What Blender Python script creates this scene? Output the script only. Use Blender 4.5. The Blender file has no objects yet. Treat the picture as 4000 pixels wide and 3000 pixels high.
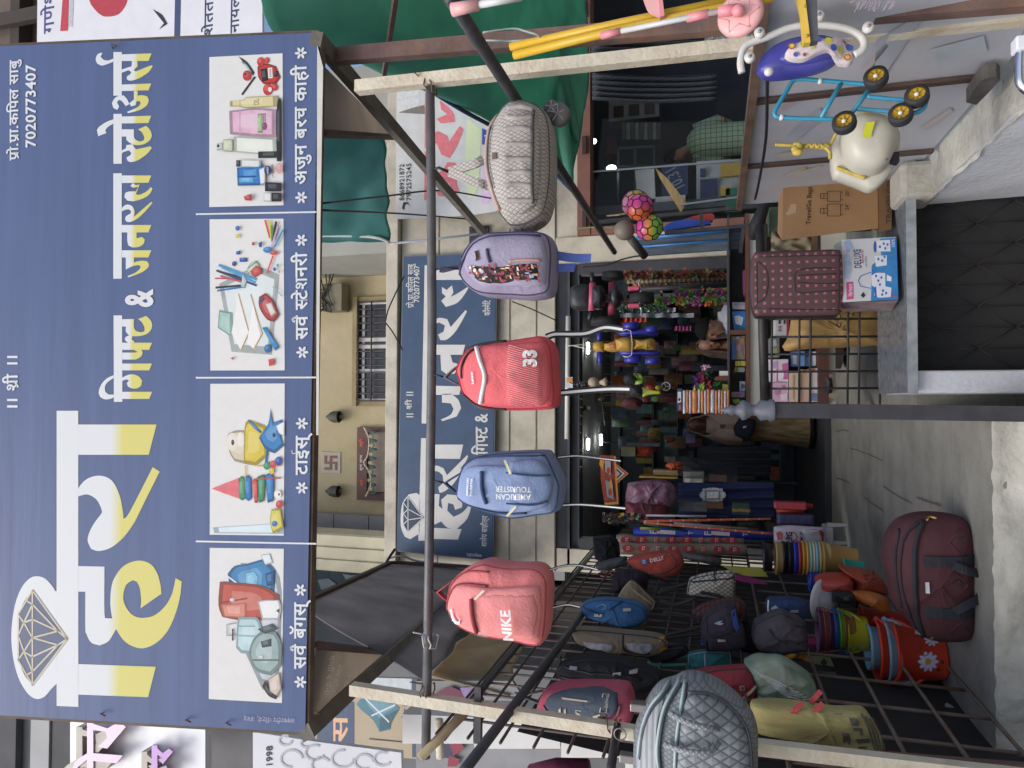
import bpy,bmesh,math,random
from mathutils import Vector,Matrix,noise
from mathutils.geometry import tessellate_polygon
random.seed(7)
SC=bpy.context.scene
COL=SC.collection
# ------------------------------------------------------------------ camera
PITCH,YAW,ROLL,CAMH,FPX=math.radians(16.0),math.radians(1.5),math.radians(0.25),1.9,2772.0
F=Vector((math.sin(YAW)*math.cos(PITCH),math.cos(YAW)*math.cos(PITCH),math.sin(PITCH)))
R0=F.cross(Vector((0,0,1))).normalized()
U0=R0.cross(F)
R=R0*math.cos(ROLL) - U0*math.sin(ROLL)
U=R.cross(F)
CAM=Vector((0,0,CAMH))
cam=bpy.data.cameras.new('camera');co=bpy.data.objects.new('camera',cam);COL.objects.link(co)
cam.sensor_fit='HORIZONTAL';cam.sensor_width=36.0;cam.lens=FPX/4000*36.0
cam.clip_start=0.05;cam.clip_end=500
# the phone was held on its side: picture "up" is the street's right hand side
mx=Matrix(((-U.x,R.x,-F.x),(-U.y,R.y,-F.y),(-U.z,R.z,-F.z))).to_4x4()
co.matrix_world=Matrix.Translation(CAM) @ mx
SC.camera=co
# ------------------------------------------------------------------ light
w=bpy.data.worlds.new("World");SC.world=w;w.use_nodes=True
nt=w.node_tree
sky=nt.nodes.new('ShaderNodeTexSky');sky.sky_type='NISHITA';sky.sun_disc=False
SUN_EL,SUN_AZ=math.radians(52),math.radians(-150)     # from behind the viewer, a little to the left
sky.sun_elevation=SUN_EL;sky.sun_rotation=math.radians(210);sky.dust_density=3.0;sky.air_density=0.8;sky.ozone_density=0.5
bg=nt.nodes['Background'];bg.inputs[1].default_value=0.15
nt.links.new(sky.outputs[0],bg.inputs[0])
sl=bpy.data.lights.new('sun','SUN');so=bpy.data.objects.new('sun',sl);COL.objects.link(so)
sl.energy=1.0;sl.angle=math.radians(32);sl.color=(1.0,0.99,0.975)
so.rotation_euler=(math.radians(38),0,math.radians(-30));so.location=(0,-10,15)
SC.view_settings.view_transform='Standard';SC.view_settings.look='None'
SC.view_settings.exposure=0.58;SC.view_settings.gamma=1.0
SC.cycles.use_denoising=True
SC.cycles.max_bounces=7;SC.cycles.diffuse_bounces=4;SC.cycles.transparent_max_bounces=12
def ray(x,y):                       # photo pixel (4000x3000, as stored) -> direction
    a=(1500 - y)/FPX;b=(x - 2000)/FPX
    return F+R*a - U*b
def P(x,y,d):                      # the point of the world at distance d behind that pixel
    r=ray(x,y);return CAM+r*(d/r.y)
def PZ(x,y,z):
    r=ray(x,y);return CAM+r*((z-CAMH)/r.z)
def PX(x,y,X):
    r=ray(x,y);return CAM+r*(X/r.x)
K=1000/1659.0
def q(i,j,zx,zy):return (i*1000+zx*K,j*1000+zy*K)
def mpp(p):return (p-CAM).dot(F)/FPX          # metres per pixel at a point
# ------------------------------------------------------------------ materials
MATS={}
def lin(c):return tuple((v/12.92 if v <= .04045 else ((v+.055)/1.055)**2.4) for v in c)
def hexc(h):return lin(tuple(int(h[i:i+2],16)/255 for i in (0,2,4)))
def m(name,col,rough=.6,var=.12,vs=6.0,bump=0.0,bs=60.0,metal=0.0,dirt=0.0,dcol='5a5348',spec=.5,alpha=1.0,emit=0.0,trans=0.0,stretch=None,tr=0.0):
    key=(name,col,rough,var,bump,metal)
    if key in MATS:return MATS[key]
    mt=bpy.data.materials.new(name);mt.use_nodes=True
    n=mt.node_tree;b=n.nodes['Principled BSDF'];L=n.links.new
    c=hexc(col)
    b.inputs['Roughness'].default_value=rough;b.inputs['Metallic'].default_value=metal
    b.inputs['Specular IOR Level'].default_value=spec
    b.inputs['Base Color'].default_value=(*c,1)
    tc=n.nodes.new('ShaderNodeTexCoord');mp=n.nodes.new('ShaderNodeMapping');L(tc.outputs['Object'],mp.inputs[0])
    if stretch:mp.inputs['Scale'].default_value=stretch
    out=None
    if var>0:
        nz=n.nodes.new('ShaderNodeTexNoise');nz.inputs['Scale'].default_value=vs;nz.inputs['Detail'].default_value=6
        L(mp.outputs[0],nz.inputs[0])
        rp=n.nodes.new('ShaderNodeValToRGB');rp.color_ramp.elements[0].position=.3;rp.color_ramp.elements[1].position=.7
        rp.color_ramp.elements[0].color=(*[v*(1-var) for v in c],1);rp.color_ramp.elements[1].color=(*[min(1,v*(1+var)) for v in c],1)
        L(nz.outputs[0],rp.inputs[0]);out=rp.outputs[0]
        if dirt>0:
            n2=n.nodes.new('ShaderNodeTexNoise');n2.inputs['Scale'].default_value=vs*.45;n2.inputs['Detail'].default_value=9;n2.inputs['Roughness'].default_value=.7
            L(mp.outputs[0],n2.inputs[0])
            r2=n.nodes.new('ShaderNodeValToRGB');r2.color_ramp.elements[0].position=.48;r2.color_ramp.elements[1].position=.68
            r2.color_ramp.elements[0].color=(0,0,0,1);r2.color_ramp.elements[1].color=(dirt,dirt,dirt,1)
            L(n2.outputs[0],r2.inputs[0])
            mi=n.nodes.new('ShaderNodeMix');mi.data_type='RGBA'
            L(r2.outputs[0],mi.inputs[0]);L(out,mi.inputs[6]);mi.inputs[7].default_value=(*hexc(dcol),1)
            out=mi.outputs[2]
        L(out,b.inputs['Base Color'])
    if bump>0:
        n3=n.nodes.new('ShaderNodeTexNoise');n3.inputs['Scale'].default_value=bs;n3.inputs['Detail'].default_value=4
        L(mp.outputs[0],n3.inputs[0])
        bp=n.nodes.new('ShaderNodeBump');bp.inputs['Strength'].default_value=bump;bp.inputs['Distance'].default_value=.01
        L(n3.outputs[0],bp.inputs['Height']);L(bp.outputs[0],b.inputs['Normal'])
    if emit>0:
        b.inputs['Emission Color'].default_value=(*c,1);b.inputs['Emission Strength'].default_value=emit
    if alpha<1:b.inputs['Alpha'].default_value=alpha
    if trans>0:b.inputs['Transmission Weight'].default_value=trans
    if tr>0:                               # thin cloth or film that lets daylight through
        tb=n.nodes.new('ShaderNodeBsdfTranslucent');ms=n.nodes.new('ShaderNodeMixShader');ms.inputs[0].default_value=tr
        if out:L(out,tb.inputs[0])
        else:tb.inputs[0].default_value=(*c,1)
        L(b.outputs[0],ms.inputs[1]);L(tb.outputs[0],ms.inputs[2]);L(ms.outputs[0],n.nodes['Material Output'].inputs[0])
    MATS[key]=mt
    return mt
def pattern(name,kind,c1,c2,scale,rough=.7,bump=.3,mapping=None,width=.12,var=.15,rot=0,coord='Object'):
    """woven or printed pattern: 'check','diamond','brick','stripe','dots'; coordinates are the part's own."""
    if name in MATS:return MATS[name]
    mt=bpy.data.materials.new(name);mt.use_nodes=True
    n=mt.node_tree;b=n.nodes['Principled BSDF'];L=n.links.new
    b.inputs['Roughness'].default_value=rough
    tc=n.nodes.new('ShaderNodeTexCoord');mp=n.nodes.new('ShaderNodeMapping');L(tc.outputs[coord],mp.inputs[0])
    mp.inputs['Rotation'].default_value=(0,math.radians(rot),0) if coord=='Object' else (0,0,math.radians(rot))
    sx=n.nodes.new('ShaderNodeSeparateXYZ');L(mp.outputs[0],sx.inputs[0])
    def mth(op,a,bb=None,c=None):
        k=n.nodes.new('ShaderNodeMath');k.operation=op
        for i,v in enumerate((a,bb,c)):
            if v is None:continue
            if isinstance(v,(int,float)):k.inputs[i].default_value=v
            else:L(v,k.inputs[i])
        return k.outputs[0]
    X,Z=sx.outputs[0],sx.outputs[2] if coord=='Object' else sx.outputs[1]
    s1,s2=scale if isinstance(scale,tuple) else (scale,scale)
    if kind=='diamond':
        A=mth('ADD',mth('MULTIPLY',X,s1),mth('MULTIPLY',Z,s2));B=mth('SUBTRACT',mth('MULTIPLY',X,s1),mth('MULTIPLY',Z,s2))
    else:A=mth('MULTIPLY',X,s1);B=mth('MULTIPLY',Z,s2)
    ta=mth('ABSOLUTE',mth('SUBTRACT',mth('FRACT',A),.5));tb=mth('ABSOLUTE',mth('SUBTRACT',mth('FRACT',B),.5))
    if kind=='stripe':h=tb
    elif kind=='dots':h=mth('MAXIMUM',ta,tb)
    else:h=mth('MINIMUM',ta,tb)
    msk=mth('LESS_THAN',h,width)
    nz=n.nodes.new('ShaderNodeTexNoise');nz.inputs['Scale'].default_value=14;nz.inputs['Detail'].default_value=5;L(tc.outputs['Object'],nz.inputs[0])
    mi=n.nodes.new('ShaderNodeMix');mi.data_type='RGBA';L(msk,mi.inputs[0])
    mi.inputs[6].default_value=(*hexc(c1),1);mi.inputs[7].default_value=(*hexc(c2),1)
    hs=n.nodes.new('ShaderNodeHueSaturation');L(mi.outputs[2],hs.inputs['Color']);L(mth('MULTIPLY_ADD',nz.outputs[0],2*var,1-var),hs.inputs['Value'])
    L(hs.outputs[0],b.inputs['Base Color'])
    if bump:
        bp=n.nodes.new('ShaderNodeBump');bp.inputs['Strength'].default_value=bump;bp.inputs['Distance'].default_value=.008
        L(h,bp.inputs['Height']);L(bp.outputs[0],b.inputs['Normal'])
    MATS[name]=mt
    return mt
def split_mat(name,c1,c2,axis,at,soft,rough=.45):
    mt=bpy.data.materials.new(name);mt.use_nodes=True;n=mt.node_tree;b=n.nodes['Principled BSDF'];L=n.links.new
    b.inputs['Roughness'].default_value=rough
    tc=n.nodes.new('ShaderNodeTexCoord');sx=n.nodes.new('ShaderNodeSeparateXYZ');L(tc.outputs['Object'],sx.inputs[0])
    mr=n.nodes.new('ShaderNodeMapRange');mr.inputs[1].default_value=at-soft;mr.inputs[2].default_value=at+soft
    L(sx.outputs[axis],mr.inputs[0])
    mi=n.nodes.new('ShaderNodeMix');mi.data_type='RGBA';L(mr.outputs[0],mi.inputs[0])
    mi.inputs[6].default_value=(*hexc(c2),1);mi.inputs[7].default_value=(*hexc(c1),1);L(mi.outputs[2],b.inputs['Base Color'])
    return mt
# ------------------------------------------------------------------ things
WLOC={}
def thing(name,loc,label,cat,group=None):
    o=bpy.data.objects.new(name,None);o.empty_display_size=.05;COL.objects.link(o);o.location=loc
    o['label']=label;o['category']=cat
    if group:o['group']=group
    WLOC[o]=Vector(loc);return o
def tag(o,label,cat,group=None):
    o['label']=label;o['category']=cat
    if group:o['group']=group
    return o
class MB:
    def __init__(s):s.v=[];s.f=[];s.fm=[];s.xf=None;s.cur=0;s.smooth=[]
    def mi(s,i):s.cur=i;return s
    def add(s,vs,fs,smooth=False):
        k=len(s.v)
        s.v += [(s.xf @ Vector(p)) if s.xf else Vector(p) for p in vs]
        for f in fs:s.f.append([k+i for i in f]);s.fm.append(s.cur);s.smooth.append(smooth)
        return s
    def box(s,lo,hi,bev=0.0):
        lo,hi=[min(a,b) for a,b in zip(lo,hi)],[max(a,b) for a,b in zip(lo,hi)]
        if bev <= 0:
            x0,y0,z0=lo;x1,y1,z1=hi
            return s.add([(x0,y0,z0),(x1,y0,z0),(x1,y1,z0),(x0,y1,z0),(x0,y0,z1),(x1,y0,z1),(x1,y1,z1),(x0,y1,z1)],
                         [(0,3,2,1),(4,5,6,7),(0,1,5,4),(1,2,6,5),(2,3,7,6),(3,0,4,7)])
        bm=bmesh.new();bmesh.ops.create_cube(bm,size=1)
        for v in bm.verts:v.co=Vector([(l+h)/2+c*(h-l) for l,h,c in zip(lo,hi,v.co)])
        bmesh.ops.bevel(bm,geom=bm.edges[:],offset=min(bev,.49*min(h-l for l,h in zip(lo,hi))),segments=2,affect='EDGES',profile=.5)
        bm.verts.index_update();s.add([v.co.copy() for v in bm.verts],[[v.index for v in f.verts] for f in bm.faces]);bm.free();return s
    def beam(s,a,b,wd,ht,up=(0,0,1)):      # square bar from a to b
        a,b=Vector(a),Vector(b);d=(b-a).normalized();r=d.cross(Vector(up))
        if r.length<1e-4:r=d.cross(Vector((0,1,0)))
        r.normalize();t=r.cross(d)
        vs=[p+r*sx*wd/2+t*sy*ht/2 for p in (a,b) for sx,sy in ((-1,-1),(1,-1),(1,1),(-1,1))]
        return s.add(vs,[(0,1,2,3),(7,6,5,4),(0,4,5,1),(1,5,6,2),(2,6,7,3),(3,7,4,0)])
    def tube(s,pts,r,n=8,closed=False,cap=True,flat=None):
        pts=[Vector(p) for p in pts];N=len(pts);rr=r if isinstance(r,(list,tuple)) else [r]*N
        vs=[];prev=None
        for i,p in enumerate(pts):
            if closed:d=pts[(i+1) % N]-pts[i-1]
            else:d=pts[min(i+1,N-1)]-pts[max(i-1,0)]
            d=d.normalized() if d.length>1e-9 else Vector((0,0,1))
            if prev is None:
                a=d.cross(Vector((0,0,1)))
                if a.length<.1:a=d.cross(Vector((0,1,0)))
            else:
                a=prev - d*prev.dot(d)
                if a.length<1e-6:a=d.orthogonal()
            a.normalize();prev=a;b=d.cross(a)
            for k in range(n):
                t=2*math.pi*k/n;vs.append(p+(a*math.cos(t)+b*math.sin(t))*rr[i])
        fs=[]
        for i in range(N if closed else N-1):
            j=(i+1) % N
            for k in range(n):fs.append((i*n+k,i*n+(k+1) % n,j*n+(k+1) % n,j*n+k))
        if cap and not closed:fs += [tuple(range(n-1,-1,-1)),tuple((N-1)*n+k for k in range(n))]
        return s.add(vs,fs,True)
    def strap(s,pts,wd,th,side):               # flat webbing; side = width direction
        pts=[Vector(p) for p in pts];side=Vector(side).normalized();vs=[];N=len(pts)
        for i,p in enumerate(pts):
            d=(pts[min(i+1,N-1)]-pts[max(i-1,0)]).normalized();sd=(side - d*side.dot(d)).normalized();nn=d.cross(sd)
            vs += [p+sd*wd/2+nn*th/2,p-sd*wd/2+nn*th/2,p-sd*wd/2-nn*th/2,p+sd*wd/2-nn*th/2]
        fs=[]
        for i in range(N-1):
            for k in range(4):fs.append((i*4+k,i*4+(k+1) % 4,i*4+4+(k+1) % 4,i*4+4+k))
        fs += [(3,2,1,0),tuple((N-1)*4+k for k in range(4))]
        return s.add(vs,fs)
    def lathe(s,prof,n=24,c=(0,0,0),ax=None):   # profile (r,h) about z; ax = matrix
        M=ax or Matrix.Identity(3);c=Vector(c);vs=[]
        for r,h in prof:
            for k in range(n):t=2*math.pi*k/n;vs.append(c+M @ Vector((r*math.cos(t),r*math.sin(t),h)))
        fs=[]
        for i in range(len(prof)-1):
            for k in range(n):fs.append((i*n+k,i*n+(k+1) % n,(i+1)*n+(k+1) % n,(i+1)*n+k))
        return s.add(vs,fs,True)
    def ball(s,c,r,n=16,sq=(1,1,1)):
        pr=[(max(1e-4,r*math.sin(math.pi*i/(n//2))),-r*math.cos(math.pi*i/(n//2))) for i in range(n//2+1)]
        c=Vector(c);vs=[]
        for a,h in pr:
            for k in range(n):t=2*math.pi*k/n;vs.append(c+Vector((a*math.cos(t)*sq[0],a*math.sin(t)*sq[1],h*sq[2])))
        fs=[(i*n+k,i*n+(k+1) % n,(i+1)*n+(k+1) % n,(i+1)*n+k) for i in range(len(pr)-1) for k in range(n)]
        return s.add(vs,fs,True)
    def grid(s,fn,nu,nv,th=None,smooth=True):
        vs=[fn(i/nu,j/nv) for i in range(nu+1) for j in range(nv+1)]
        fs=[(i*(nv+1)+j,(i+1)*(nv+1)+j,(i+1)*(nv+1)+j+1,i*(nv+1)+j+1) for i in range(nu) for j in range(nv)]
        return s.add(vs,fs,smooth)
    def poly(s,pts,th=None):                     # flat outline; th = thickness vector
        pts=[Vector(p) for p in pts];n=len(pts)
        tri=tessellate_polygon([pts])
        if th is None:return s.add(pts,tri)
        th=Vector(th);vs=pts+[p+th for p in pts]
        fs=list(tri)+[tuple(n+i for i in reversed(t)) for t in tri]+[(i,(i+1) % n,n+(i+1) % n,n+i) for i in range(n)]
        return s.add(vs,fs)
    def quad(s,a,b,c,d,th=None):return s.poly([a,b,c,d],th)
    def build(s,name,mats,parent=None,label=None,solid=0,sub=0,struct=False,fixn=True,orig=None):
        me=bpy.data.meshes.new(name)
        if not isinstance(mats,(list,tuple)):mats=[mats]
        base=WLOC[parent] if parent else Vector((0,0,0))
        if orig is None:orig=base if parent else (sum(s.v,Vector())/max(1,len(s.v)))
        orig=Vector(orig)
        me.from_pydata([tuple(p-orig) for p in s.v],[],s.f)
        for a in mats:me.materials.append(a)
        me.polygons.foreach_set('material_index',s.fm);me.polygons.foreach_set('use_smooth',s.smooth)
        if fixn:
            bm=bmesh.new();bm.from_mesh(me);bmesh.ops.recalc_face_normals(bm,faces=bm.faces[:]);bm.to_mesh(me);bm.free()
        me.validate();me.update()
        o=bpy.data.objects.new(name,me);COL.objects.link(o)
        WLOC[o]=orig
        if parent:o.parent=parent;o.location=orig-base
        else:o.location=orig
        if label:o['label']=label
        if struct:o['kind']='structure'
        if solid:md=o.modifiers.new('t','SOLIDIFY');md.thickness=solid;md.offset=0
        if sub:md=o.modifiers.new('s','SUBSURF');md.levels=sub;md.render_levels=sub
        return o
def part(name,mats,parent,fn,**kw):b=MB();fn(b);return b.build(name,mats,parent,**kw)
def crom(pts,n=4,closed=False):                # smooth curve through points
    pts=[Vector(p) for p in pts];N=len(pts);out=[]
    for i in range(N if closed else N-1):
        g=(lambda k:pts[k % N]) if closed else (lambda k:pts[max(0,min(N-1,k))])
        p0,p1,p2,p3=g(i-1),g(i),g(i+1),g(i+2)
        for k in range(n):
            t=k/n;out.append(.5*((2*p1)+(p2-p0)*t+(2*p0-5*p1+4*p2-p3)*t*t+(3*p1-p0-3*p2+p3)*t**3))
    if not closed:out.append(pts[-1])
    return out
def softpoly(pts,n=4,ang=42):                  # outline: smooth except at true corners
    pts=[Vector((p[0],p[1],0)) for p in pts];N=len(pts);out=[]
    def corner(i):
        a,b=pts[i]-pts[i-1],pts[(i+1) % N]-pts[i]
        if a.length<1e-6 or b.length<1e-6:return True
        return a.angle(b)>math.radians(ang)
    cs=[corner(i) for i in range(N)]
    for i in range(N):
        j=(i+1) % N;p1,p2=pts[i],pts[j]
        if cs[i] and cs[j]:out.append(p1);continue
        p0=p1+(p1-p2)*.5 if cs[i] else pts[i-1];p3=p2+(p2-p1)*.5 if cs[j] else pts[(j+1) % N]
        for k in range(n):
            t=k/n;out.append(.5*((2*p1)+(p2-p0)*t+(2*p0-5*p1+4*p2-p3)*t*t+(3*p1-p0-3*p2+p3)*t**3))
    return [(p.x,p.y) for p in out]
def ell(cx,cy,rx,ry,n=18,a0=0,a1=360):return [(cx+rx*math.cos(math.radians(a0+(a1-a0)*k/n)),cy+ry*math.sin(math.radians(a0+(a1-a0)*k/n))) for k in range(n if a1-a0 >= 360 else n+1)]
# ------------------------------------------------------------------ lettering
GL={}
def glyph(ch,offset=0.0):
    key=(ch,offset)
    if key in GL:return GL[key]
    c=bpy.data.curves.new('t','FONT');c.body=ch;c.resolution_u=3;c.offset=offset;o=bpy.data.objects.new('t',c);COL.objects.link(o)
    dg=bpy.context.evaluated_depsgraph_get();ev=o.evaluated_get(dg);me=ev.to_mesh()
    vs=[(v.co.x,v.co.y) for v in me.vertices];fs=[tuple(p.vertices) for p in me.polygons]
    ev.to_mesh_clear();bpy.data.objects.remove(o);bpy.data.curves.remove(c)
    w=max((v[0] for v in vs),default=.3)
    def area():return sum(abs(sum(vs[f[k]][0]*vs[f[k-1]][1]-vs[f[k-1]][0]*vs[f[k]][1] for k in range(len(f)))) for f in fs)
    if offset>0:
        v0,f0,w0=glyph(ch,0.0);a1=area();va,fa=vs,fs;vs,fs=v0,f0;a0=area();vs,fs=va,fa
        if a1<a0*1.02:vs,fs,w=(v0,f0,w0) if offset<.006 else glyph(ch,offset*.5)
    if ch=='ि':w=.259
    GL[key]=(vs,fs,w);return GL[key]
def clip_right(vs,fs,x):                        # half letter: without its right-hand bar
    out=[]
    for f in fs:
        poly=[vs[i] for i in f];res=[]
        for a,b in zip(poly,poly[1:]+poly[:1]):
            ia,ib=a[0] <= x,b[0] <= x
            if ia:res.append(a)
            if ia != ib:t=(x-a[0])/(b[0]-a[0]);res.append((x,a[1]+t*(b[1]-a[1])))
        if len(res)>2:out.append(res)
    nv,nf=[],[]
    for p in out:nf.append(tuple(range(len(nv),len(nv)+len(p))));nv += p
    return nv,nf
def text2d(s,bold=0.012,track=0.0):
    """tokens: plain characters; '{X}' = half form of X; '^' = reph over the last letter; '~' = r-stroke at the last letter's foot; '*' = flower"""
    V,Fc=[],[];x=0.0;i=0;lastw=0.0
    def put(vs,fs,dx):
        k=len(V);V.extend((a+dx,b) for a,b in vs);Fc.extend(tuple(k+j for j in f) for f in fs)
    def rib(pts,wd):
        for (a,b),(c,d) in zip(pts,pts[1:]):
            L=math.hypot(c-a,d-b) or 1;nx,ny=-(d-b)/L*wd/2,(c-a)/L*wd/2;ex,ey=(c-a)/L*wd*.3,(d-b)/L*wd*.3
            put([(a+nx-ex,b+ny-ey),(a-nx-ex,b-ny-ey),(c-nx+ex,d-ny+ey),(c+nx+ex,d+ny+ey)],[(0,1,2,3)],0)
    th=.075+2*bold
    while i<len(s):
        ch=s[i]
        if ch==' ':x += .3;i += 1;continue
        if ch=='{':
            g=s[i+1];vs,fs,w_=glyph(g,bold);cut=w_-.19;nv,nf=clip_right(vs,fs,cut);put(nv,nf,x);x += cut;lastw=cut;i += 3;continue
        if ch=='^':
            rib([(x-.13,.62),(x-.13,.72),(x-.2,.82),(x-.3,.8),(x-.33,.72)],th);i += 1;continue
        if ch=='~':rib([(x-.15,.16),(x-.45,-.02)],th);i += 1;continue
        if ch=='*':
            for k in range(6):
                a=math.radians(60*k+30);cx,cy=x+.35+.2*math.cos(a),.3+.2*math.sin(a)
                pts=[(cx+.15*math.cos(t)*math.cos(a)-.075*math.sin(t)*math.sin(a),cy+.15*math.cos(t)*math.sin(a)+.075*math.sin(t)*math.cos(a)) for t in [2*math.pi*j/8 for j in range(8)]]
                put(pts,[tuple(range(8))],0)
            x += .75;i += 1;continue
        j=i+1
        while j<len(s) and (0x900 <= ord(s[j]) <= 0x903 or 0x93a <= ord(s[j]) <= 0x94d and s[j] not in 'ािीोौ'):j += 1
        base=s[i];tail=s[i+1:j]
        vs,fs,w_=glyph(base,bold)
        if tail:
            w0=w_;vs,fs,_=glyph(s[i:j],bold);w_=w0
        put(vs,fs,x);adv=w_ if ord(base)>0x900 else glyph(base+'|',0)[2]-.17
        if base in '.,|':adv=.24
        x += adv+track+(0 if ord(base)>0x900 else .03);lastw=adv;i=j
    xs=[v[0] for v in V];return V,Fc,min(xs),max(xs)
def put_text(mb,s,fn,width=1.0,height=None,bold=.012):
    """fn(a,b): a in 0..width along the line, b up -> 3D; scaled so that the line is `width` long"""
    V,Fc,x0,x1=text2d(s,bold);k=width/(x1-x0);kh=height if height else k
    mb.add([fn((a-x0)*k,b*kh) for a,b in V],Fc)
class Plane:
    def __init__(s,p,n,ref=None):s.p=Vector(p);s.n=Vector(n).normalized()      # n faces the viewer
    def at(s,x,y,off=0.0):
        r=ray(x,y);p=s.p+s.n*off
        return CAM+r*((p-CAM).dot(s.n)/r.dot(s.n))
    def poly(s,mb,pts,off=.002,soft=False,z=None):
        if z:pts=[q(z[0],z[1],*p) for p in pts]
        if soft:pts=softpoly(pts,soft if isinstance(soft,int) and soft>1 else 4)
        mb.poly([s.at(x,y,off) for x,y in pts]);return mb
    def line(s,mb,a,b,wd,off=.003):
        a,b=s.at(*a,off),s.at(*b,off);d=(b-a).normalized();t=d.cross(s.n)*wd/2
        mb.quad(a+t-d*wd*.3,a-t-d*wd*.3,b-t+d*wd*.3,b+t+d*wd*.3);return mb
    def text(s,mb,st,a,b,off=.003,hpx=None,bold=.012):
        """baseline from photo pixel a to photo pixel b"""
        A,B=s.at(*a,off),s.at(*b,off);d=(B-A);L=d.length;d.normalize();up=s.n.cross(d)
        kh=hpx*mpp(A)/.62 if hpx else None
        put_text(mb,st,lambda x,y:A+d*x+up*y,L,kh,bold)
# ================================================================== the setting
def st(name,mats,fn):b=MB();fn(b);return b.build(name,mats,None,struct=True,orig=(0,0,0))
def solo(name,mats,label,cat,fn,group=None,orig=None):
    b=MB();fn(b);return tag(b.build(name,mats,None,orig=orig),label,cat,group)
CONC=m('concrete','8f8f88',.9,.2,3,.5,40,dirt=.5,dcol='5d5a52')
CONC2=m('worn_concrete','b8b7ac',.95,.2,4,1.0,25,dirt=.65,dcol='7a776d')
st('street',m('dusty_asphalt','77736b',.95,.2,2,.5,60),lambda b:b.box((-60,-60,-.3),(60,40,0)))
# shop floor: stone slabs, dark joints are real gaps
def fl(b):
    ys=[4.0]+[PZ(x,1700,.6).y for x in (3717,3567,3449,3386,3316)]+[9.1];r=random.Random(3)
    for a,c in zip(ys,ys[1:]):
        h=r.uniform(-.002,.002)
        if c <= 5.4 or a >= 5.4:b.box((-1.7,a+.003,.45),(-.055 if c <= 5.4 else 2.6,c-.003,.6+h))
        else:b.box((-1.7,a+.003,.45),(-.055,c-.003,.6+h));b.box((-.052,5.41,.45),(2.6,c-.003,.6+h))
def crk(b):
    for pts in (((440,1140),(480,1128),(525,1135)),((530,1245),(580,1258),(620,1275),(665,1290),(740,1326)),((440,1438),(490,1452),(528,1472)),((745,1490),(800,1530),(850,1560),(930,1602)),((965,1565),(1040,1590),(1120,1615)),((620,1560),(670,1600),(745,1650))):
        ps=crom([PZ(*q(3,1,*p_),.6045) for p_ in pts],5);L=[];Rr=[]
        for k,p_ in enumerate(ps):
            w_=.012+.028*abs(noise.noise((k*1.7,p_.x*9,0)));L.append(p_+Vector((w_*.4,w_,0)));Rr.append(p_-Vector((w_*.4,w_,0)))
        for k in range(len(ps)-1):b.add([L[k],L[k+1],Rr[k+1],Rr[k]],[(0,1,2,3)])
st('floor_crack',m('crack_dirt','63625a',.95,.3,30),crk)
st('shop_floor',m('grey_stone','8b8a82',.8,.12,5,.4,60,dirt=.45,dcol='4a4943'),fl)
st('floor_base',CONC,lambda b:(b.box((-1.7,4.05,0),(-.06,5.4,.59)),b.box((-1.7,5.4,0),(2.7,13.0,.588))))
def lip(b):
    b.grid(lambda u,v:(-1.72+1.665*u,3.997-.10*v+.03*noise.noise((u*7,v*4,0))*min(1,v*6)+.012*noise.noise((u*30,v*17,0)),.6-.6*v+(.01*noise.noise((u*25,0,5)) if v==0 else 0)),80,30)
st('step_edge',CONC2,lip)
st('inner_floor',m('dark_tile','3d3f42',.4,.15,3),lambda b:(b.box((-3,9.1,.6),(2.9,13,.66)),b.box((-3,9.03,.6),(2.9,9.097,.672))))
# sunken recess right of the floor, its white flank wall carries the partition
WHITE=m('whitewash','d3d8de',.9,.1,3,.5,30,dirt=.25,dcol='a7a79f')
z0=.7
pi0,pi1=PZ(4000,404,z0),PZ(3651,747,z0)
XI=(pi0.x+pi1.x)/2
XP=(PZ(3964,241,z0).x+PZ(3657,594,z0).x)/2
def fw(b):
    n=40
    b.grid(lambda u,v:(XI+.03*v+.012*noise.noise((u*14,v*2,1)),1.5+3.35*u,z0-.0-z0*v),n,8)
    b.grid(lambda u,v:(XI+.9*v+(.012*noise.noise((u*14,0,1)) if v==0 else 0),1.5+3.35*u,z0+.012*noise.noise((u*20,v*9,4))),n,16)
solo('flank_wall',[WHITE],'whitewashed low wall running back from the street beside the dark mesh','wall',lambda b:b.grid(lambda u,v:(XI+.02*v+.01*noise.noise((u*14,v*3,1)),1.2+3.62*u,z0-.002-z0*v),50,8).mi(0),orig=(0,0,0))
solo('wall_coping',CONC2,'rough concrete top of the whitewashed low wall','coping',lambda b:b.grid(lambda u,v:(XI-.012+.95*v+(.014*noise.noise((u*18,0,1)) if v==0 else 0),1.2+3.62*u,z0+.02*noise.noise((u*26,v*12,4))-(.02 if v==0 else 0)),90,20),orig=(0,0,0))
solo('coping_block',CONC2,'square whitish concrete block standing at the inner end of the rough coping','block',lambda b:b.box((XI-.02,4.55,.66),(XI+.2,4.85,.86),.03))
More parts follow.
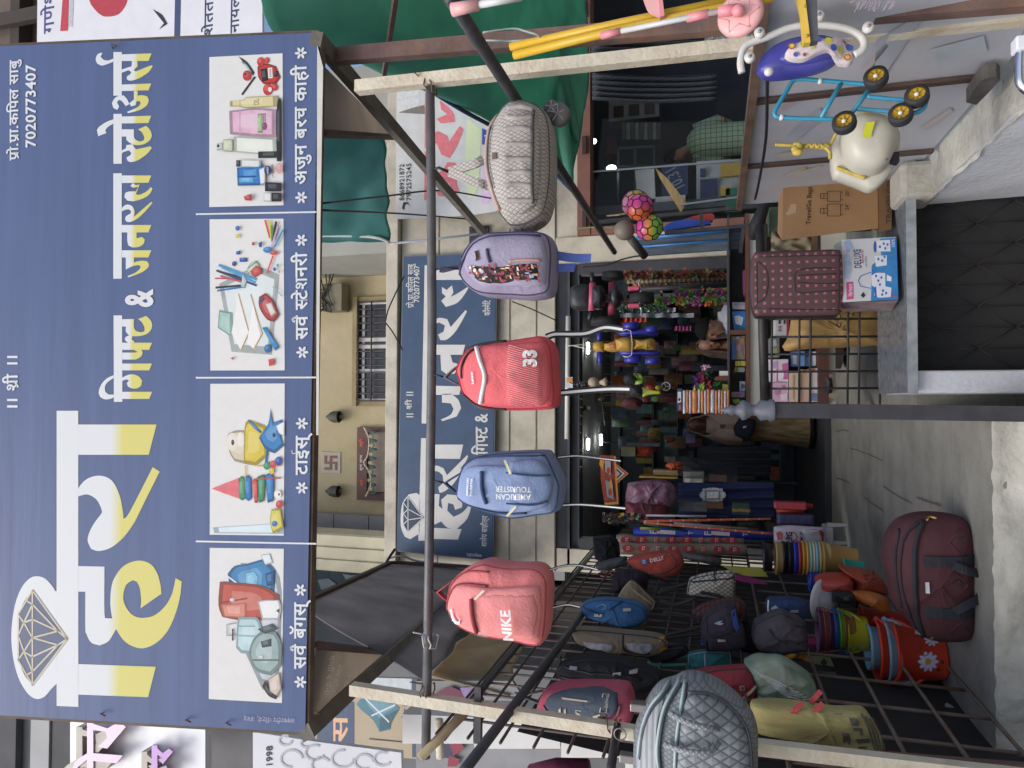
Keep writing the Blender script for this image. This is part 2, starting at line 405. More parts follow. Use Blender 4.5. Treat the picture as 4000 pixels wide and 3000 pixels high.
# mesh under the ledge
Y1=4.8
def dm(b):b.box((.1,Y1+.05,0),(XI+.05,Y1+.09,.8))
solo('shutter_sheet',m('dark_sheet','242527',.8,.25,3,0,20,dirt=.3,dcol='35332f'),'dark sheet closing the opening under the stone ledge','sheet',dm)
def lat(b):
    x=.12
    for k in range(9):
        xx=.2+k*.125;b.tube([(xx,Y1+.02,0),(xx,Y1+.02,.8)],.0035,5)
    for k in range(4):
        z=.0+k*.2
        for j in range(8):
            xx=.2+j*.125;s=1 if (j+k) % 2 else -1
            b.tube([(xx,Y1+.01,z+.1-s*.1),(xx+.125,Y1+.01,z+.1+s*.1)],.0032,4)
solo('lattice_grille',m('lattice_iron','2b2826',.7,.3,12,dirt=.4,dcol='4a3022'),'faint collapsible diamond lattice over the dark opening under the ledge','grille',lat)
solo('ledge_pier',[WHITE],'narrow whitewashed pier between the grey post and the dark lattice','pier',lambda b:b.box((.055,4.64,0),(.19,5.3,.8),.015))
GRAN=m('polished_granite','767d82',.22,.25,30,dirt=.5,dcol='4a4f55',spec=.6)
solo('stone_ledge',[GRAN,m('ledge_edge','9aa2a6',.3,.3,10,dirt=.5,dcol='4d5f74')],'polished grey stone ledge across the opening, carrying the boxes','ledge',
     lambda b:(b.box((.06,4.6,.8),(XI+.25,5.36,.83)),b.mi(1).box((.055,4.585,.775),(XI+.25,4.597,.826))))
st('ground_floor_right',CONC,lambda b:b.box((XI+1.1,1.2,0),(9,9,.65)))
# facade ---------------------------------------------------------------
YF=7.9
CREAM=m('cream_plaster','bdb7a4',.9,.12,2,.25,30,dirt=.45,dcol='8d8067')
OLDC=m('peeling_plaster','bdb7a6',.9,.15,3,.4,20,dirt=.6,dcol='7d7668')
def xat(x,y,d):return P(x,y,d).x
def zat(x,y,d):return P(x,y,d).z
XL,XR=xat(1900,2207,YF),xat(2100,1035,YF)
ZB,ZT=zat(2170,1600,YF),zat(1563,1500,YF)
XRR=xat(2100,935,YF)
def beamf(b):
    zs=[ZB,ZB+(ZT-ZB)*.115,ZB+(ZT-ZB)*.28,ZT-.5,ZT]
    for a,c in zip(zs,zs[1:]):b.box((XL-.02,YF,a+.012),(XRR+3.2,YF+.5,c-.012))
    b.box((XL-.015,YF+.018,ZB+.005),(XRR+3.1,YF+.5,ZT-.02))
solo('lintel_beam',OLDC,'broad cream plastered beam with grooves above the shop opening','beam',beamf)
solo('balcony_slab',OLDC,'thin peeling balcony slab above the old blue shop board','slab',lambda b:b.box((XL-.6,YF-.09,ZT+.0),(XRR+3.5,YF+1.7,zat(1505,1500,YF-.09)),.01))
solo('wall_pillar',OLDC,'peeling cream pillar between the two shops','pillar',lambda b:b.box((XR,YF-.02,.6),(XRR,YF+.6,ZB-.003),.01))
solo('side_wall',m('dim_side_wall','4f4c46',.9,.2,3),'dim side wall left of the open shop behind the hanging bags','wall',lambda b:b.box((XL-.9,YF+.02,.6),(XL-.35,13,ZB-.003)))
# upper storey
YU=9.4
YEL=m('ochre_plaster','aa9f80',.9,.12,1.5,.2,25,dirt=.35,dcol='80704c')
zu0,zu1=zat(1503,1500,YF-.09)+.001,zat(1080,1500,YU)
xa,xb=xat(1300,2030,YU),xat(1300,1085,YU)
def up(b):b.box((xa-.1,YU,zu0-.4),(xb,YU+.25,zu1+1.5))
solo('upper_wall',YEL,'ochre wall of the upper storey behind the balcony','wall',up)
solo('upper_side_wall',m('grey_wall','9a9b93',.9,.1,2),'plain grey wall meeting the ochre wall of the balcony','wall',lambda b:b.box((xb+.002,YU-1.4,zu0-.4),(xb+2.4,YU+.2,zu1+1.5)))
def col(b):
    x0,x1=xat(1300,2225,8.3),xat(1300,2080,8.3)
    for k in range(3):
        a=x0+(x1-x0)*k/3;b.box((a+.01,8.2,zu0),(a+(x1-x0)/3-.01,8.6,zu1+1),.01)
    b.box((x0,8.23,zu0),(x1,8.6,zu1+1))
solo('balcony_column',m('yellowed_plaster','c3bda2',.9,.12,3,.3,20,dirt=.5,dcol='8b8a80'),'yellowed grooved column on the balcony left of the ochre wall','column',col)
def tl(b):
    x0,x1=xat(1300,2085,9.2),xat(1300,2022,9.2)
    z=zu0-.2
    while z<zu1+1:b.box((x0,9.2,z+.004),(x1+.05,9.35,z+.55));z += .56
solo('tile_dado',m('grey_tile','8e8b8a',.5,.1,3),'strip of grey wall tiles beside the ochre wall','tiles',tl)
solo('upper_left_wall',[m('mural','4b5a60',.8,.4,2,stretch=(.3,1,3)),m('mural_light','93a2a0',.8,.3,3)],'faded blue grey hoarding behind the balcony column','hoarding',
     lambda b:(b.box((xat(1300,2480,8.6),8.8,zu0-.3),(xat(1300,2200,8.6),8.9,zu1+1)),[b.mi(1).poly([P(*q(1,2,x,y),8.78-.003*i) for x,y in softpoly(p,3)]) for i,p in enumerate([[(400,440),(470,430),(560,500),(520,530),(420,500)],[(400,540),(480,540),(440,590),(400,600)],[(560,400),(640,410),(700,380),(720,420),(600,470)]])]))
# barred window
def winwall():
    x0,x1=xat(1400,1565,YU),xat(1400,1185,YU);zt=zat(1405,1400,YU);zb=zu0
    t=thing('balcony_window',((x0+x1)/2,YU-.02,zb),'barred white window in the ochre upper wall','window')
    part('recess',m('window_dark','2c3038',.3,.3),t,lambda b:b.box((x0,YU-.02,zb),(x1,YU-.004,zt)))
    def fr(b):
        for a in (0,.3,.55,.62,1):b.box((x0+(x1-x0)*a-.03,YU-.05,zb),(x0+(x1-x0)*a+.03,YU-.022,zt))
        for a in (.15,.93):b.box((x0,YU-.048,zb+(zt-zb)*a-.02),(x1,YU-.0235,zb+(zt-zb)*a+.02))
    part('frame',m('white_upvc','bdbfbe',.5,.05),t,fr)
    def br(b):
        for k in range(15):xx=x0+(x1-x0)*k/14;b.tube([(xx,YU-.09,zb),(xx,YU-.09,zt)],.011,6)
        for a in (.1,.25,.8,.98):b.tube([(x0,YU-.1,zb+(zt-zb)*a),(x1,YU-.1,zb+(zt-zb)*a)],.011,6)
    part('bars',m('window_bars','3a3532',.6,.2),t,br)
    part('hood',m('ochre_trim','8d8160',.9,.15),t,lambda b:(b.box((x0-.08,YU-.1,zt),(x1+.08,YU-.001,zt+.07)),b.box((x1+.002,YU-.06,zb),(x1+.08,YU-.001,zt)),b.box((x0-.08,YU-.06,zb),(x0-.002,YU-.001,zt))))
winwall()
def doorn():
    x0,x1=xat(1400,1950,YU),xat(1400,1668,YU);zt=zat(1402,1800,YU);zb=zu0
    t=thing('balcony_door',((x0+x1)/2,YU-.02,zb),'brown framed doorway on the balcony hung with a garland','door')
    part('panel',m('door_panel','8b8378',.7,.15),t,lambda b:b.box((x0,YU-.02,zb),(x1,YU-.004,zt)))
    part('frame',m('door_frame','52302c',.6,.2),t,lambda b:(b.box((x0,YU-.06,zb),(x0+.12,YU-.021,zt)),b.box((x1-.07,YU-.06,zb),(x1,YU-.021,zt)),b.box((x0+.12,YU-.062,zt-.16),(x1-.07,YU-.021,zt))))
    pl=Plane((0,YU-.075,0),(0,-1,0))
    part('notice',[m('orange_print','c3562f',.7),m('white_print','c9c2b4',.7)],t,lambda b:(pl.text(b,'श्री',q(1,1,695,1235),q(1,1,695,1185)),pl.text(b,'श्री',q(1,1,695,1490),q(1,1,695,1450)),pl.text(b.mi(1),'शुभ लाभ',q(1,1,690,1390),q(1,1,690,1290))))
    g=thing('leaf_garland',P(*q(1,1,730,1340),YU-.12),'garland of dark leaves and small white pots across the balcony doorway','garland')
    pts=[P(*q(1,1,x,y),YU-.12) for x,y in [(700,1110),(730,1180),(725,1290),(700,1340),(735,1400),(745,1480),(710,1560)]]
    part('string',m('string_white','b9b2a0',.8),g,lambda b:b.tube(crom(pts,4),.012,6))
    for k in range(8):
        zx,zy=760+5*math.sin(k),1140+k*57
        c=P(*q(1,1,zx,zy),YU-.12)
        if k % 2==0 or 1:
            part('leaf',m('garland_leaf','1d4a4c',.6),g,lambda b:b.ball(c,.055,10,(.45,.2,1)))
        c2=P(*q(1,1,zx-12,zy+28),YU-.12)
        if k<7:part('pot',m('garland_pot','a29c84',.7),g,lambda b:b.lathe([(.02,-.03),(.035,0),(.025,.03),(.03,.04)],8,c2))
doorn()
for (zx,zy) in ((505,1042),(500,1525)):
    c=P(*q(1,1,zx,zy),YU-.08)
    t=thing('wall_lamp',c,'dark lantern on the ochre wall ' +('nearer the barred window' if zy<1300 else 'nearer the balcony column'),'lamp','lanterns on the ochre wall')
    part('shade',m('lamp_plaque','44433f',.7),t,lambda b:b.lathe([(.085,-.09),(.085,.0),(.07,.05),(.035,.09),(.02,.12),(.001,.135)],10,c))
    part('bracket',m('lamp_dark','2b2c30',.5),t,lambda b:b.box(c+Vector((-.03,.03,-.05)),c+Vector((.03,.08,.05))))
def tile():
    c=P(*q(1,1,485,1340),YU-.012);s=.16;o=thing('sacred_tile',c,'square white tile with a red Hindu swastika on the ochre wall','tile')
    part('plate',m('tile_white','979080',.5),o,lambda b:b.box(c-Vector((s,0,s)),c+Vector((s,.01,s)),.004))
    def sw(b):
        y=c.y-.003;h=.105;t=.018
        def br(x0,z0_,x1,z1):b.box((c.x+x0,y-.002,c.z+z0_),(c.x+x1,y,c.z+z1))
        br(-t,-h,t,h);y -= .0025;br(-h,-t,-t-.001,t);br(t+.001,-t,h,t)
        br(t+.001,h-2*t,h,h);br(-h,-h,-t-.001,-h+2*t);br(h-2*t,-h,h,-t-.001);br(-h,t+.001,-h+2*t,h)
    part('emblem',m('tile_red','6e443c',.6),o,sw)
tile()
def ebox():
    c=P(*q(1,1,480,235),YU-.2)
    t=thing('meter_box',c,'grey electric box with tangled wires high on the ochre wall','electric box')
    part('case',m('meter_grey','74705f',.7),t,lambda b:b.box(c+Vector((-.28,-.05,-.22)),c+Vector((.12,.18,.1)),.01))
    def wr(b):
        r=random.Random(5)
        for k in range(9):b.tube(crom([c+Vector((r.uniform(-.3,.35),-.08,r.uniform(-.1,.35))) for _ in range(5)],4),.009,5)
    part('wires',m('wire_black','1c1c1e',.5),t,wr)
ebox()
# ================================================================== the big board
SB0=P(1190,2740,3.0);SB1=P(1240,130,3.0)
# leans towards the street: ten degrees
TL=Vector((0,-.084,.467)).normalized()
sn=Vector((1,0,0)).cross(TL).normalized()
if sn.y>0:sn=-sn
SGN=Plane(SB0,sn)
BLUE=m('blue_flex_print','576890',.36,.10,2.2,.10,5,spec=.4,stretch=(.35,1,5))
LW=m('letter_white','e2e6e8',.5,.04)
def sign():
    bl,br_=SGN.at(1192,2862),SGN.at(1243,127)
    tl_,tr_=SGN.at(-160,2785),SGN.at(-160,187)
    t=thing('shop_signboard',(bl+br_)/2,'huge blue shop board printed with a diamond, yellow and white Devanagari and four pictures','signboard')
    back=-sn*.02
    part('board',[BLUE,m('board_edge','d7d5cc',.6)],t,lambda b:(b.poly([bl,br_,tr_,tl_],-sn*.004),b.mi(1).poly([bl-TL*.006,br_-TL*.03,tr_,tl_],None) if 0 else None))
    def frm(b):
        for a,c in ((bl,br_),(bl,tl_),(br_,tr_)):b.beam(a+back*1.6,c+back*1.6,.04,.035)
    part('frame',m('frame_rust','6b5d4e',.7,.3,8,dirt=.5,dcol='4a3a2c'),t,frm)
    # underside strip of flex folded back under the board
    part('folded_edge',m('flex_back','d9d7ce',.6,.1),t,lambda b:b.poly([SGN.at(*p_,.0008) for p_ in ((1239,175),(1262,262),(1251,900),(1244,1700),(1235,1700))],sn*-.003))
    # headline letters
    A=[]                                             # big word, zoom coordinates with 1659 added per region row
    def s1(p,dy=0):return [q(0,0,x,y+dy) for x,y in p]
    J=1659
    big=[s1([(367,1003+J),(507,1003+J),(508,1263+2*J),(367,1257+2*J)]),s1([(506,1092),(1015,1092),(964,1288),(506,1288)],J),
        softpoly(s1([(506,1510+J),(560,1447+J),(645,1423+J),(725,1455+J),(775,1550+J),(797,1659+J),(800,45+2*J),(840,1659+J),(990,1368+J),(1035,1397+J),(905,0+2*J),(870,70+2*J),(800,165+2*J),(720,230+2*J),(640,253+2*J),(590,238+2*J),(568,185+2*J),(580,130+2*J),(612,70+2*J),(650,20+2*J),(662,1659+J),(650,1620+J),(620,1573+J),(565,1545+J),(506,1558+J)])),
        s1([(506,985),(1010,1003),(960,1200),(506,1183)],2*J),
        softpoly(s1([(369,570),(357,512),(330,470),(290,430),(240,416),(190,432),(140,490),(100,590),(78,720),(74,840),(88,960),(118,1070),(160,1150),(200,1195),(245,1212),(290,1195),(330,1150),(369,1110)],2*J)),
        softpoly(s1([(506,350),(677,354),(677,655),(690,688),(727,690),(715,600),(720,500),(740,430),(790,360),(850,325),(915,315),(980,340),(1020,400),(1040,470),(1046,530),(910,625),(915,570),(905,490),(885,450),(860,442),(820,470),(800,530),(805,590),(840,650),(880,678),(930,686),(1000,670),(1070,610),(1115,530),(1138,428),(1178,450),(1165,560),(1130,680),(1080,780),(1010,850),(930,883),(860,870),(800,830),(752,758),(735,790),(700,840),(645,865),(590,845),(560,790),(553,750),(553,517),(506,516)],2*J))]
    sp=SGN.at(*q(0,0,758,1300+J));sp2=SGN.at(*q(0,0,865,1300));sp3=SGN.at(*q(0,0,1010,1300+J))
    BIGM=split_mat('big_letter_print','e2e6e8','ddd678',2,sp.z,.03)
    SMALLM=split_mat('line_letter_print','e2e6e8','ddd678',2,sp2.z,.01)
    b=MB();[SGN.poly(b,p,.0012) for p in big];b.build('lettering',BIGM,t,orig=(0,0,0))
    ln=[[(735,337),(789,337),(789,620),(735,620)],[(735,738),(789,738),(789,1061),(735,1061)],[(734,1123),(789,1123),(789,147+J),(734,147+J)],
        [(736,385+J),(791,385+J),(793,945+J),(738,945+J)],
        [(736,772+J),(690,795+J),(655,835+J),(640,880+J),(648,910+J),(675,928+J),(710,927+J),(740,915+J),(740,898+J),(705,897+J),(682,880+J),(680,845+J),(700,815+J),(737,790+J)],
        [(791,880+J),(986,880+J),(967,926+J),(791,926+J)],[(791,697+J),(985,697+J),(967,741+J),(791,741+J)],
        [(790,790+J),(830,770+J),(870,768+J),(905,785+J),(921,810+J),(915,840+J),(890,857+J),(855,858+J),(830,845+J),(822,825+J),(836,806+J),(815,800+J),(790,812+J)],
        [(790,626+J),(865,626+J),(893,622+J),(868,608+J),(915,606+J),(925,625+J),(915,650+J),(885,668+J),(862,671+J),(790,671+J)],[(791,562+J),(985,562+J),(967,608+J),(791,608+J)],
        [(868,563+J),(830,562+J),(808,542+J),(815,525+J),(838,513+J),(858,522+J),(853,540+J),(872,556+J)],
        [(790,410+J),(868,408+J),(868,462+J),(880,485+J),(910,494+J),(935,488+J),(937,465+J),(920,430+J),(895,408+J),(948,388+J),(975,415+J),(986,445+J),(978,480+J),(945,508+J),(890,520+J),(840,515+J),(815,490+J),(815,457+J),(790,457+J)],
        [(787,1137),(981,1137),(962,1184),(787,1186)],
        [(862,1186),(845,1205),(865,1216),(897,1210),(880,1240),(835,1241),(812,1250),(806,1277),(825,1300),(870,1303),(930,1285),(970,1258),(989,1222),(978,1212),(950,1240),(905,1262),(880,1258),(893,1228),(905,1195),(880,1200)],
        [(787,1350),(810,1330),(835,1326),(860,1340),(872,1370),(868,1405),(980,1308),(989,1315),(950,1360),(900,1410),(850,1437),(820,1437),(810,1420),(818,1400),(845,1385),(850,1368),(835,1356),(810,1360),(787,1372)],
        [(787,1458),(981,1458),(962,1506),(787,1506)],[(825,1504),(885,1504),(885,1545),(920,1535),(938,1550),(932,1578),(905,1598),(860,1603),(832,1590),(825,1560)],
        [(787,1622),(981,1622),(962,1668),(787,1668)],
        [(868,7+J),(868,42+J),(890,35+J),(925,30+J),(955,35+J),(967,55+J),(955,80+J),(910,110+J),(830,138+J),(827,130+J),(870,112+J),(900,90+J),(912,70+J),(905,60+J),(885,60+J),(850,70+J),(815,88+J),(815,7+J)],
        [(737,378),(700,392),(668,385),(652,365),(664,345),(655,340),(630,355),(620,385),(630,412),(660,425),(705,412),(737,398)],
        [(788,352),(983,346),(962,395),(788,395)],
        [(855,394),(890,394),(892,430),(866,455),(880,463),(975,425),(989,430),(960,470),(900,508),(845,523),(822,513),(822,495),(845,480),(850,466),(832,455),(788,472),(788,452),(820,440),(852,430)],
        [(788,548),(981,541),(962,585),(788,590)],
        [(868,589),(892,589),(892,620),(925,617),(955,625),(965,650),(950,685),(900,715),(830,733),(823,725),(870,705),(900,688),(912,668),(905,655),(885,655),(880,680),(850,690),(838,670),(868,645)],
        [(735,700),(725,670),(740,640),(770,620),(800,618),(822,640),(838,675),(815,688),(790,655),(770,648),(758,662),(772,690),(760,712)],
        [(788,755),(980,750),(962,797),(788,800)],[(737,772),(690,790),(642,822),(628,845),(637,883),(690,862),(682,845),(700,822),(737,800)],
        [(788,838),(868,838),(868,885),(880,905),(905,918),(930,910),(935,890),(920,858),(895,838),(948,815),(975,845),(985,880),(970,910),(930,935),(880,940),(840,925),(818,905),(818,885),(788,885)],
        [(820,940),(860,935),(870,955),(882,968),(975,948),(984,960),(950,1000),(890,1040),(845,1050),(825,1040),(820,1020),(845,1005),(850,990),(837,975),(800,985),(788,1000),(788,975),(815,962)]]
    b=MB();[SGN.poly(b,softpoly([q(0,0,x,y) for x,y in p],3),.0012) for p in ln];b.build('lettering',SMALLM,t,orig=(0,0,0))
    def line_(*a,**k):b=MB();SGN.text(b,*a,**k);b.build('lettering',LW,t)
    line_('&',q(0,1,985,330),q(0,1,985,212),hpx=100,bold=.03)
    line_('प~ो.प~ा.किपल साबु',q(0,0,117,1038),q(0,0,117,385),bold=.02,hpx=34)
    line_('7020773407',q(0,0,230,952),q(0,0,230,415),bold=.022,hpx=37)
    for y in (654,696,933,975):b=MB();SGN.poly(b,[q(0,1,46,y-7),q(0,1,114,y-7),q(0,1,114,y+7),q(0,1,46,y+7)]);b.build('danda_mark',LW,t)
    line_('श~ी',q(0,1,113,872),q(0,1,113,762),bold=.02,hpx=44)
    line_('* सर्व बॅगस् *'.replace('र्व','व^'),q(1,2,322,1140),q(1,2,322,470),bold=.02,hpx=45)
    line_('* टाईस् *',q(1,1,332,1540),q(1,1,332,1048),bold=.02,hpx=45)
    line_('* सर्व {स}टेशनरी *'.replace('र्व','व^'),q(1,1,335,660),q(1,1,328,-140),bold=.02,hpx=45)
    line_('* अजुन बरच काही *',q(1,0,328,1315),q(1,0,325,305),bold=.02,hpx=45)
    for (i,j,y0,y1) in ((0,0,1388,1386),(0,1,789,787),(0,2,190,192)):
        b=MB();SGN.line(b,q(i,j,1272,y0),q(i,j,2046,y1+(14 if j==2 else -12 if j==0 else 0)),.008,.0014);b.build('divider_line',LW,t)
    b=MB();SGN.text(b,'अ{क}षरदीप {प}रिंटस^, अंबड'.replace('रि','िर'),q(1,2,255,1335),q(1,2,-80,1320),bold=.01,hpx=17);b.build('printer_mark',m('pale_print','a9aec6',.6),t)
    # the diamond
    D=[(118,660),(160,572),(210,508),(435,823),(210,1122),(160,1062),(118,962)]
    b=MB();SGN.poly(b,[q(0,2,x,y) for x,y in D],.0022);b.build('diamond',m('diamond_blue','55637f',.5,.1),t)
    b=MB()
    ls=[(210,508,210,1122),(118,660,118,962),(118,660,210,508),(118,962,210,1122),(210,508,435,823),(210,1122,435,823),(165,572,210,598),(165,1060,210,1035),(118,665,155,718),(155,718,118,800),(118,800,155,905),(155,905,118,958),(155,718,210,598),(155,718,210,695),(155,718,210,815),(155,905,210,815),(155,905,210,938),(155,905,210,1035),(210,598,375,772),(210,695,375,772),(210,815,375,772),(375,772,435,823),(210,815,375,862),(210,938,375,862),(210,1035,375,862),(375,862,435,823)]
    for x0,y0,x1,y1 in ls:SGN.line(b,q(0,2,x0,y0),q(0,2,x1,y1),.008,.0032)
    b.build('facet_lines',m('facet_cream','d8cdb8',.6),t)
    # bent nails that hold the flex
    for (i,j,x,y) in ((0,0,742,310),(0,2,670,1310),(0,2,1220,1350),(0,2,1480,1370),(1,2,395,1300)):
        c=SGN.at(*q(i,j,x,y),.004);b=MB();b.tube([c+Vector((0,0,.012)),c+Vector((.01,-.02,0)),c+Vector((.0,-.012,-.025))],.0035,5);b.build('nail',m('rusty_nail','6a4a38',.8),t)
    pictures(t)
    return t
def PM(c,r=.5):return m('print_'+c,c,r,.02 if int(c[0:2],16)+int(c[2:4],16)>420 else .12,22)
def tone(c,k):
    v=[int(c[i:i+2],16) for i in (0,2,4)];v=[int(x+(255-x)*k if k>0 else x*(1+k)) for x in v];return '%02x%02x%02x' % tuple(v)
def shapes(pl,b,mats,z,items,photo=False):
    """items: (colour, points or ('e',cx,cy,rx,ry)); each a step nearer"""
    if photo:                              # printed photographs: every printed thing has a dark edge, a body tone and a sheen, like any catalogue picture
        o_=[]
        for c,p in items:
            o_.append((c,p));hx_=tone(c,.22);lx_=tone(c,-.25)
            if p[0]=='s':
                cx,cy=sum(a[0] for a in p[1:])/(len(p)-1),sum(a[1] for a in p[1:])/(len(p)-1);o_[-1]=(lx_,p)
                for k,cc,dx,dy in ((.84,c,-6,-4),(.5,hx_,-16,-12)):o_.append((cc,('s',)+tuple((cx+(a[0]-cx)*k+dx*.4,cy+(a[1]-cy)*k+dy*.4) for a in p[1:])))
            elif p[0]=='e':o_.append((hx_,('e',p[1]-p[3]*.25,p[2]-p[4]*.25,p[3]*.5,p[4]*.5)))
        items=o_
    off=.0022
    for it in items:
        c,p=it[0],it[1]
        mt=PM(c)
        if mt not in mats:mats.append(mt)
        b.mi(mats.index(mt))
        if p[0]=='e':pl.poly(b,[q(z[0],z[1],x,y) for x,y in ell(*p[1:],n=14)],off)
        elif p[0]=='t':pl.text(b,p[1],q(z[0],z[1],*p[2]),q(z[0],z[1],*p[3]),off=off,hpx=p[4] if len(p)>4 else None)
        elif p[0]=='l':pl.line(b,q(z[0],z[1],*p[1]),q(z[0],z[1],*p[2]),p[3],off)
        elif p[0]=='s':pl.poly(b,softpoly([q(z[0],z[1],*a) for a in p[1:]],3),off)
        else:pl.poly(b,[q(z[0],z[1],*a) for a in p],off)
        off += .00012
def pictures(t):
    # zoom region (0,y) continues into (1,y): x beyond 1659
    G=1659
    def pic(zr,border,items,label):
        b=MB();mats=[PM('e6e6e2')]
        SGN.poly(b,[q(zr[0],zr[1],*p) for p in border],.0012)
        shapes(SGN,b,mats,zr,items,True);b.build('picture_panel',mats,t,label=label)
    # bags
    pic((0,2),[(1359,232),(G+180,238),(G+168,1238),(1353,1212)],[
        ('c9d3da',('s',(1560,330),(G+110,350),(G+165,520),(G+140,1180),(1700,1150),(1560,800))),
        ('3f86b8',('s',(1475,400),(1520,350),(1600,335),(G+60,300),(G+130,380),(G+120,520),(G,560),(1560,540),(1490,490))),('7cc0e0',('s',(1590,390),(1650,380),(G+20,420),(G+10,490),(1620,520),(1590,470))),('e3ecef',('s',(G+30,280),(G+90,270),(G+110,330),(G+60,345))),('24578a',('s',(G+60,400),(G+120,380),(G+118,470),(G+70,480))),('dfe6ea',('l',(1480,420),(1560,480),.008)),
        ('bf5848',('s',(1424,460),(1445,452),(1659,470),(G+90,500),(G+150,540),(G+150,690),(G,705),(1540,700),(1440,680),(1415,600))),('d98a76',('s',(1430,600),(1600,590),(1600,690),(1450,680))),('8f3a30',('l',(1424,590),(1600,560),.007)),('d0d8d8',('s',(1490,560),(1520,560),(1520,582),(1490,582))),
        ('eef0ee',('s',(G+10,580),(G+60,570),(G+150,570),(G+165,620),(G+150,700),(G+40,700))),('3c4650',[(G+130,640),(G+150,625),(G+150,655)]),
        ('bcd9dc',('s',(1540,700),(1560,680),(1659,680),(G+20,700),(G+40,780),(G+10,900),(1659,925),(1560,915),(1530,880))),('8fb6bd',('l',(1545,740),(1650,740),.008)),('8fb6bd',('l',(1545,800),(1650,805),.008)),('9db1b6',('l',(1470,730),(1530,720),.005)),('9db1b6',('l',(1470,800),(1530,800),.005)),('9db1b6',('l',(1470,730),(1470,800),.005)),('3a4148',('l',(1508,760),(1508,830),.008)),
        ('9db5b0',('s',(1625,860),(G,800),(G+60,760),(G+130,780),(G+165,860),(G+160,1000),(G+100,1060),(G+20,1040),(1640,1000),(1615,930))),('3d4c50',('s',(G+30,840),(G+100,820),(G+100,870),(G+40,880))),('5f7672',('l',(1640,960),(G+150,960),.008)),('c9d6d2',('s',(G+20,930),(G+50,930),(G+50,955),(G+20,955))),('4c565a',('s',(G+10,760),(G+100,725),(G+140,760),(G+60,790))),
        ('d9c9b8',('s',(G+80,1080),(G+150,1040),(G+165,1150),(G+130,1200),(G+90,1170))),('33302e',('s',(G+60,1090),(G+40,1130),(G+80,1190),(G+130,1215),(G+140,1195),(G+90,1160),(G+70,1120)))],'printed picture of suitcases and travel bags')
    # toys
    pic((0,1),[(1363,828),(G+186,826),(G+180,1812),(1359,1806)],[
        ('d9ecf0',('s',(1380,1760),(G+175,1730),(G+175,1800),(1390,1796))),('d8cdb0',('s',(1480,1150),(1530,1130),(1600,1130),(1640,1250),(1600,1350),(1520,1330),(1490,1280),(1470,1200))),('e9e2d2',('e',1505,1205,38,60)),('2f2f33',('e',1508,1208,10,18)),('efe9dc',('e',1560,1190,25,50)),
        ('dcc64a',('s',(1585,1110),(1610,1060),(G+60,1100),(G+70,1300),(1659,1360),(1580,1345))),('2f73b4',('s',(1605,1062),(1640,1080),(G+40,1140),(G+30,1150),(1640,1110))),
        ('3b83bd',('s',(G+30,1160),(G+80,1085),(G+95,985),(G+110,1080),(G+165,1060),(G+185,1090),(G+160,1150),(G+180,1230),(G+120,1280),(G+60,1250),(G+20,1180))),('eef0ee',('s',(G+130,1100),(G+185,1070),(G+185,1170),(G+150,1150))),('22303d',('e',G+116,1160,10,14)),('2c67a0',('l',(G+75,1250),(G+60,1360),.01)),
        ('e2737b',[(1370,1508),(1545,1440),(1555,1575)]),('d4c046',('l',(1590,1360),(1590,1510),.005)),('4d9a6c',('s',(1550,1440),(1565,1425),(1585,1440),(1590,1570),(1570,1585),(1550,1560))),('2f7cc0',('s',(1590,1440),(1605,1420),(1625,1440),(1630,1570),(1610,1590),(1590,1570))),('d35a58',('s',(1632,1460),(1650,1440),(G+10,1460),(G+10,1600),(1650,1600))),('3d9166',('s',(G+10,1430),(G+45,1415),(G+60,1450),(G+50,1590),(G+20,1600))),('2f7cc0',('s',(G+60,1420),(G+95,1400),(G+115,1450),(G+110,1590),(G+75,1600))),('cfa03f',('l',(G+10,1360),(G+160,1360),.006)),('b34d4a',('l',(G+5,1440),(G+160,1440),.006)),('3d8a60',('e',G+70,1360,22,26)),('cc4744',('e',G+110,1350,22,24)),('2b4f9c',('e',G+145,1330,22,30)),('d6c344',('e',G+100,1395,18,20)),
        ('d9cf5a',('s',(G+100,1640),(G+160,1640),(G+178,1760),(G+110,1800),(G+90,1720))),('c2443f',('e',G+150,1610,22,26)),('f0ede4',('e',G+140,1545,24,26)),('c2443f',('e',G+150,1545,8,8)),('2f6fb5',('e',G+120,1735,18,18))],'printed picture of toys and stacking rings')
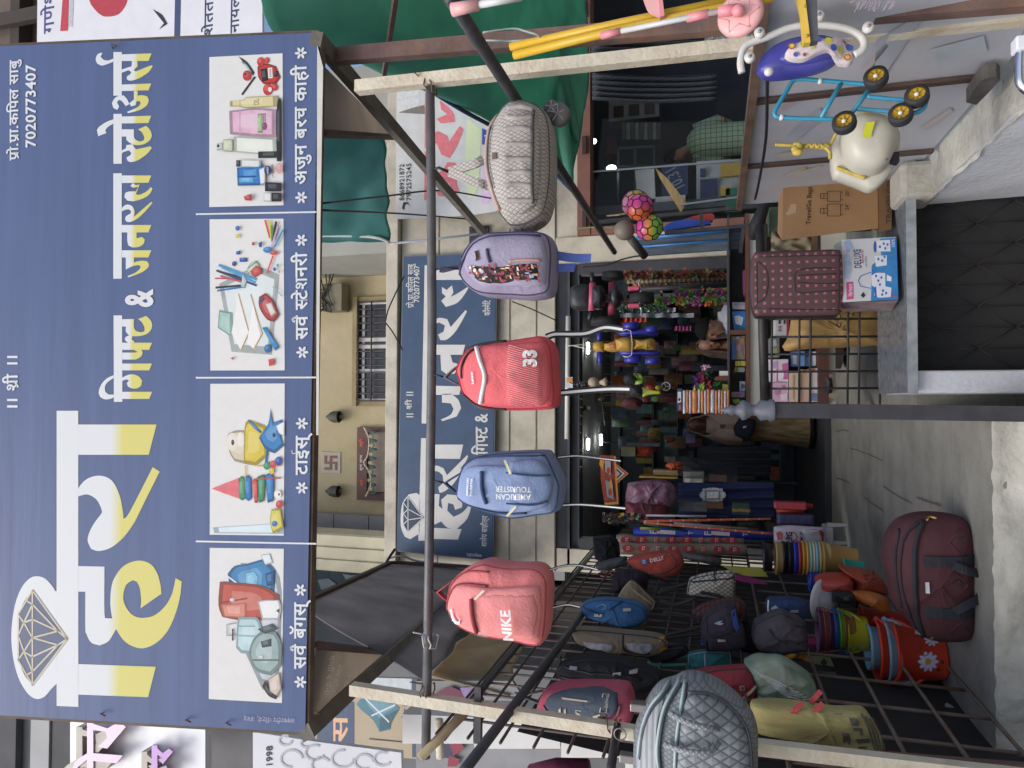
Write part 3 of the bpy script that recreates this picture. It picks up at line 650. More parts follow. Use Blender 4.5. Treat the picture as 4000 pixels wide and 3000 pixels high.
    # stationery : region (0,1) upper part and (0,0) lower part: y from -240 to 742 in (0,1)
    pic((0,1),[(1358,-238),(G+178,-242),(G+186,741),(1363,742)],[
        ('dfe8e6',('s',(1420,180),(1660,60),(G+150,120),(G+100,640),(1500,620))),('a9cdc4',('s',(1420,350),(1505,365),(1512,510),(1490,518),(1412,465))),('86a39d',[(1490,370),(1508,366),(1512,512),(1490,518)]),('f3f2ee',[(1545,245),(1614,495),(1560,610),(1500,500)]),('c09a4f',('l',(1545,245),(1614,495),.005)),('c09a4f',('l',(1614,495),(1562,608),.005)),('f6f5f2',[(1640,310),(G+30,510),(G-10,610),(1600,560)]),('c0a05f',('l',(1625,250),(G+40,500),.005)),('c0a05f',('l',(G+40,505),(1640,610),.005)),
        ('b8464a',('l',(1395,145),(1580,150),.006)),('2c4f86',('l',(1405,95),(1659,190),.01)),('4f9cc8',('l',(1420,60),(1659,150),.012)),('35383d',('l',(1415,100),(1570,140),.008)),('5da2cc',('l',(1440,75),(1650,170),.01)),('31343a',('l',(1400,205),(1580,190),.01)),('2f74b5',('l',(1410,225),(1580,200),.008)),('c06058',('l',(1430,130),(1590,175),.009)),('b5ccd3',('s',(1575,110),(1600,160),(1585,210),(1560,200))),
        ('2f5aa8',('s',(1552,12),(1600,12),(1600,38),(1552,38))),('27457e',('e',1517,50,14,16)),('d5d2b0',('s',(1595,100),(1620,50),(1659,30),(G+20,60),(G+30,110),(1650,140))),('c9504c',('s',(1620,100),(1659,60),(G+35,80),(G+40,110),(1650,140))),('44a0b8',('l',(1605,80),(1659,40),.006)),
        ('b9484a',('s',(G+20,265),(G+60,240),(G+110,290),(G+150,380),(G+120,425),(G+70,410),(G+20,330))),('dfd6cf',('s',(G+60,310),(G+100,300),(G+130,370),(G+100,395))),('3d5878',[(G+22,290),(G+45,262),(G+55,280),(G+35,308)]),
        ('3b8cc4',('s',(G+40,465),(G+65,460),(G+150,590),(G+125,615))),('2f6ea6',('e',G+75,600,22,28)),('c2514d',[(G+80,670),(G+115,665),(G+118,705),(G+85,715)]),('c2514d',[(1493,662),(1515,652),(1513,676)]),
        ('2a5db0',('s',(1530,-30),(1556,-35),(1556,-10),(1530,-10))),('d2cc55',('e',G-120,-130,12,14)),('b0484a',('e',G-18,-80,10,12)),('3566b0',('e',G-120,-180,14,16)),('cf5b50',('l',(G+60,-230),(G+90,-120),.01)),('d6cb3d',('l',(G+85,-225),(G+100,-110),.01)),('4fa055',('l',(G+100,-195),(G+105,-95),.01)),('27303d',('l',(G+130,-220),(G+110,-100),.011)),('cda6c8',('l',(G+140,-190),(G+100,-60),.008)),('3f8fc4',('l',(G+175,-170),(G+120,-60),.009)),('d25450',('l',(G+110,0),(G+70,110),.008)),('c9504c',('e',G+115,-20,26,14)),('3a7fb8',('e',G+75,-40,30,20)),('2b4d8c',('s',(G+15,-85),(G+40,-95),(G+35,-55),(G+20,-60))),('35a0a0',('e',G+140,60,8,10)),('3a58b0',('e',G+120,85,10,12)),('cfa13e',('e',G+150,100,8,10)),('9db4c8',('l',(G+110,200),(G+170,260),.006))],'printed picture of pencils, notebooks and desk supplies')
    # cosmetics
    pic((0,0),[(1357,370),(G+172,345),(G+178,1330),(1356,1342)],[
        ('2d2f35',('s',(1545,365),(1600,400),(1650,470),(1640,490),(1580,410))),('9fb6c4',('s',(1560,400),(1600,420),(1640,480),(1600,440))),('2d2f35',('l',(1570,610),(1650,500),.01)),('c23b34',('s',(G+10,430),(G+60,410),(G+130,430),(G+160,500),(G+130,545),(G+50,545),(G+15,500))),('26282c',('s',(G+30,450),(G+70,440),(G+80,520),(G+40,530))),('e9e6e0',[(G+78,440),(G+105,438),(G+108,505),(G+80,508)]),('26282c',('t','XOXO',(G+100,500),(G+98,445))),('26282c',('e',G+130,480,14,20)),('c23b34',('e',G+30,400,24,30)),('c23b34',('e',G+70,390,16,20)),('c23b34',('e',1600,490,28,34)),('26282c',('e',1590,480,8,10)),('c23b34',('e',G+75,580,30,38)),('c23b34',('e',G+120,565,20,24)),('e9e6e0',('e',G+90,580,12,16)),
        ('dcd29c',('s',(1490,655),(1570,650),(1590,630),(G+140,620),(G+145,690),(1590,700),(1560,690),(1490,690))),('c4b266',('l',(1555,652),(1555,692),.006)),('8c7a3a',('t','OIL',(G+20,680),(G+20,640),20)),('e0b8cc',('s',(1485,718),(1550,712),(1659,700),(G+130,710),(G+130,890),(1659,885),(1490,870))),('cfa0ba',('l',(1555,715),(1555,878),.006)),('b04c8c',('e',G+55,818,18,24)),('4c4046',('t','1Second',(G+66,838),(G+62,735),16)),('9cc08c',('s',(G+10,740),(G+40,735),(G+42,860),(G+12,860))),
        ('24262b',('s',(G+150,640),(G+158,630),(G+165,700),(G+165,1045),(G+135,1045),(G+135,700))),('e7ecdf',('s',(1515,885),(G+130,900),(G+135,1010),(1515,985))),('cfd4b4',('s',(1445,905),(1508,902),(1510,985),(1445,980))),('c2cbc4',('s',(1405,930),(1445,925),(1445,970),(1405,975))),('26282c',('e',1414,945,9,10)),('24262b',('s',(G+14,982),(G+160,980),(G+160,1022),(G+14,1025))),
        ('3a3c40',('s',(1530,1038),(1558,1038),(1558,1080),(1530,1080))),('e2e4e0',('s',(1560,1036),(G+30,1040),(G+30,1085),(1560,1082))),('2c7cc4',('s',(1535,1085),(1659,1085),(G+45,1060),(G+50,1200),(1540,1204))),('1c4f94',('l',(1540,1145),(1659,1143),.008)),('5aa8dc',('s',(1545,1150),(1650,1150),(1650,1185),(1545,1185))),('e6e8ec',('s',(G+20,1095),(G+60,1080),(G+60,1190),(G+30,1200))),('23345c',('e',G+76,1103,24,30)),('e6e8ec',('t','NIVEA',(G+82,1127),(G+80,1080))),('d9a0a0',('e',G+150,1090,20,36)),('8a4048',('t','LIP BUTTER',(G+115,1150),(G+112,1062))),
        ('22242a',('s',(G+58,1180),(G+165,1185),(G+165,1240),(G+58,1240))),('22242a',('s',(G+100,1250),(G+165,1250),(G+165,1306),(G+100,1306))),('dfe2e0',('s',(G+50,1248),(G+99,1250),(G+99,1306),(G+50,1306))),('c9463f',('s',(1578,1275),(1605,1262),(1630,1258),(1632,1300),(1590,1298)))],'printed picture of cosmetics and bottles')
sign()
# ================================================================== canopy frame, poles, neighbours
YP=3.0
WPOLE=m('painted_steel','cfc7b2',.7,.12,9,.5,45,dirt=.5,dcol='9a7a52')
GREYST=m('grey_steel','6f6a60',.7,.2,8,.4,40,dirt=.4,dcol='51483e')
BLK=m('black_steel','2b2c30',.5,.25,12,.2,50,dirt=.35,dcol='5a4a3c')
DRK=m('dark_steel','3a3b40',.5,.2,10,.2,40)
RUST=m('rusty_steel','66514a',.8,.25,8,.5,35,dirt=.6,dcol='85603f')
def bar(name,mat,a,b,wd,ht,label,cat,group=None,up=(0,1,0)):
    mb=MB();mb.beam(a,b,wd,ht,up);return tag(mb.build(name,mat),label,cat,group)
def rod(name,mat,pts,r,label,cat,group=None,n=10):
    mb=MB();mb.tube(pts,r,n);return tag(mb.build(name,mat),label,cat,group)
bar('square_post',WPOLE,P(1395,343,YP),P(4090,55,YP),.055,.055,'slim whitish square steel post holding up the right end of the board','post')
bar('square_post',WPOLE,P(1374,2690,YP),P(2480,2863,YP),.05,.05,'slim whitish square steel post at the left end of the board','post')
bar('square_post',WPOLE,P(2478,2862,YP),P(4100,3050,YP),.05,.05,'lower stained length of the left steel post beside the yellow mat','post')
bar('angle_post',RUST,P(1290,222,3.2),P(4080,-10,2.8),.075,.05,'rusty brown angle iron post right of the whitish post','post')
bar('angle_post',RUST,P(2950,2920,3.25),P(4050,3010,3.25),.045,.03,'orange rusty flat iron upright beside the yellow mat','post')
# braces from the board's lower corners back to the wall
bar('canopy_brace',GREYST,P(1235,150,3.0),P(1905,930,YF-.03),.07,.06,'grey steel brace from the lower right corner of the board to the wall','brace')
bar('canopy_brace',GREYST,P(1195,2862,3.0),P(1880,2240,YF-.03),.07,.06,'grey steel brace from the lower left corner of the board to the wall','brace')
def plate():
    c=P(1870,915,YF-.04);t=solo('wall_bracket',BLK,'small bolted plate fixing the right brace to the wall','bracket',lambda b:(b.box(c-Vector((.14,.0,.12)),c+Vector((.1,.02,.12)),.005),[b.box(c+Vector((x,-.02,z)),c+Vector((x+.03,0,z+.03))) for x in (-.1,.05) for z in (-.08,.06)]))
plate()
# long bar the bags hang from
rod('hanging_bar',m('bar_grey','5c5c5e',.45,.25,10,.2,50,dirt=.4,dcol='77716a'),[P(1680,340,YP),P(1684,700,YP),P(1688,1300,YP),P(1676,2200,YP),P(1663,2960,YP)],.021,'long dark pipe under the board from which the backpacks hang','bar')
rod('hanging_bar',BLK,[P(1755,-15,2.15),P(2400,985,6.5)],.025,'black pipe slanting back past the grey duffel on the right','bar')
rod('hanging_bar',DRK,[P(1812,3012,2.5),P(2186,2522,3.75),P(2300,2362,5.6)],.022,'dark pipe running back above the wire rack on the left','bar')
rod('bamboo_pole',m('bamboo','9a8a6c',.7,.2,14,.3,40),[P(1640,2960,2.95),P(1880,2720,3.2)],.022,'short tan pole slanting behind the left post','pole')
rod('side_pipe',WPOLE,[P(1720,2960,3.3),P(1715,2810,3.3)],.02,'stub of whitish pipe behind the left post','pipe')
bar('support_strut',BLK,P(1870,2680,3.02),P(1868,2900,3.02),.03,.03,'short black strut bolted across the left post','strut')
rod('front_rod',BLK,[P(2412,2836,3.0),P(2385,3010,2.7)],.018,'dark rod with a ring holding the grey quilted bag','rod')
# flex sheets over the canopy's ends
FLEX=m('flex_reverse','b3aa9e',.8,.1,3,.1,10,tr=.72)
b=MB();b.poly([P(1248,150,3.05),P(1262,512,3.05),P(1535,530,5.0),P(1500,500,4.9),P(1270,262,3.2)],(0,0,.006));tag(b.build('flex_sheet',FLEX),'brown reverse side of a flex sheet under the right end of the board','sheet')
pf=Plane(P(1236,2528,3.05),(P(1215,2830,3.05)-P(1236,2528,3.05)).cross(P(1500,2560,4.9)-P(1236,2528,3.05)))
if pf.n.z>0:pf.n=-pf.n
FQ=[pf.at(*p_) for p_ in ((1236,2528),(1215,2830),(1240,2815),(1500,2560))]
b=MB();b.poly(FQ,(0,0,.006));o=tag(b.build('flex_sheet',FLEX),'brown reverse of a flex sheet with mirrored writing, left end of the board','sheet')
b=MB()
for k,s_ in enumerate(('गणिी व सेनी','सवात व चटशा','सजावट')):
    pf.text(b,s_,q(1,2,480+k*55,930+k*50),q(1,2,440+k*60,1190),off=.006,hpx=75,bold=.02)
b.build('mirrored_print',m('flex_faint','ffffff',.8,.0,tr=.5),o)
bar('canopy_bar',m('brown_steel','4b3a33',.7,.2,8),P(1262,522,3.06),P(1545,536,5.0),.03,.03,'dark brown bar along the edge of the right flex sheet','bar')
bar('canopy_bar',m('brown_steel','4b3a33',.7,.2,8),P(1238,2520,3.06),P(1512,2548,5.0),.03,.03,'dark brown bar along the edge of the left flex sheet','bar')
# black awning of the shop on the left
TARP=m('black_tarp','9a9899',.75,.2,2.5,.5,5,spec=.3,tr=.6)
def tarp(b):
    A,B_,C,D=P(1180,2370,4.4),P(1530,2205,7.7),P(1960,2235,7.7),P(1665,2660,4.2)
    def f(u,v):
        p=(A*(1-u)+D*u)*(1-v)+(B_*(1-u)+C*u)*v
        return p+Vector((0,.05*noise.noise(p*1.5),-.10*math.sin(math.pi*v)*math.sin(math.pi*u)+.06*noise.noise(p*2.2)))
    b.grid(f,24,24)
t=thing('black_awning',P(1600,2400,6),'sagging black tarpaulin awning left of the old shop board','awning')
part('tarpaulin',TARP,t,tarp,solid=.01)
part('awning_frame',m('brown_steel','4b3a33',.7,.2,8),t,lambda b:(b.beam(P(1180,2368,4.4)+Vector((0,0,.03)),P(1535,2200,7.75)+Vector((0,0,.03)),.05,.05),b.beam(P(1535,2200,7.75),P(1990,2228,7.75),.05,.05)))
def cloth(b):
    A,B_,C,D=P(1680,2640,4.6),P(1880,2420,6.2),P(2060,2400,6.2),P(1990,2720,4.6)
    b.grid(lambda u,v:(A*(1-u)*(1-v)+B_*(1-u)*v+C*u*v+D*u*(1-v))+Vector((0,0,.06*noise.noise((u*5,v*5,1)))),20,20)
tag(part('tan_sheet',m('tan_tarp','b5a78e',.85,.15,4,.6,6,tr=.5),None,cloth,solid=.01),'wrinkled tan sheet hanging under the black awning','sheet')
# net dealer's banner on the left
t=thing('net_banner',P(1400,2830,5.2),'beige banner picturing a tied green net bundle, behind the left post','banner')
pb=Plane(P(1400,2830,5.2),(.15,-1,0))
def bp(b):
    b.poly([pb.at(*q(1,2,*p)) for p in [(385,1060),(1050,1080),(1050,1600),(385,1560)]],(0,.02,0))
part('banner_sheet',m('banner_beige','b9ab90',.7,.06),t,bp)
mats=[];b=MB()
shapes(pb,b,mats,(1,2),[('45566e',[(395,1230),(635,1230),(635,1545),(395,1535)]),('e3b58c',('t','स',(592,1500),(592,1310),60)),('c6cfd2',[(640,1070),(1010,1080),(1005,1215),(640,1185)]),('45566e',[(1012,1078),(1048,1078),(1048,1590),(1012,1590)]),
   ('4f7f8c',('s',(650,1245),(700,1185),(840,1200),(930,1270),(880,1355),(870,1410),(800,1425),(760,1350),(690,1290))),('6f9aa6',('s',(700,1200),(830,1210),(900,1265),(800,1330),(740,1270))),('37626e',('s',(800,1340),(930,1275),(880,1360),(870,1400),(800,1425))),('d3dde0',('l',(690,1190),(860,1360),.012)),('d3dde0',('l',(750,1320),(900,1250),.012)),('3f5aa0',('t','ग~ीन नेट',(992,1360),(992,1200),22)),('2c3037',('l',(735,1470),(945,1490),.008))])
b.build('banner_print',mats,t)
# white cladding with printed scrolls at the very left
t=thing('scroll_panel',P(1500,2960,3.6),'white fascia printed with pale scrolls and the year 1998','panel')
pw=Plane(P(1300,2900,3.6),(.25,-1,0))
part('fascia',m('fascia_white','dfe1e6',.4,.04),t,lambda b:b.poly([pw.at(*q(1,2,*p)) for p in [(-20,1425),(395,1490),(940,1560),(945,1700),(-20,1700)]],(0,.03,0)))
b=MB()
for cx,cy,r_,a0,a1 in ((190,1480,40,0,300),(230,1600,70,90,360),(380,1560,60,20,300),(420,1640,60,60,330),(560,1600,70,0,280),(700,1620,60,60,360),(820,1600,55,30,300),(320,1500,30,60,300)):
    pts=[pw.at(*q(1,2,x,y),.004) for x,y in ell(cx,cy,r_,r_*.8,16,a0,a1)]
    for p0,p1 in zip(pts,pts[1:]):
        d=(p1-p0).normalized();s_=d.cross(pw.n)*.006;b.quad(p0+s_,p0-s_,p1-s_,p1+s_)
b.build('scroll_print',m('fascia_grey','b9bdc6',.5,.03),t)
b=MB();pw.text(b,'1998',q(1,2,105,1640),q(1,2,105,1515),hpx=24,bold=.02);b.build('lettering',m('ink_dark','33353c',.6,.03),t)
# white glazed tiles and a dark shop interior further left
t=thing('tiled_pier',P(2300,2920,3.9),'white tiled pier at the far left behind the steel post','pier')
part('tiles',m('white_tile','d5d6d3',.35,.05),t,lambda b:[b.poly([P(x0+2,y0,3.9),P(x1-2,y0+(x1-x0)*.04,3.9),P(x1-2,y1,3.9),P(x0+2,y1,3.9)],(0,.2,0)) for x0,x1,y0,y1 in ((1570,1850,2790,2905),(1850,2190,2790,2925),(2190,2440,2810,2960),(2440,3050,2860,3040),(3050,4100,2960,3060))])
part('joint',m('rust_streak','8a7c66',.8),t,lambda b:b.poly([P(1850,2795,3.93),P(2900,2830,3.93),P(2900,2950,3.93),P(1850,2920,3.93)],(0,.1,0)))
t=thing('mural_board',P(1850,2880,4.6),'grey board painted with maroon and purple swirls at the far left','board')
pm=Plane(P(1850,2880,4.6),(0,-1,0))
mats=[];b=MB();b2=MB()
part('board',m('mural_grey','8b8c8e',.7),t,lambda b:b.poly([P(1625,2660,4.62),P(2000,2660,4.62),P(2300,3080,4.62),P(1625,3080,4.62)],(0,.03,0)))
shapes(pm,b,mats,(1,2),[('6b2a44',('s',(1150,1180),(1260,1130),(1400,1190),(1340,1240),(1200,1230))),('8a78a8',('s',(1320,1140),(1450,1130),(1480,1200),(1360,1220))),('2f3550',('s',(1200,1440),(1250,1420),(1300,1500),(1280,1600),(1200,1590))),('8a3040',('s',(1240,1450),(1300,1440),(1350,1530),(1280,1580))),('8a3040',('s',(1250,1580),(1320,1600),(1300,1650),(1240,1650)))])
b.build('mural_paint',mats,t)
rod('maroon_bundle',m('maroon_cloth','5f1f3c',.9,.2,6,.6,20),[P(2080,3045,3.5),P(2180,3020,3.5),P(2300,3024,3.5)],.07,'bunched maroon cloth at the far left edge beneath the rack','cloth')
# building with raised pink letters, upper left
t=thing('lettered_fascia',P(500,2920,6.5),'white fascia carrying raised pink and purple Devanagari letters, upper left','fascia')
pl=Plane(P(500,2900,6.5),(0,-1,.0))
part('fascia_sheet',m('fascia_white','dfe1e6',.4,.04),t,lambda b:b.poly([pl.at(*q(0,2,*p)) for p in [(455,1200),(1330,1200),(1330,1720),(455,1720)]],(0,.1,0)))
def raised(name,c,polys):
    b=MB()
    for p in polys:
        pts=[pl.at(*q(0,2,*a),.16) for a in p];b.mi(1).poly(pts,pl.n*.012)
        pts=[pl.at(*q(0,2,*a),.0) for a in p];b.mi(0).poly([x_+pl.n*.001 for x_ in pts],pl.n*.155)
    b.build(name,[m('letter_side','a9a398',.5),c],t)
PK,PU=m('pink_acrylic','d3aecb',.35,.05),m('purple_acrylic','a777bd',.35,.05)
raised('raised_letter',PK,[[(570,1355),(610,1355),(610,1720),(570,1720)],softpoly([(610,1370),(700,1400),(780,1355),(820,1390),(700,1530),(640,1520),(700,1460),(690,1420),(610,1410)],3),[(610,1560),(800,1575),(760,1625),(610,1610)],softpoly([(470,1720),(490,1620),(570,1560),(570,1600),(510,1650),(500,1720)],3)])
raised('raised_letter',PU,[[(988,1510),(1025,1510),(1025,1720),(988,1720)],softpoly([(1025,1530),(1060,1560),(1100,1530),(1125,1550),(1060,1630),(1030,1600),(1060,1590),(1025,1570)],3),softpoly([(1025,1660),(1080,1640),(1110,1700),(1090,1720),(1025,1700)],3)])
solo('grey_facade',[m('facade_grey','6f7072',.8,.15,2,dirt=.3),m('facade_band','a6a8a8',.8,.1,2),m('facade_dark','4a4b4e',.8,.2,2)],'grey concrete building rising behind the raised pink letters','building',lambda b:(b.box((-9,7.2,0),(P(1000,2500,7.2).x,9.6,14)),b.mi(2).box((-9,7.1,zat(60,2950,7.1)),(P(100,2700,7.1).x,7.19,14)),b.mi(1).box((-9,7.0,zat(190,2950,7.0)),(P(100,2700,7).x,7.19,zat(118,2950,7.0))),b.mi(2).box((-9,7.02,zat(270,2950,7.0)),(P(100,2700,7).x,7.19,zat(192,2950,7.0)-.02))))
# white banner upper right
t=thing('white_banner',P(600,60,5.6),'white flex banner with red shapes and purple Devanagari, upper right','banner')
pl2=Plane(P(600,60,5.6),(0,-1,.0))
part('banner_sheet',m('banner_white','d9dadf',.5,.04),t,lambda b:b.poly([pl2.at(*q(0,0,*p)) for p in [(245,-260),(1700,-260),(1700,420),(238,420)]],(0,.03,0)))
mats=[];b=MB()
shapes(pl2,b,mats,(0,0),[('b23a44',('s',(560,-60),(590,30),(650,95),(700,108),(770,90),(820,20),(830,-60))),('b8404a',[(410,-80),(448,-80),(440,198),(390,202)]),('b9b9bd',[(455,-80),(480,-80),(470,172),(446,172)]),('4f4a80',('t','गणेश',(345,210),(350,-75),46)),('2d2a3c',('s',(990,60),(1050,95),(1085,155),(1030,190),(1062,150))),('3f4a70',[(1135,-80),(1172,-80),(1165,260),(1128,262)]),('33405c',('t','शेततळ',(1375,225),(1380,-95),36)),('33405c',('t','नायलॉन',(1545,210),(1550,-95),36)),('4f4a80',('t','र',(345,330),(345,270),46))])
b.build('banner_print',mats,t)
solo('brown_facade',[m('facade_brown','6b5f55',.8,.2,3),m('facade_grille','3b332e',.7)],'brown balcony structure above the white banner, upper right','building',lambda b:(b.box((P(50,120,7.5).x-1.0,7.5,zat(300,60,7.5)),(9,9.6,14)),b.mi(1).box((P(50,200,7.4).x-.6,7.3,zat(75,60,7.3)),(9,7.49,zat(40,60,7.3))),b.box((P(50,110,7.3).x,7.2,zat(150,60,7.2)),(P(50,60,7.3).x,7.29,14))))
# green tarpaulins of the shop on the right
GRN=m('green_tarp','6fb39d',.75,.14,3,.5,10,spec=.3,tr=.55)
def g1(b):
    A,B_,C,D=P(1245,512,6.0),P(1245,945,7.2),P(1522,945,7.3),P(1500,470,6.4)
    b.grid(lambda u,v:(A*(1-u)*(1-v)+B_*(1-u)*v+C*u*v+D*u*(1-v))+Vector((0,.06*noise.noise((u*3,v*7,1)),.04*noise.noise((u*2,v*6,3)))),24,24)
t=thing('green_awning',P(1380,750,6.8),'green tarpaulin stretched between the board and the wall','awning')
part('tarpaulin',m('teal_tarp','528c89',.75,.1,3,.3,10,spec=.3,tr=.5),t,g1,solid=.012)
part('hem',m('green_hem','a9b3ac',.8),t,lambda b:b.tube(crom([P(1240,920,7.15),P(1400,922,7.2),P(1480,930,7.22),P(1522,948,7.28)],4),.02,6))
def g2(b):
    # big sheet: from the street side frame high up, down to the lintel of the glass shop
    top=[P(1000,-60,3.6),P(1075,125,3.7),P(1330,220,4.3),P(1492,265,5.2)]
    mid=[P(1600,-80,4.4),P(1640,150,4.6),P(1720,350,5.4),P(1800,420,6.0)]
    low=[P(2150,-120,6.6),P(2140,150,6.8),P(2130,400,7.0),P(2050,560,7.0)]
    bot=[P(2290,-120,7.5),P(2298,200,7.55),P(2280,450,7.5),P(2235,740,7.45)]
    rows=[crom(r_,8) for r_ in (top,mid,low,bot)]
    n=len(rows[0])
    def f(u,v):
        i=min(n-1,int(round(u*(n-1))));colp=crom([r_[i] for r_ in rows],8);k=min(len(colp)-1,int(round(v*(len(colp)-1))))
        p=colp[k];return p+Vector((0,.07*noise.noise(p*1.3)+.05*v*noise.noise((p.x*6,0,0)),.05*noise.noise(p*2.0)))
    b.grid(f,24,24)
t=thing('green_tarpaulin',P(1800,200,5.5),'large green tarpaulin draped over the glass shop on the right','tarpaulin')
part('sheet',GRN,t,g2,solid=.012)
def fold(b):
    for x0,y0,x1,y1,w_ in ((2080,230,2240,640,.10),(2150,60,2260,560,.08),(2190,330,2235,730,.07)):
        pts=crom([P(x0,y0,7.0),P((x0+x1)/2-8,(y0+y1)/2,7.25),P(x1,y1,7.4)],6)
        b.tube([p+Vector((0,-.03,0)) for p in pts],[w_*.3+w_*.7*math.sin(math.pi*k/(len(pts)-1)) for k in range(len(pts))],8)
part('fold',GRN,t,fold)
part('hem',m('blue_hem','2b3f5c',.7),t,lambda b:b.tube(crom([P(1490,262,5.15),P(1640,330,5.5),P(1805,430,5.95),P(2050,570,6.95),P(2235,745,7.42)],6),.022,6))
bar('awning_strut',m('strut_brown','5e4a42',.8,.2,8,dirt=.4),P(1550,-40,3.9),P(1500,290,4.6),.03,.03,'thin brown strut under the green tarpaulin','strut')
for x,y,lb in ((1683,338,'rusty wire tie binding the long pipe to the right post'),(1668,2698,'wire tie binding the long pipe to the left post'),(1520,2320,'white cord knotted round the long pipe by the pink bag') if 0 else (1680,2505,'pale cord knotted round the long pipe by the salmon bag'),(2400,2836,'wire tie at the ringed rod on the left post')):
    c_=P(x,y,YP);r0=random.Random(x);rod('wire_tie',m('tie_wire','6b5140' if x != 1680 else 'c9c7c2',.6),[c_+Vector((.035*math.cos(k*.9)+r0.uniform(-.006,.006),.035*math.sin(k*.9),.004*k-.03+r0.uniform(-.01,.01))) for k in range(16)]+[c_+Vector((.05,-.05,.06))],.0035,lb,'tie',n=5)
# ================================================================== old board, right shop, interior
t=thing('old_shop_board',P(1740,1600,YF-.06),'older faded dark blue shop board fixed to the beam above the opening','signboard')
OP=Plane((0,YF-.08,0),(0,-1,0))
OC=[(1552,2150),(1922,2185),(1937,990),(1577,1005)]
OB=m('faded_blue_board','344b68',.6,.15,4,.05,10,dirt=.2,dcol='3b5573')
part('board',OB,t,lambda b:b.poly([OP.at(*p) for p in OC],(0,.05,0)))
part('trim',m('old_trim','5d6670',.6),t,lambda b:[b.beam(OP.at(*a)+Vector((0,.02,0)),OP.at(*c)+Vector((0,.02,0)),.03,.03) for a,c in zip(OC,OC[1:]+OC[:1])])
OW=m('faded_white','cbcbc6',.6,.06)
A_=[q(1,1,*p) for p in [(1093,60),(1150,60),(1133,1087),(1073,1085)]]
B2=[q(1,1,*p) for p in [(1070,1180),(1132,1180),(1112,1845),(1052,1845)]]
def zz(pl):return [q(1,1,*p) for p in pl]
op=[A_,B2,
    zz([(1130,1222),(1343,1222),(1322,1315),(1128,1312)]),                                   # aa
    softpoly(zz([(1125,1368),(1170,1358),(1215,1375),(1238,1420),(1368,1290),(1375,1300),(1300,1450),(1230,1520),(1190,1535),(1180,1500),(1215,1470),(1210,1420),(1175,1395),(1123,1400)]),3),
    softpoly(zz([(1120,1540),(1190,1543),(1185,1620),(1210,1640),(1200,1580),(1240,1545),(1300,1550),(1335,1600),(1335,1630),(1290,1645),(1280,1610),(1245,1600),(1240,1650),(1280,1690),(1340,1660),(1390,1600),(1400,1605),(1370,1700),(1300,1770),(1240,1760),(1200,1720),(1160,1740),(1130,1700),(1130,1600),(1118,1600)]),3),
    zz([(1115,1760),(1332,1770),(1310,1838),(1113,1832)]),
    softpoly(zz([(1062,1550),(1040,1535),(990,1545),(950,1600),(938,1680),(940,1760),(965,1820),(1000,1835),(1040,1810),(1060,1800)]),3),
    zz([(1137,840),(1330,845),(1318,900),(1135,900)]),softpoly(zz([(1205,895),(1260,890),(1310,930),(1330,985),(1300,1040),(1210,1070),(1196,1060),(1260,1030),(1280,990),(1262,955),(1205,950)]),3),
    zz([(1142,575),(1356,575),(1338,640),(1140,640)]),softpoly(zz([(1195,640),(1260,640),(1275,690),(1310,700),(1300,760),(1240,770),(1200,740)]),3),
    softpoly(zz([(1145,420),(1190,400),(1240,410),(1262,460),(1358,350),(1368,360),(1300,480),(1240,540),(1195,545),(1180,510),(1215,490),(1225,450),(1185,430),(1145,450)]),3),
    zz([(1150,90),(1360,90),(1350,155),(1148,155)]),softpoly(zz([(1205,200),(1235,220),(1270,190),(1280,235),(1262,265),(1310,240),(1372,200),(1370,220),(1310,300),(1230,330),(1200,290),(1230,262),(1205,240)]),3)]
b=MB();[OP.poly(b,p,.003) for p in op]
OP.text(b,'प~ो.प~ा.किपल साबु',q(1,1,1020,335),q(1,1,1020,50),hpx=22);OP.text(b,'7020773407',q(1,1,1058,300),q(1,1,1058,60),hpx=20,bold=.02)
OP.text(b,'|| श~ी ||',q(1,1,1008,1045),q(1,1,1008,880),hpx=20)
OP.text(b,'िग{फ}ट &',q(1,1,1500,1290),q(1,1,1498,1020),hpx=46,bold=.02);OP.text(b,'काॅ{स}मेिट',q(1,1,1518,385),q(1,1,1518,285),hpx=22)
OP.text(b,'शालेय साहीत्य',q(1,2,1495,225),q(1,2,1500,25),hpx=20)
OP.text(b,'अक्षरदीप',q(1,2,1465,275),q(1,2,1365,265),hpx=10)
b.build('lettering',OW,t)
D=[(955,1600),(985,1560),(1085,1695),(985,1790),(955,1740)]
b=MB();OP.poly(b,zz(D),.005);b.build('diamond',m('old_diamond','2b3c52',.6),t)
b=MB()
for x0,y0,x1,y1 in ((985,1560,985,1790),(955,1600,985,1640),(955,1670,985,1640),(955,1670,985,1710),(955,1740,985,1710),(985,1640,1085,1695),(985,1710,1085,1695),(985,1560,1085,1695),(985,1790,1085,1695)):OP.line(b,q(1,1,x0,y0),q(1,1,x1,y1),.01,.007)
b.build('facet_lines',OW,t)
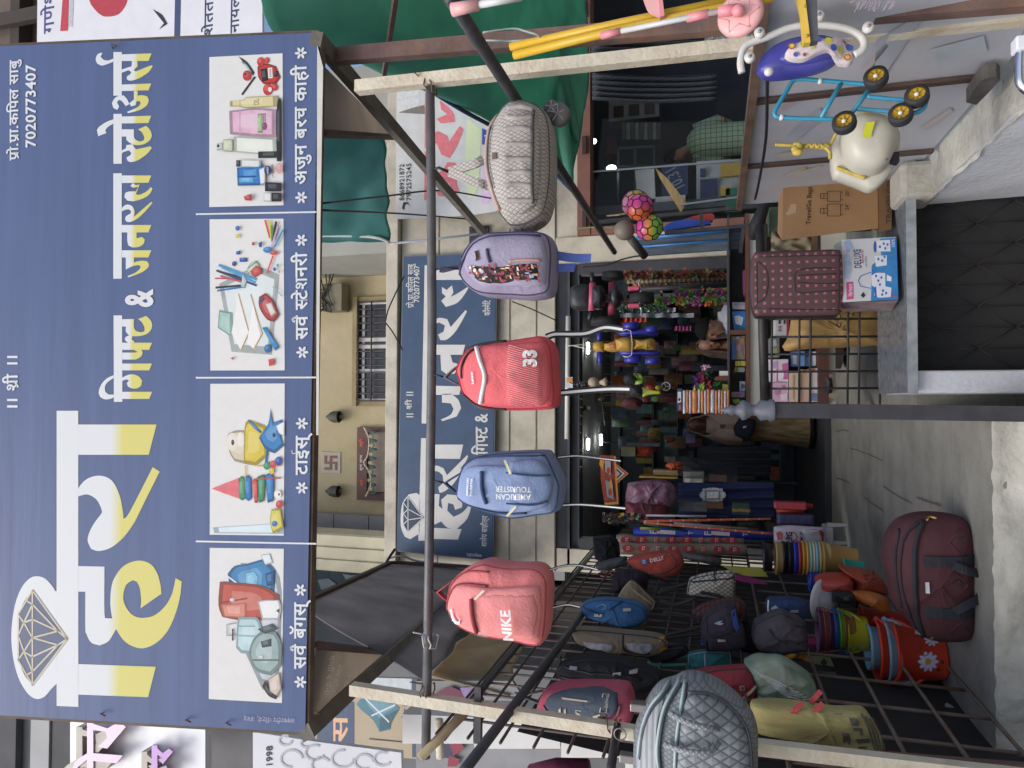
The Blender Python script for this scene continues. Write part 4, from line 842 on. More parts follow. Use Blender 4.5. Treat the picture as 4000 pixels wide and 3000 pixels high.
# loose black and white wires on the front
WIRE=m('wire_black','1c1c1e',.5)
def wire(pts,r,label,mat=WIRE,d=None):rod('electric_wire',mat,crom(pts,6),r,label,'wire',n=5)
wire([P(*q(1,0,425,1318),4.5),P(*q(1,0,850,1270),5.8),P(*q(1,0,1200,1235),6.8),P(*q(1,0,1520,1285),7.6)],.009,'upper black wire sagging under the board towards the grey duffel')
wire([P(*q(1,0,420,1362),4.5),P(*q(1,0,860,1380),6.0),P(*q(1,0,1150,1400),7.2),P(*q(1,0,1370,1420),7.7)],.009,'lower black wire sagging under the board towards the pillar')
wire([P(*q(1,0,870,1580),7.3),P(*q(1,0,1200,1545),7.5),P(*q(1,0,1450,1515),7.8)],.014,'white cord stretched from the green awning corner to the wall',m('cord_white','c4c6cc',.6))
wire([P(*q(1,1,830,420),7.5),P(*q(1,1,890,500),7.6),P(*q(1,1,950,610),7.75)],.008,'thin wire dangling over the upper edge of the old board')
wire([P(*q(1,1,960,130),7.7),P(*q(1,1,860,340),7.5),P(*q(1,1,835,460),7.5)],.008,'thin wire from the old board up to the balcony window')
wire([P(*q(1,2,900,240),7.7),P(*q(1,2,860,300),7.6),P(*q(1,2,820,360),7.5),P(*q(1,2,720,480),6.7),P(*q(1,2,620,600),5.9)],.016,'bundle of black cable along the edge of the black awning')
wire([P(*q(1,2,860,300),7.7),P(*q(1,2,950,285),7.75),P(*q(1,2,1060,320),7.8),P(*q(1,2,1400,350),7.8)],.012,'grey cable running under the lower left corner of the old board',m('cord_grey','8b8d90',.6))
wire([P(*q(2,1,0,295),7.8),P(*q(2,1,130,345),7.8),P(*q(2,1,290,420),7.8)],.008,'thin wire along the beam beside the coral backpack')
wire([P(*q(2,1,450,70),7.8),P(*q(2,1,600,60),7.8),P(*q(2,1,760,10),7.8),P(*q(2,1,1000,-20),7.8)],.009,'black wires tangled across the cream pillar')
# neighbour's flex banner hanging from the beam
t=thing('red_letter_banner',P(1750,600,7.6),'white banner with big red Devanagari and two phone numbers, above the grey duffel','banner')
RP=Plane((0,7.6,0),(0,-1,0))
def bsh(b):
    pts=softpoly([q(1,0,*p) for p in [(910,560),(1110,560),(1700,900),(1700,1300),(1550,1370),(1300,1400),(1100,1410),(905,1418),(908,900)]],2)
    b.poly([RP.at(*p) for p in pts],(0,.02,0))
part('banner_sheet',m('banner_pale','c9cac9',.6,.08),t,bsh)
mats=[];b=MB()
shapes(RP,b,mats,(1,0),[('cfd2d0',[(915,560),(1060,560),(1060,735),(915,740)]),('7a736a',('s',(1010,700),(1090,680),(1100,740),(920,730))),('d7757c',[(1093,980),(1115,980),(1115,1298),(1090,1298)]),('d7757c',('s',(1240,1050),(1290,1055),(1320,1090),(1300,1180),(1320,1240),(1270,1275),(1180,1270),(1165,1230),(1230,1240),(1260,1200),(1220,1160),(1180,1190),(1160,1130),(1210,1100))),('d7757c',[(1095,600),(1125,600),(1115,960),(1092,960)]),('d7757c',('s',(1115,880),(1180,850),(1240,880),(1250,920),(1320,815),(1345,840),(1300,950),(1255,1025),(1200,1000),(1170,930),(1120,930))),('d7757c',('s',(1190,650),(1270,720),(1290,790),(1200,800),(1170,770),(1240,740),(1200,710))),('cfd8b0',('s',(1370,760),(1460,840),(1440,1200),(1380,1290),(1350,1100))),('d3b9d6',[(1480,960),(1560,900),(1560,1290),(1460,1330)]),('33489c',[(1465,830),(1560,880),(1560,960),(1465,935)]),('e4e4e4',('t',"'n",(1520,880),(1520,840),22)),('33363c',('t','8668921872',(960,1298),(960,1062),18)),('33363c',('t','7972575245',(1005,1298),(1005,1058),18)),('33363c',('s',(945,1350),(955,1310),(985,1310),(1000,1340),(985,1320),(965,1330),(960,1362)))])
b.build('banner_print',mats,t)
# right-hand shop --------------------------------------------------------
PINK=m('pink_paint','7d564b',.7,.15,5,.2,30,dirt=.35,dcol='6a4a42')
t=thing('shop_lintel',P(2290,500,7.86),'dull pink painted lintel over the glass shop','lintel')
part('lintel',PINK,t,lambda b:b.box((XRR+.003,7.84,zat(2305,500,7.84)),(8,8.1,zat(2255,500,7.84))))
part('latch',m('latch_dark','3d2b28',.6),t,lambda b:[b.box(P(2282,y,7.8)+Vector((-.1,0,-.025)),P(2282,y,7.8)+Vector((.1,.03,.025)),.005) for y in (565,855,30)])
solo('shop_jamb',PINK,'dull pink door jamb beside the cream pillar','jamb',lambda b:b.box((XRR+.003,7.85,.65),(XRR+.09,8.1,zat(2305,500,7.84)-.003)))
solo('beam_right',OLDC,'cream wall above the pink lintel behind the green tarpaulin','wall',lambda b:b.box((XRR+3.21,YF,zat(2255,500,7.84)),(9,YF+.5,ZT-.02)))
solo('wall_over_lintel',OLDC,'strip of cream wall between the beam and the pink lintel','wall',lambda b:b.box((XRR+.004,YF+.02,zat(2255,500,7.84)+.003),(8,YF+.4,ZB-.003)))
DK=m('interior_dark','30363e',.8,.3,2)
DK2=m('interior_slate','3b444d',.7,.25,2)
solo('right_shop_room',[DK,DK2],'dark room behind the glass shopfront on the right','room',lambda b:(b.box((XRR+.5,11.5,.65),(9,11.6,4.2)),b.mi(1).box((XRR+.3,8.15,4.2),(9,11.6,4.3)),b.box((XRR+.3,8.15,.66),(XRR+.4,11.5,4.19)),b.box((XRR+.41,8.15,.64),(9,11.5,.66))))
t=thing('glass_pane',P(2600,600,8.0),'large reflecting shop window under the pink lintel','window')
gm=m('shop_glass','15191c',.05,0,spec=.6,alpha=.10)
part('pane',gm,t,lambda b:b.box((XRR+.1,8.0,.75),(P(2600,380,8).x,8.012,zat(2310,600,8))))
part('edge',m('steel_edge','7d858a',.3,.1,metal=.7),t,lambda b:(b.beam(P(2310,672,7.99),P(2880,628,7.99),.02,.02),b.beam(P(2660,800,7.99),P(2890,770,7.99),.025,.02)))
# things seen through the glass
t=thing('file_cabinet',P(2450,440,10.5),'pale wall cupboard with small dark panes inside the right shop','cupboard')
c0=P(2380,480,10.5);c1=P(2575,320,10.5)
part('carcass',m('cab_grey','84898c',.6,.1),t,lambda b:b.box((c0.x,10.45,c1.z),(c1.x,10.8,c0.z)))
for k in range(6):
    fx=.08+.31*(k % 3);fz=.1+.48*(k//3)
    part('pane',m('cab_dark','34332b',.4),t,lambda b:b.box((c0.x+(c1.x-c0.x)*(.1+.5*(k//3)),10.43,c1.z+(c0.z-c1.z)*fx),(c0.x+(c1.x-c0.x)*(.4+.5*(k//3)),10.449,c1.z+(c0.z-c1.z)*(fx+.2))))
solo('slatted_shelf',[m('shelf_slate','4a4e52',.6),m('shelf_pale','7d8486',.6)],'grey slatted shelf below the pale cupboard in the right shop','shelf',lambda b:[b.mi(k % 2).box(P(2430+k*17,545,10.4),P(2445+k*17,480,10.42)) for k in range(9)])
solo('red_box',m('dull_red','5a1f24',.7),'dull red box on a shelf deep in the right shop','box',lambda b:b.box(P(2370,605,10.6),P(2415,555,10.9),.01))
solo('rack_frame',m('slate_frame','3d454c',.4),'thin metal rack standing behind the glass of the right shop','rack',lambda b:[b.beam(P(x0,y0,9.6),P(x1,y1,9.6),.03,.03) for x0,y0,x1,y1 in ((2415,580,2555,572),(2415,650,2555,650),(2415,580,2415,790),(2555,572,2555,790),(2480,580,2480,790))])
for (x,y,lb) in ((2312,552,'small glowing lamp near the ceiling of the right shop'),(2388,657,'small glowing lamp lower in the right shop')):
    c=P(x,y,9.4);t=thing('ceiling_lamp',c,lb,'lamp')
    part('bulb',m('bulb_glow','f4f2e4',.4,0,emit=6),t,lambda b:b.ball(c,.045,10,(1,1,1.5)))
    part('fitting',m('lamp_dark','2b2c30',.5),t,lambda b:b.box(c+Vector((-.03,.02,.06)),c+Vector((.03,.08,.1))))
CUR=pattern('tweed_curtain','diamond','23282f','4b525a',(35,60),.9,.2,width=.16)
def curt(x0,x1,y0,y1,d,nf):
    def f(b):
        b.grid(lambda u,v:P(x0+(x1-x0)*v,y0+(y1-y0)*u+(12*math.sin(v*3)),d)+Vector((0,.05*math.sin(u*nf*6.28)+.02*noise.noise((u*9,v*3,0)),0)),50,14)
    return f
tag(part('shop_curtain',CUR,None,curt(2315,2800,285,390,7.75,5),solid=.006),'dark tweedy curtain hanging left of the whitish post','curtain')
tag(part('shop_curtain',CUR,None,curt(2310,2760,120,215,7.7,4),solid=.006),'dark tweedy curtain hanging right of the whitish post','curtain')
def gather(b):
    b.grid(lambda u,v:P(2310+470*v,280+(110-95*abs(math.sin(1.5+v*2.2)))*u,7.68)+Vector((0,.04*math.sin(u*25),0)),30,16)
solo('foil_roll',m('foil','a9abb0',.2,.5,40,.8,60,metal=.9),'crumpled silver foil strip behind the mop heads','foil',lambda b:b.grid(lambda u,v:P(2750+190*v,60+100*u,7.5)+Vector((0,.05*noise.noise((u*20,v*20,0)),0)),24,30))
solo('display_case',[m('case_blue','25355c',.5),m('case_white','b5bcc0',.5),m('case_yellow','8f7d3a',.5),m('case_green','1f5a47',.5),m('case_glass','8d9a9e',.2),m('case_purple','4b3a63',.5)],'glass display case full of packets behind the balls','display case',
     lambda b:(b.mi(4).poly([P(2720,630,8.3),P(2740,1100//1,8.3) if 0 else P(2720,800,8.3),P(2900,800,8.3),P(2900,620,8.3)],(0,.3,0)),
                b.mi(0).box(P(2585,770,8.4),P(2690,655,8.6)),b.mi(1).poly([P(2480,665,8.35),P(2555,658,8.35),P(2560,775,8.35),P(2490,780,8.35)],(0,.02,0)),b.mi(1).box(P(2560,830,8.3),P(2680,780,8.5)),b.mi(0).box(P(2735,690,8.25),P(2755,660,8.28)),b.mi(0).box(P(2735,770,8.25),P(2800,700,8.28)),b.mi(2).box(P(2815,690,8.22),P(2890,640,8.28)),b.mi(5).box(P(2735,790,8.2),P(2800,772,8.28)),b.mi(3).box(P(2835,830,8.1),P(2895,742,8.2)),b.mi(2).box(P(2815,765,8.1),P(2850,735,8.2))))
solo('wooden_plank',m('scorched_wood','b09a68',.7,.4,4,stretch=(1,1,6),dirt=.5,dcol='5f3d22'),'pale scorched plank leaning behind the balls in the right shop','plank',lambda b:b.poly([P(2560,655,8.05),P(2575,690,8.05),P(2660,830,8.05),P(2680,790,8.05),P(2610,700,8.05)],(0,.03,0)))
b=MB();g=Plane((0,8.38,0),(0,-1,0));g.text(b,'10.31',q(2,0,1120,1200),q(2,0,1060,1080),hpx=40);tag(b.build('window_lettering',m('case_pale','6f7f96',.5)),'pale lettering on the blue case behind the glass','lettering')
# main shop's room ---------------------------------------------------------
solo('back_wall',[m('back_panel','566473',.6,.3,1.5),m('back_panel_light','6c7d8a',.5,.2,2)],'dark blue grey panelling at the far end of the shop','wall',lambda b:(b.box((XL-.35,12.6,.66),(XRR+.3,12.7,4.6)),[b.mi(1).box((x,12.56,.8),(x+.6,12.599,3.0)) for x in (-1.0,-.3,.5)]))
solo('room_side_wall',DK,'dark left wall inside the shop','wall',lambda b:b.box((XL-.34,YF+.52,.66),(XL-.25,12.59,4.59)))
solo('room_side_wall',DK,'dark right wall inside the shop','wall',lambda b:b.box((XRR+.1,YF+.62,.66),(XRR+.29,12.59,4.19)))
solo('room_ceiling',[m('ceiling_dark','a9adb0',.8,.15,2),m('ceiling_beam','7c8187',.7,.15,2)],'grey ceiling inside the shop with a dark beam across it','ceiling',lambda b:(b.box((XL-.3,YF+.52,ZB-.0),(XRR+.25,12.7,ZB+.15)),b.mi(1).box((XL-.24,12.3,ZB-.16),(XRR+.09,12.55,ZB-.003))))
solo('shutter_housing',[m('shutter_black','24272c',.5,.25,6),m('shutter_grey','41464d',.5,.2,6)],'black rolling shutter housing under the cream beam','shutter',lambda b:(b.box((XL+.05,YF+.04,ZB-.13),(XR-.003,YF+.5,ZB-.005)),b.mi(1).box((XL+.05,YF+.02,ZB-.16),(XR-.003,YF+.06,ZB-.133)),b.box((XL+.05,YF+.1,ZB-.24),(XR-.003,YF+.4,ZB-.163)),b.mi(1).box((XL+.05,YF+.07,ZB-.26),(XR-.003,YF+.12,ZB-.243))))
solo('left_neighbour_wall',m('neighbour_grey','57544d',.9,.2,2,dirt=.3),'dim grey wall of the neighbouring building behind the wire rack','wall',lambda b:b.box((-9,8.3,0),(XL-.3,8.6,5.6)))
solo('shutter_guide',DRK,'black shutter guide rail beside the cream pillar','rail',lambda b:b.box((XR-.13,YF+.03,.6),(XR-.005,YF+.18,ZB-.27)))
solo('shutter_guide',DRK,'black shutter guide rail at the left of the opening behind the hanging rolls','rail',lambda b:b.box((XL+.25,YF+.03,.6),(XL+.36,YF+.18,ZB-.27)))
solo('cream_jamb',OLDC,'cream jamb at the left end of the opening','jamb',lambda b:b.box((XL-.02,YF+.02,.6),(XL+.24,YF+.5,ZB-.01)))
rod('tube_lamp',m('tube_white','c9c9c2',.4,.05),[P(2220,1235,7.8),P(2215,1715,7.8)],.028,'long unlit white tube lamp under the cream beam','lamp')
k=0
for (x,y,l_,d,lb) in ((2298,1360,42,9.75,'lit ceiling strip just right of the yellow toy horse head'),(2348,1385,22,10.85,'short lit ceiling strip behind the yellow toy horse'),(2298,1735,42,9.75,'nearer lit ceiling strip left of the black ceiling fan'),(2348,1718,40,10.85,'farther lit ceiling strip at the middle of the shop'),(2335,2420,30,7.2,'lit strip seen through the wire rack beside the blue bag'),(2430,2455,14,7.6,'bluish lit strip seen low through the wire rack')):
    p0,p1=P(x,y-l_/2,d),P(x,y+l_/2,d)
    t=thing('strip_light',(p0+p1)/2,lb,'light','lit strips on the shop ceiling')
    part('tube',m('strip_glow','f4f5ee',.4,0,emit=34),t,lambda b:b.box(p1-Vector((0,.02,.013)),p0+Vector((0,.02,.013))))
    part('holder',m('strip_holder','55585c',.6),t,lambda b:b.box(p1+Vector((-.03,-.03,.014)),p0+Vector((.03,.03,.03))))
# ================================================================== soft goods
class Pill:
    """a stuffed thing standing at distance d: outline given in photo pixels, real thickness D, front swelling outward"""
    def __init__(s,name,label,cat,d,outline,D=.16,bulge=.03,yaw=0,p=5.5,wr=.014,group=None,tilt=0,n=3,soft=True,wf=7.0):
        pts=softpoly(outline,n,50) if soft else outline
        cx=sum(a[0] for a in pts)/len(pts);cy=sum(a[1] for a in pts)/len(pts)
        s.C=P(cx,cy,d);ry,rt=math.radians(yaw),math.radians(tilt)
        s.ex=Vector((math.cos(ry),math.sin(ry),0));ey=Vector((-math.sin(ry),math.cos(ry),0))
        s.ez=(Vector((0,0,1))*math.cos(rt)+ey*math.sin(rt)).normalized();s.ey=s.ez.cross(s.ex)
        s.pl=Plane(s.C,-s.ey);s.D,s.B,s.p,s.wr,s.wf=D,bulge,p,wr,wf
        s.o=[s.loc(a) for a in pts]
        s.N=120;s.Rt=[]
        for k in range(s.N):
            t=2*math.pi*k/s.N;dx,dz=math.cos(t),math.sin(t);best=0
            for (ax,az),(bx,bz) in zip(s.o,s.o[1:]+s.o[:1]):
                ux,uz=bx-ax,bz-az;den=dx*uz-dz*ux
                if abs(den)<1e-9:continue
                r=(ax*uz-az*ux)/den;v=(ax*dz-az*dx)/den
                if r>0 and -1e-6 <= v <= 1+1e-6:best=max(best,r)
            s.Rt.append(best or .05)
        s.seed=random.random()*50;s.edge=None
        s.t=thing(name,s.C,label,cat,group)
    def loc(s,a):
        w=s.pl.at(a[0],a[1]) - s.C;return (w.dot(s.ex),w.dot(s.ez))
    def y(s,x,z,front=True):
        r=math.hypot(x,z);k=(math.atan2(z,x)/(2*math.pi)*s.N) % s.N;i=int(k);f=k-i
        R_=s.Rt[i]*(1-f)+s.Rt[(i+1) % s.N]*f;u=min(1,r/max(R_,1e-5))
        h=s.D/2*(max(0,1-u**s.p))**(1/s.p)
        f1=noise.noise((x*s.wf+s.seed,z*s.wf*.7,s.seed));f2=1-2.2*abs(noise.noise((x*s.wf*1.1+z*s.wf*.5,z*s.wf*.9+s.seed,3)));f3=1-2.2*abs(noise.noise((x*s.wf*.9-z*s.wf*1.6,z*s.wf*1.3+s.seed,7)))
        nz=s.wr*(.7*f1+.45*max(0,f2)**3+.35*max(0,f3)**4)*(1-u**6)
        return -(h+s.B*(1-u*u)+nz) if front else (h*.8+nz*.3)
    def W(s,x,z,yy):return s.C+s.ex*x+s.ez*z+s.ey*yy
    def S(s,px,off=0.0):
        x,z=s.loc(px);return s.W(x,z,s.y(x,z)-off)
    def body(s,mats,name='body',mfn=None,**kw):
        b=MB();rs=[.12,.25,.38,.5,.61,.71,.79,.86,.915,.955,.985,1.0];n=s.N
        vs=[s.W(0,0,s.y(0,0))]
        for f_ in (True,False):
            for r in (rs if f_ else rs[-2::-1]):
                for k in range(n):
                    t=2*math.pi*k/n;R_=s.Rt[k]*r;x,z=R_*math.cos(t),R_*math.sin(t);vs.append(s.W(x,z,s.y(x,z,f_) if r<1 else 0))
        vs.append(s.W(0,0,s.y(0,0,False)));m_=len(rs)*2-1
        fs=[(0,1+k,1+(k+1) % n) for k in range(n)]
        for i in range(m_-1):
            for k in range(n):a=1+i*n+k;c=1+i*n+(k+1) % n;fs.append((a,a+n,c+n,c))
        L=len(vs)-1;fs += [(L,1+(m_-1)*n+(k+1) % n,1+(m_-1)*n+k) for k in range(n)]
        b.add(vs,fs,True)
        if s.edge:
            e=MB();e.tube([s.W(s.Rt[k]*.945*math.cos(2*math.pi*k/n),s.Rt[k]*.945*math.sin(2*math.pi*k/n),s.y(s.Rt[k]*.945*math.cos(2*math.pi*k/n),s.Rt[k]*.945*math.sin(2*math.pi*k/n))-.001) for k in range(n)],.0042,5,True);e.build('edge_piping',s.edge,s.t)
        if mfn:
            for i,f in enumerate(b.f):
                c=sum((b.v[j] for j in f),Vector())/len(f)-s.C;b.fm[i]=mfn(c.dot(s.ex),c.dot(s.ez),c.dot(s.ey))
        return b.build(name,mats,s.t,**kw)
    def patch(s,name,outline,raise_,mat,parent=None,p=4,rings=7,off=.0):
        pts=[s.loc(a) for a in softpoly(outline,3,50)];cx=sum(a[0] for a in pts)/len(pts);cz=sum(a[1] for a in pts)/len(pts)
        b=MB();vs=[];rr=[0.02]+[1-(1-k/rings)**1.7 for k in range(1,rings)]+[1.0,1.0]
        for i,r in enumerate(rr):
            h=raise_*(max(0,1-r**p))**(1/p) if i<len(rr)-2 else 0
            if i==len(rr)-1:h=-.012
            for x,z in pts:
                X,Z_=cx+(x-cx)*r,cz+(z-cz)*r;vs.append(s.W(X,Z_,s.y(X,Z_)-h-off))
        n=len(pts);fs=[tuple(range(n))]
        for i in range(len(rr)-1):fs += [(i*n+k,(i+1)*n+k,(i+1)*n+(k+1) % n,i*n+(k+1) % n) for k in range(n)]
        b.add(vs,fs,True);return b.build(name,mat,parent or s.t)
    def seam(s,name,pts,r,mat,parent=None,off=.0,sm=5,closed=False):
        q_=[Vector((a[0],a[1],0)) for a in pts];q_=crom(q_,sm,closed) if len(q_)>2 else [q_[0]+(q_[1]-q_[0])*k/6 for k in range(7)]
        b=MB();b.tube([s.S((v.x,v.y),off) for v in q_],r,6,closed);return b.build(name,mat,parent or s.t)
    def text(s,name,st,a,c,mat,hpx=None,off=.004,bold=.02,parent=None,extra=None):
        b=MB();A,B_=Vector(s.loc(a)),Vector(s.loc(c));d=B_-A;L=d.length;d /= L;up=Vector((-d.y,d.x))
        def fn(x,y_):
            v=A+d*x+up*y_;return s.W(v.x,v.y,s.y(v.x,v.y)-off)
        put_text(b,st,fn,L,hpx*mpp(s.C)/.69 if hpx else None,bold)
        if extra:extra(b)
        return b.build(name,mat,parent or s.t)
    def decal(s,name,polys,mat,off=.004,parent=None):
        b=MB()
        for p_ in polys:
            pts=[s.loc(a) for a in p_];n=len(pts);cx=sum(a[0] for a in pts)/n;cz=sum(a[1] for a in pts)/n
            tri=tessellate_polygon([[Vector((x,z,0)) for x,z in pts]])
            b.add([s.W(x,z,s.y(x,z)-off) for x,z in pts],tri)
        return b.build(name,mat,parent or s.t)
def fab(name,col,rough=.85,bump=.35,bs=90,var=.12):return m(name,col,rough,var,7,bump,bs,spec=.3)
def Z(i,j):return lambda *pts:[q(i,j,*p) for p in pts]
def hang(t,a,c,mat,r=.004,name='hook'):
    b=MB();b.tube([a,(a+c)/2+Vector((.01,-.02,0)),c],r,5);return b.build(name,mat,t)
STEEL=m('zip_metal','b9b7b0',.35,.1,metal=.6)
def pull(pl,a,mat=None,dx=14,dy=8):
    return pl.decal('zip_pull',[[(a[0]-dx,a[1]-dy),(a[0]+dx,a[1]-dy),(a[0]+dx,a[1]+dy),(a[0]-dx,a[1]+dy)]],mat or STEEL,.012)
RFL=m('reflective_white','e6e6e4',.4,.03)
STRAP=m('strap_black','2a2b2f',.8,.15,20,.3,120)
def straps(t,pts,w_=.018,stripe=True,wd=None):
    pts=crom(pts,5);b=MB();b.strap(pts,w_,.003,(1,0,0));b.build('strap',STRAP,t)
    if stripe:b=MB();b.strap([p+Vector((0,-.004,0)) for p in pts],w_*.38,.002,(1,0,0));b.build('strap_stripe',RFL,t)
def handle(t,peak,pts,mat,w_=.03):
    for c in pts:
        mid=(peak+c)/2+Vector((.0,-.01,.0));b=MB();b.strap(crom([peak,mid,c],4),w_,.006,(0,1,0));b.build('handle',mat,t)
YB=3.0
BG='backpacks hanging from the long pipe'
# ---- pink one at the left end
z=Z(1,2)
g=Pill('backpack','pale salmon pink backpack with white swoosh, leftmost of the bags hanging from the pipe','backpack',YB,
  z((1268,560),(1278,470),(1320,400),(1400,340),(1500,303),(1580,318),(1690,332),(1840,334),(1900,375),(1921,430),(1922,560),(1912,700),(1895,800),(1864,838),(1800,830),(1700,806),(1590,790),(1480,770),(1400,740),(1335,700),(1285,640)),.20,.035,group=BG)
PK1,PK2,PKD=fab('salmon_fabric','e38583'),fab('salmon_light','e89391'),fab('salmon_dark','9c4a4e')
g.edge=PKD;g.body(PK1)
g.patch('front_panel',z((1285,590),(1300,520),(1350,440),(1430,425),(1600,440),(1800,430),(1880,440),(1890,600),(1870,770),(1700,770),(1500,745),(1370,690)),.022,PK2)
g.patch('lower_pocket',z((1500,480),(1650,470),(1850,480),(1875,600),(1850,745),(1660,745),(1510,720)),.03,PK2)
g.seam('zip',z((1285,600),(1300,520),(1345,445),(1430,425),(1560,432)),.006,PKD,off=.006);g.seam('zip',z((1295,480),(1340,400),(1430,355),(1560,352)),.005,PKD)
g.seam('zip',z((1472,500),(1480,600),(1497,720)),.009,PKD,off=.03);pull(g,z((1515,750))[0],dx=22,dy=6)
g.decal('reflective_tab',[z((1490,500),(1545,445),(1560,450),(1505,503))],m('cream_tab','d9d3bb',.5),.034)
g.decal('swoosh',[softpoly(z((1340,585),(1362,640),(1385,648),(1398,632),(1372,600),(1398,640),(1392,668),(1360,665),(1342,625)),3)],RFL,.03)
g.text('lettering','NIKE',z((1355,645))[0],z((1342,572))[0],RFL,9,.03,.03)
g.text('lettering','NIKE',z((1740,748))[0],z((1728,552))[0],RFL,36,.066,.035)
pk=P(*q(1,2,1182,515),YB);handle(g.t,pk,[P(*q(1,2,1280,440),YB),P(*q(1,2,1275,590),YB)],PKD,.035);hang(g.t,pk,P(1683,2310,YB),WIRE)
straps(g.t,[P(*q(2,2,245,375),YB),P(*q(2,2,330,350),YB+.02),P(*q(2,2,430,345),YB+.05),P(*q(2,2,555,372),YB+.05)],.010);straps(g.t,[P(*q(2,2,265,618),YB),P(*q(2,2,360,600),YB),P(*q(2,2,440,615),YB)],.008)
# ---- blue grey one
z=Z(1,1)
g=Pill('backpack','slate blue backpack with white lettering, second from left on the pipe','backpack',YB,
  z((1330,1545),(1335,1440),(1370,1350),(1440,1295),(1540,1270),(1660,1262),(1770,1257),(1885,1256),(1915,1275),(1950,1340),(1985,1420),(2004,1475),(1995,1570),(1980,1625),(1950,1655),(1850,1668),(1700,1690),(1600,1672),(1500,1640),(1420,1612),(1370,1585)),.20,.035,group=BG)
BL1,BL2,BLD=fab('slate_blue_fabric','8291b2'),fab('slate_blue_light','8b9dc0'),fab('slate_dark','3d4f6c')
g.edge=BLD;g.body(BL1)
g.patch('front_panel',z((1345,1540),(1370,1420),(1440,1350),(1560,1340),(1700,1345),(1900,1350),(1955,1440),(1945,1560),(1800,1610),(1600,1625),(1420,1590)),.02,BL2)
g.patch('lower_pocket',z((1690,1320),(1850,1300),(1940,1380),(1960,1480),(1930,1590),(1830,1630),(1690,1640)),.03,BL2)
g.seam('seam',z((1365,1370),(1440,1310),(1600,1290),(1900,1285)),.005,BLD);g.seam('zip',z((1533,1375),(1536,1470),(1560,1575)),.008,BLD,off=.025);pull(g,z((1590,1575))[0],dx=20,dy=6)
g.seam('seam',z((1360,1550),(1450,1600),(1600,1640),(1800,1640)),.005,BLD,off=.01);g.seam('seam',z((1690,1380),(1850,1400),(1950,1400)),.004,BLD,off=.035);g.seam('seam',z((1690,1570),(1850,1580),(1940,1560)),.004,BLD,off=.035)
YT=m('pale_yellow_tab','d9d6a8',.5)
g.decal('reflective_tab',[z((1668,1310),(1678,1302),(1728,1385),(1712,1392)),z((1745,1585),(1755,1592),(1690,1660),(1680,1650))],YT,.042)
g.text('lettering','AMERICAN',z((1450,1528))[0],z((1450,1420))[0],RFL,9,.03,.03);g.text('lettering','TOURISTER',z((1478,1530))[0],z((1478,1418))[0],RFL,9,.03,.03)
g.text('lettering','AMERICAN',z((1852,1510))[0],z((1642,1506))[0],RFL,20,.062,.014);g.text('lettering','TOURISTER',z((1852,1464))[0],z((1638,1460))[0],RFL,20,.062,.014)
pk=P(*q(1,1,1226,1470),YB);handle(g.t,pk,[P(*q(1,1,1350,1395),YB),P(*q(1,1,1340,1560),YB)],BLD,.03);hang(g.t,pk,P(1683,1885,YB),WIRE)
straps(g.t,[P(*q(2,1,300,1305),YB),P(*q(2,1,420,1295),YB+.03),P(*q(2,1,560,1310),YB+.06),P(*q(2,1,705,1328),YB+.06)],.011);straps(g.t,[P(*q(2,1,330,1615),YB),P(*q(2,1,440,1610),YB+.03),P(*q(2,1,600,1622),YB+.05),P(*q(2,1,735,1635),YB+.05)],.014)
# ---- coral one
g=Pill('backpack','coral red backpack numbered 33 with a white V shaped zip','backpack',YB,
  z((1325,740),(1370,640),(1440,590),(1560,562),(1680,550),(1790,534),(1875,524),(1920,552),(1950,620),(1965,800),(1972,900),(1960,968),(1930,990),(1800,1000),(1660,1002),(1520,996),(1440,972),(1385,920),(1358,870),(1340,800)),.20,.035,group=BG)
CO1,CO2,COD=fab('coral_fabric','d95f67'),fab('coral_light','e06d72'),m('black_piping','2a2023',.5)
g.edge=fab('coral_dark','a23c46');g.body(CO1)
g.patch('front_panel',z((1392,740),(1405,680),(1450,620),(1530,590),(1700,580),(1900,565),(1935,700),(1940,900),(1900,965),(1700,975),(1530,965),(1440,930),(1400,850)),.02,CO2)
g.seam('piping',z((1330,770),(1322,715),(1370,640),(1470,590),(1659,562)),.007,COD,off=.004);g.seam('piping',z((1365,880),(1410,920),(1470,965),(1560,985),(1659,992)),.006,COD,off=.004);g.seam('piping',z((1392,800),(1395,720),(1430,645),(1480,608)),.005,COD,off=.018)
g.seam('zip',z((1482,603),(1520,690),(1556,790),(1535,880),(1512,955)),.010,RFL,off=.022,sm=3);pull(g,z((1558,710))[0],RFL,16,5)
g.text('lettering','Lenser',z((1482,835))[0],z((1480,758))[0],RFL,11,.03,.03)
hl=[]
for k in range(30):
    y0=968-k*13.4;x0,x1=1690,1898;y1=y0+58
    a_,b_=(x0,y0),(x1,y1)
    if y1>972:b_=(x0+(972-y0)/58*(x1-x0),972)
    if y0<580:continue
    hl.append(z((a_[0],a_[1]-1.6),(a_[0],a_[1]+1.6),(b_[0],b_[1]+1.6),(b_[0],b_[1]-1.6)))
b=MB()
for h_ in hl:
    pts=[h_[0]]+[((h_[0][0]*(6-k)+h_[3][0]*k)/6,(h_[0][1]*(6-k)+h_[3][1]*k)/6) for k in range(1,7)]
    b.tube([g.S(p_,.0215) for p_ in pts],.0016,4)
o=b.build('hatch_print',m('hatch_pale','e3a3a2',.6),g.t);o['kind']='stuff'
g.text('lettering','33',z((1870,727))[0],z((1868,624))[0],RFL,46,.033,.05)
pk=P(*q(1,1,1226,787),YB);handle(g.t,pk,[P(*q(1,1,1330,700),YB),P(*q(1,1,1345,850),YB)],fab('grey_web','6d6a6c'),.03);hang(g.t,pk,P(1685,1473,YB),WIRE)
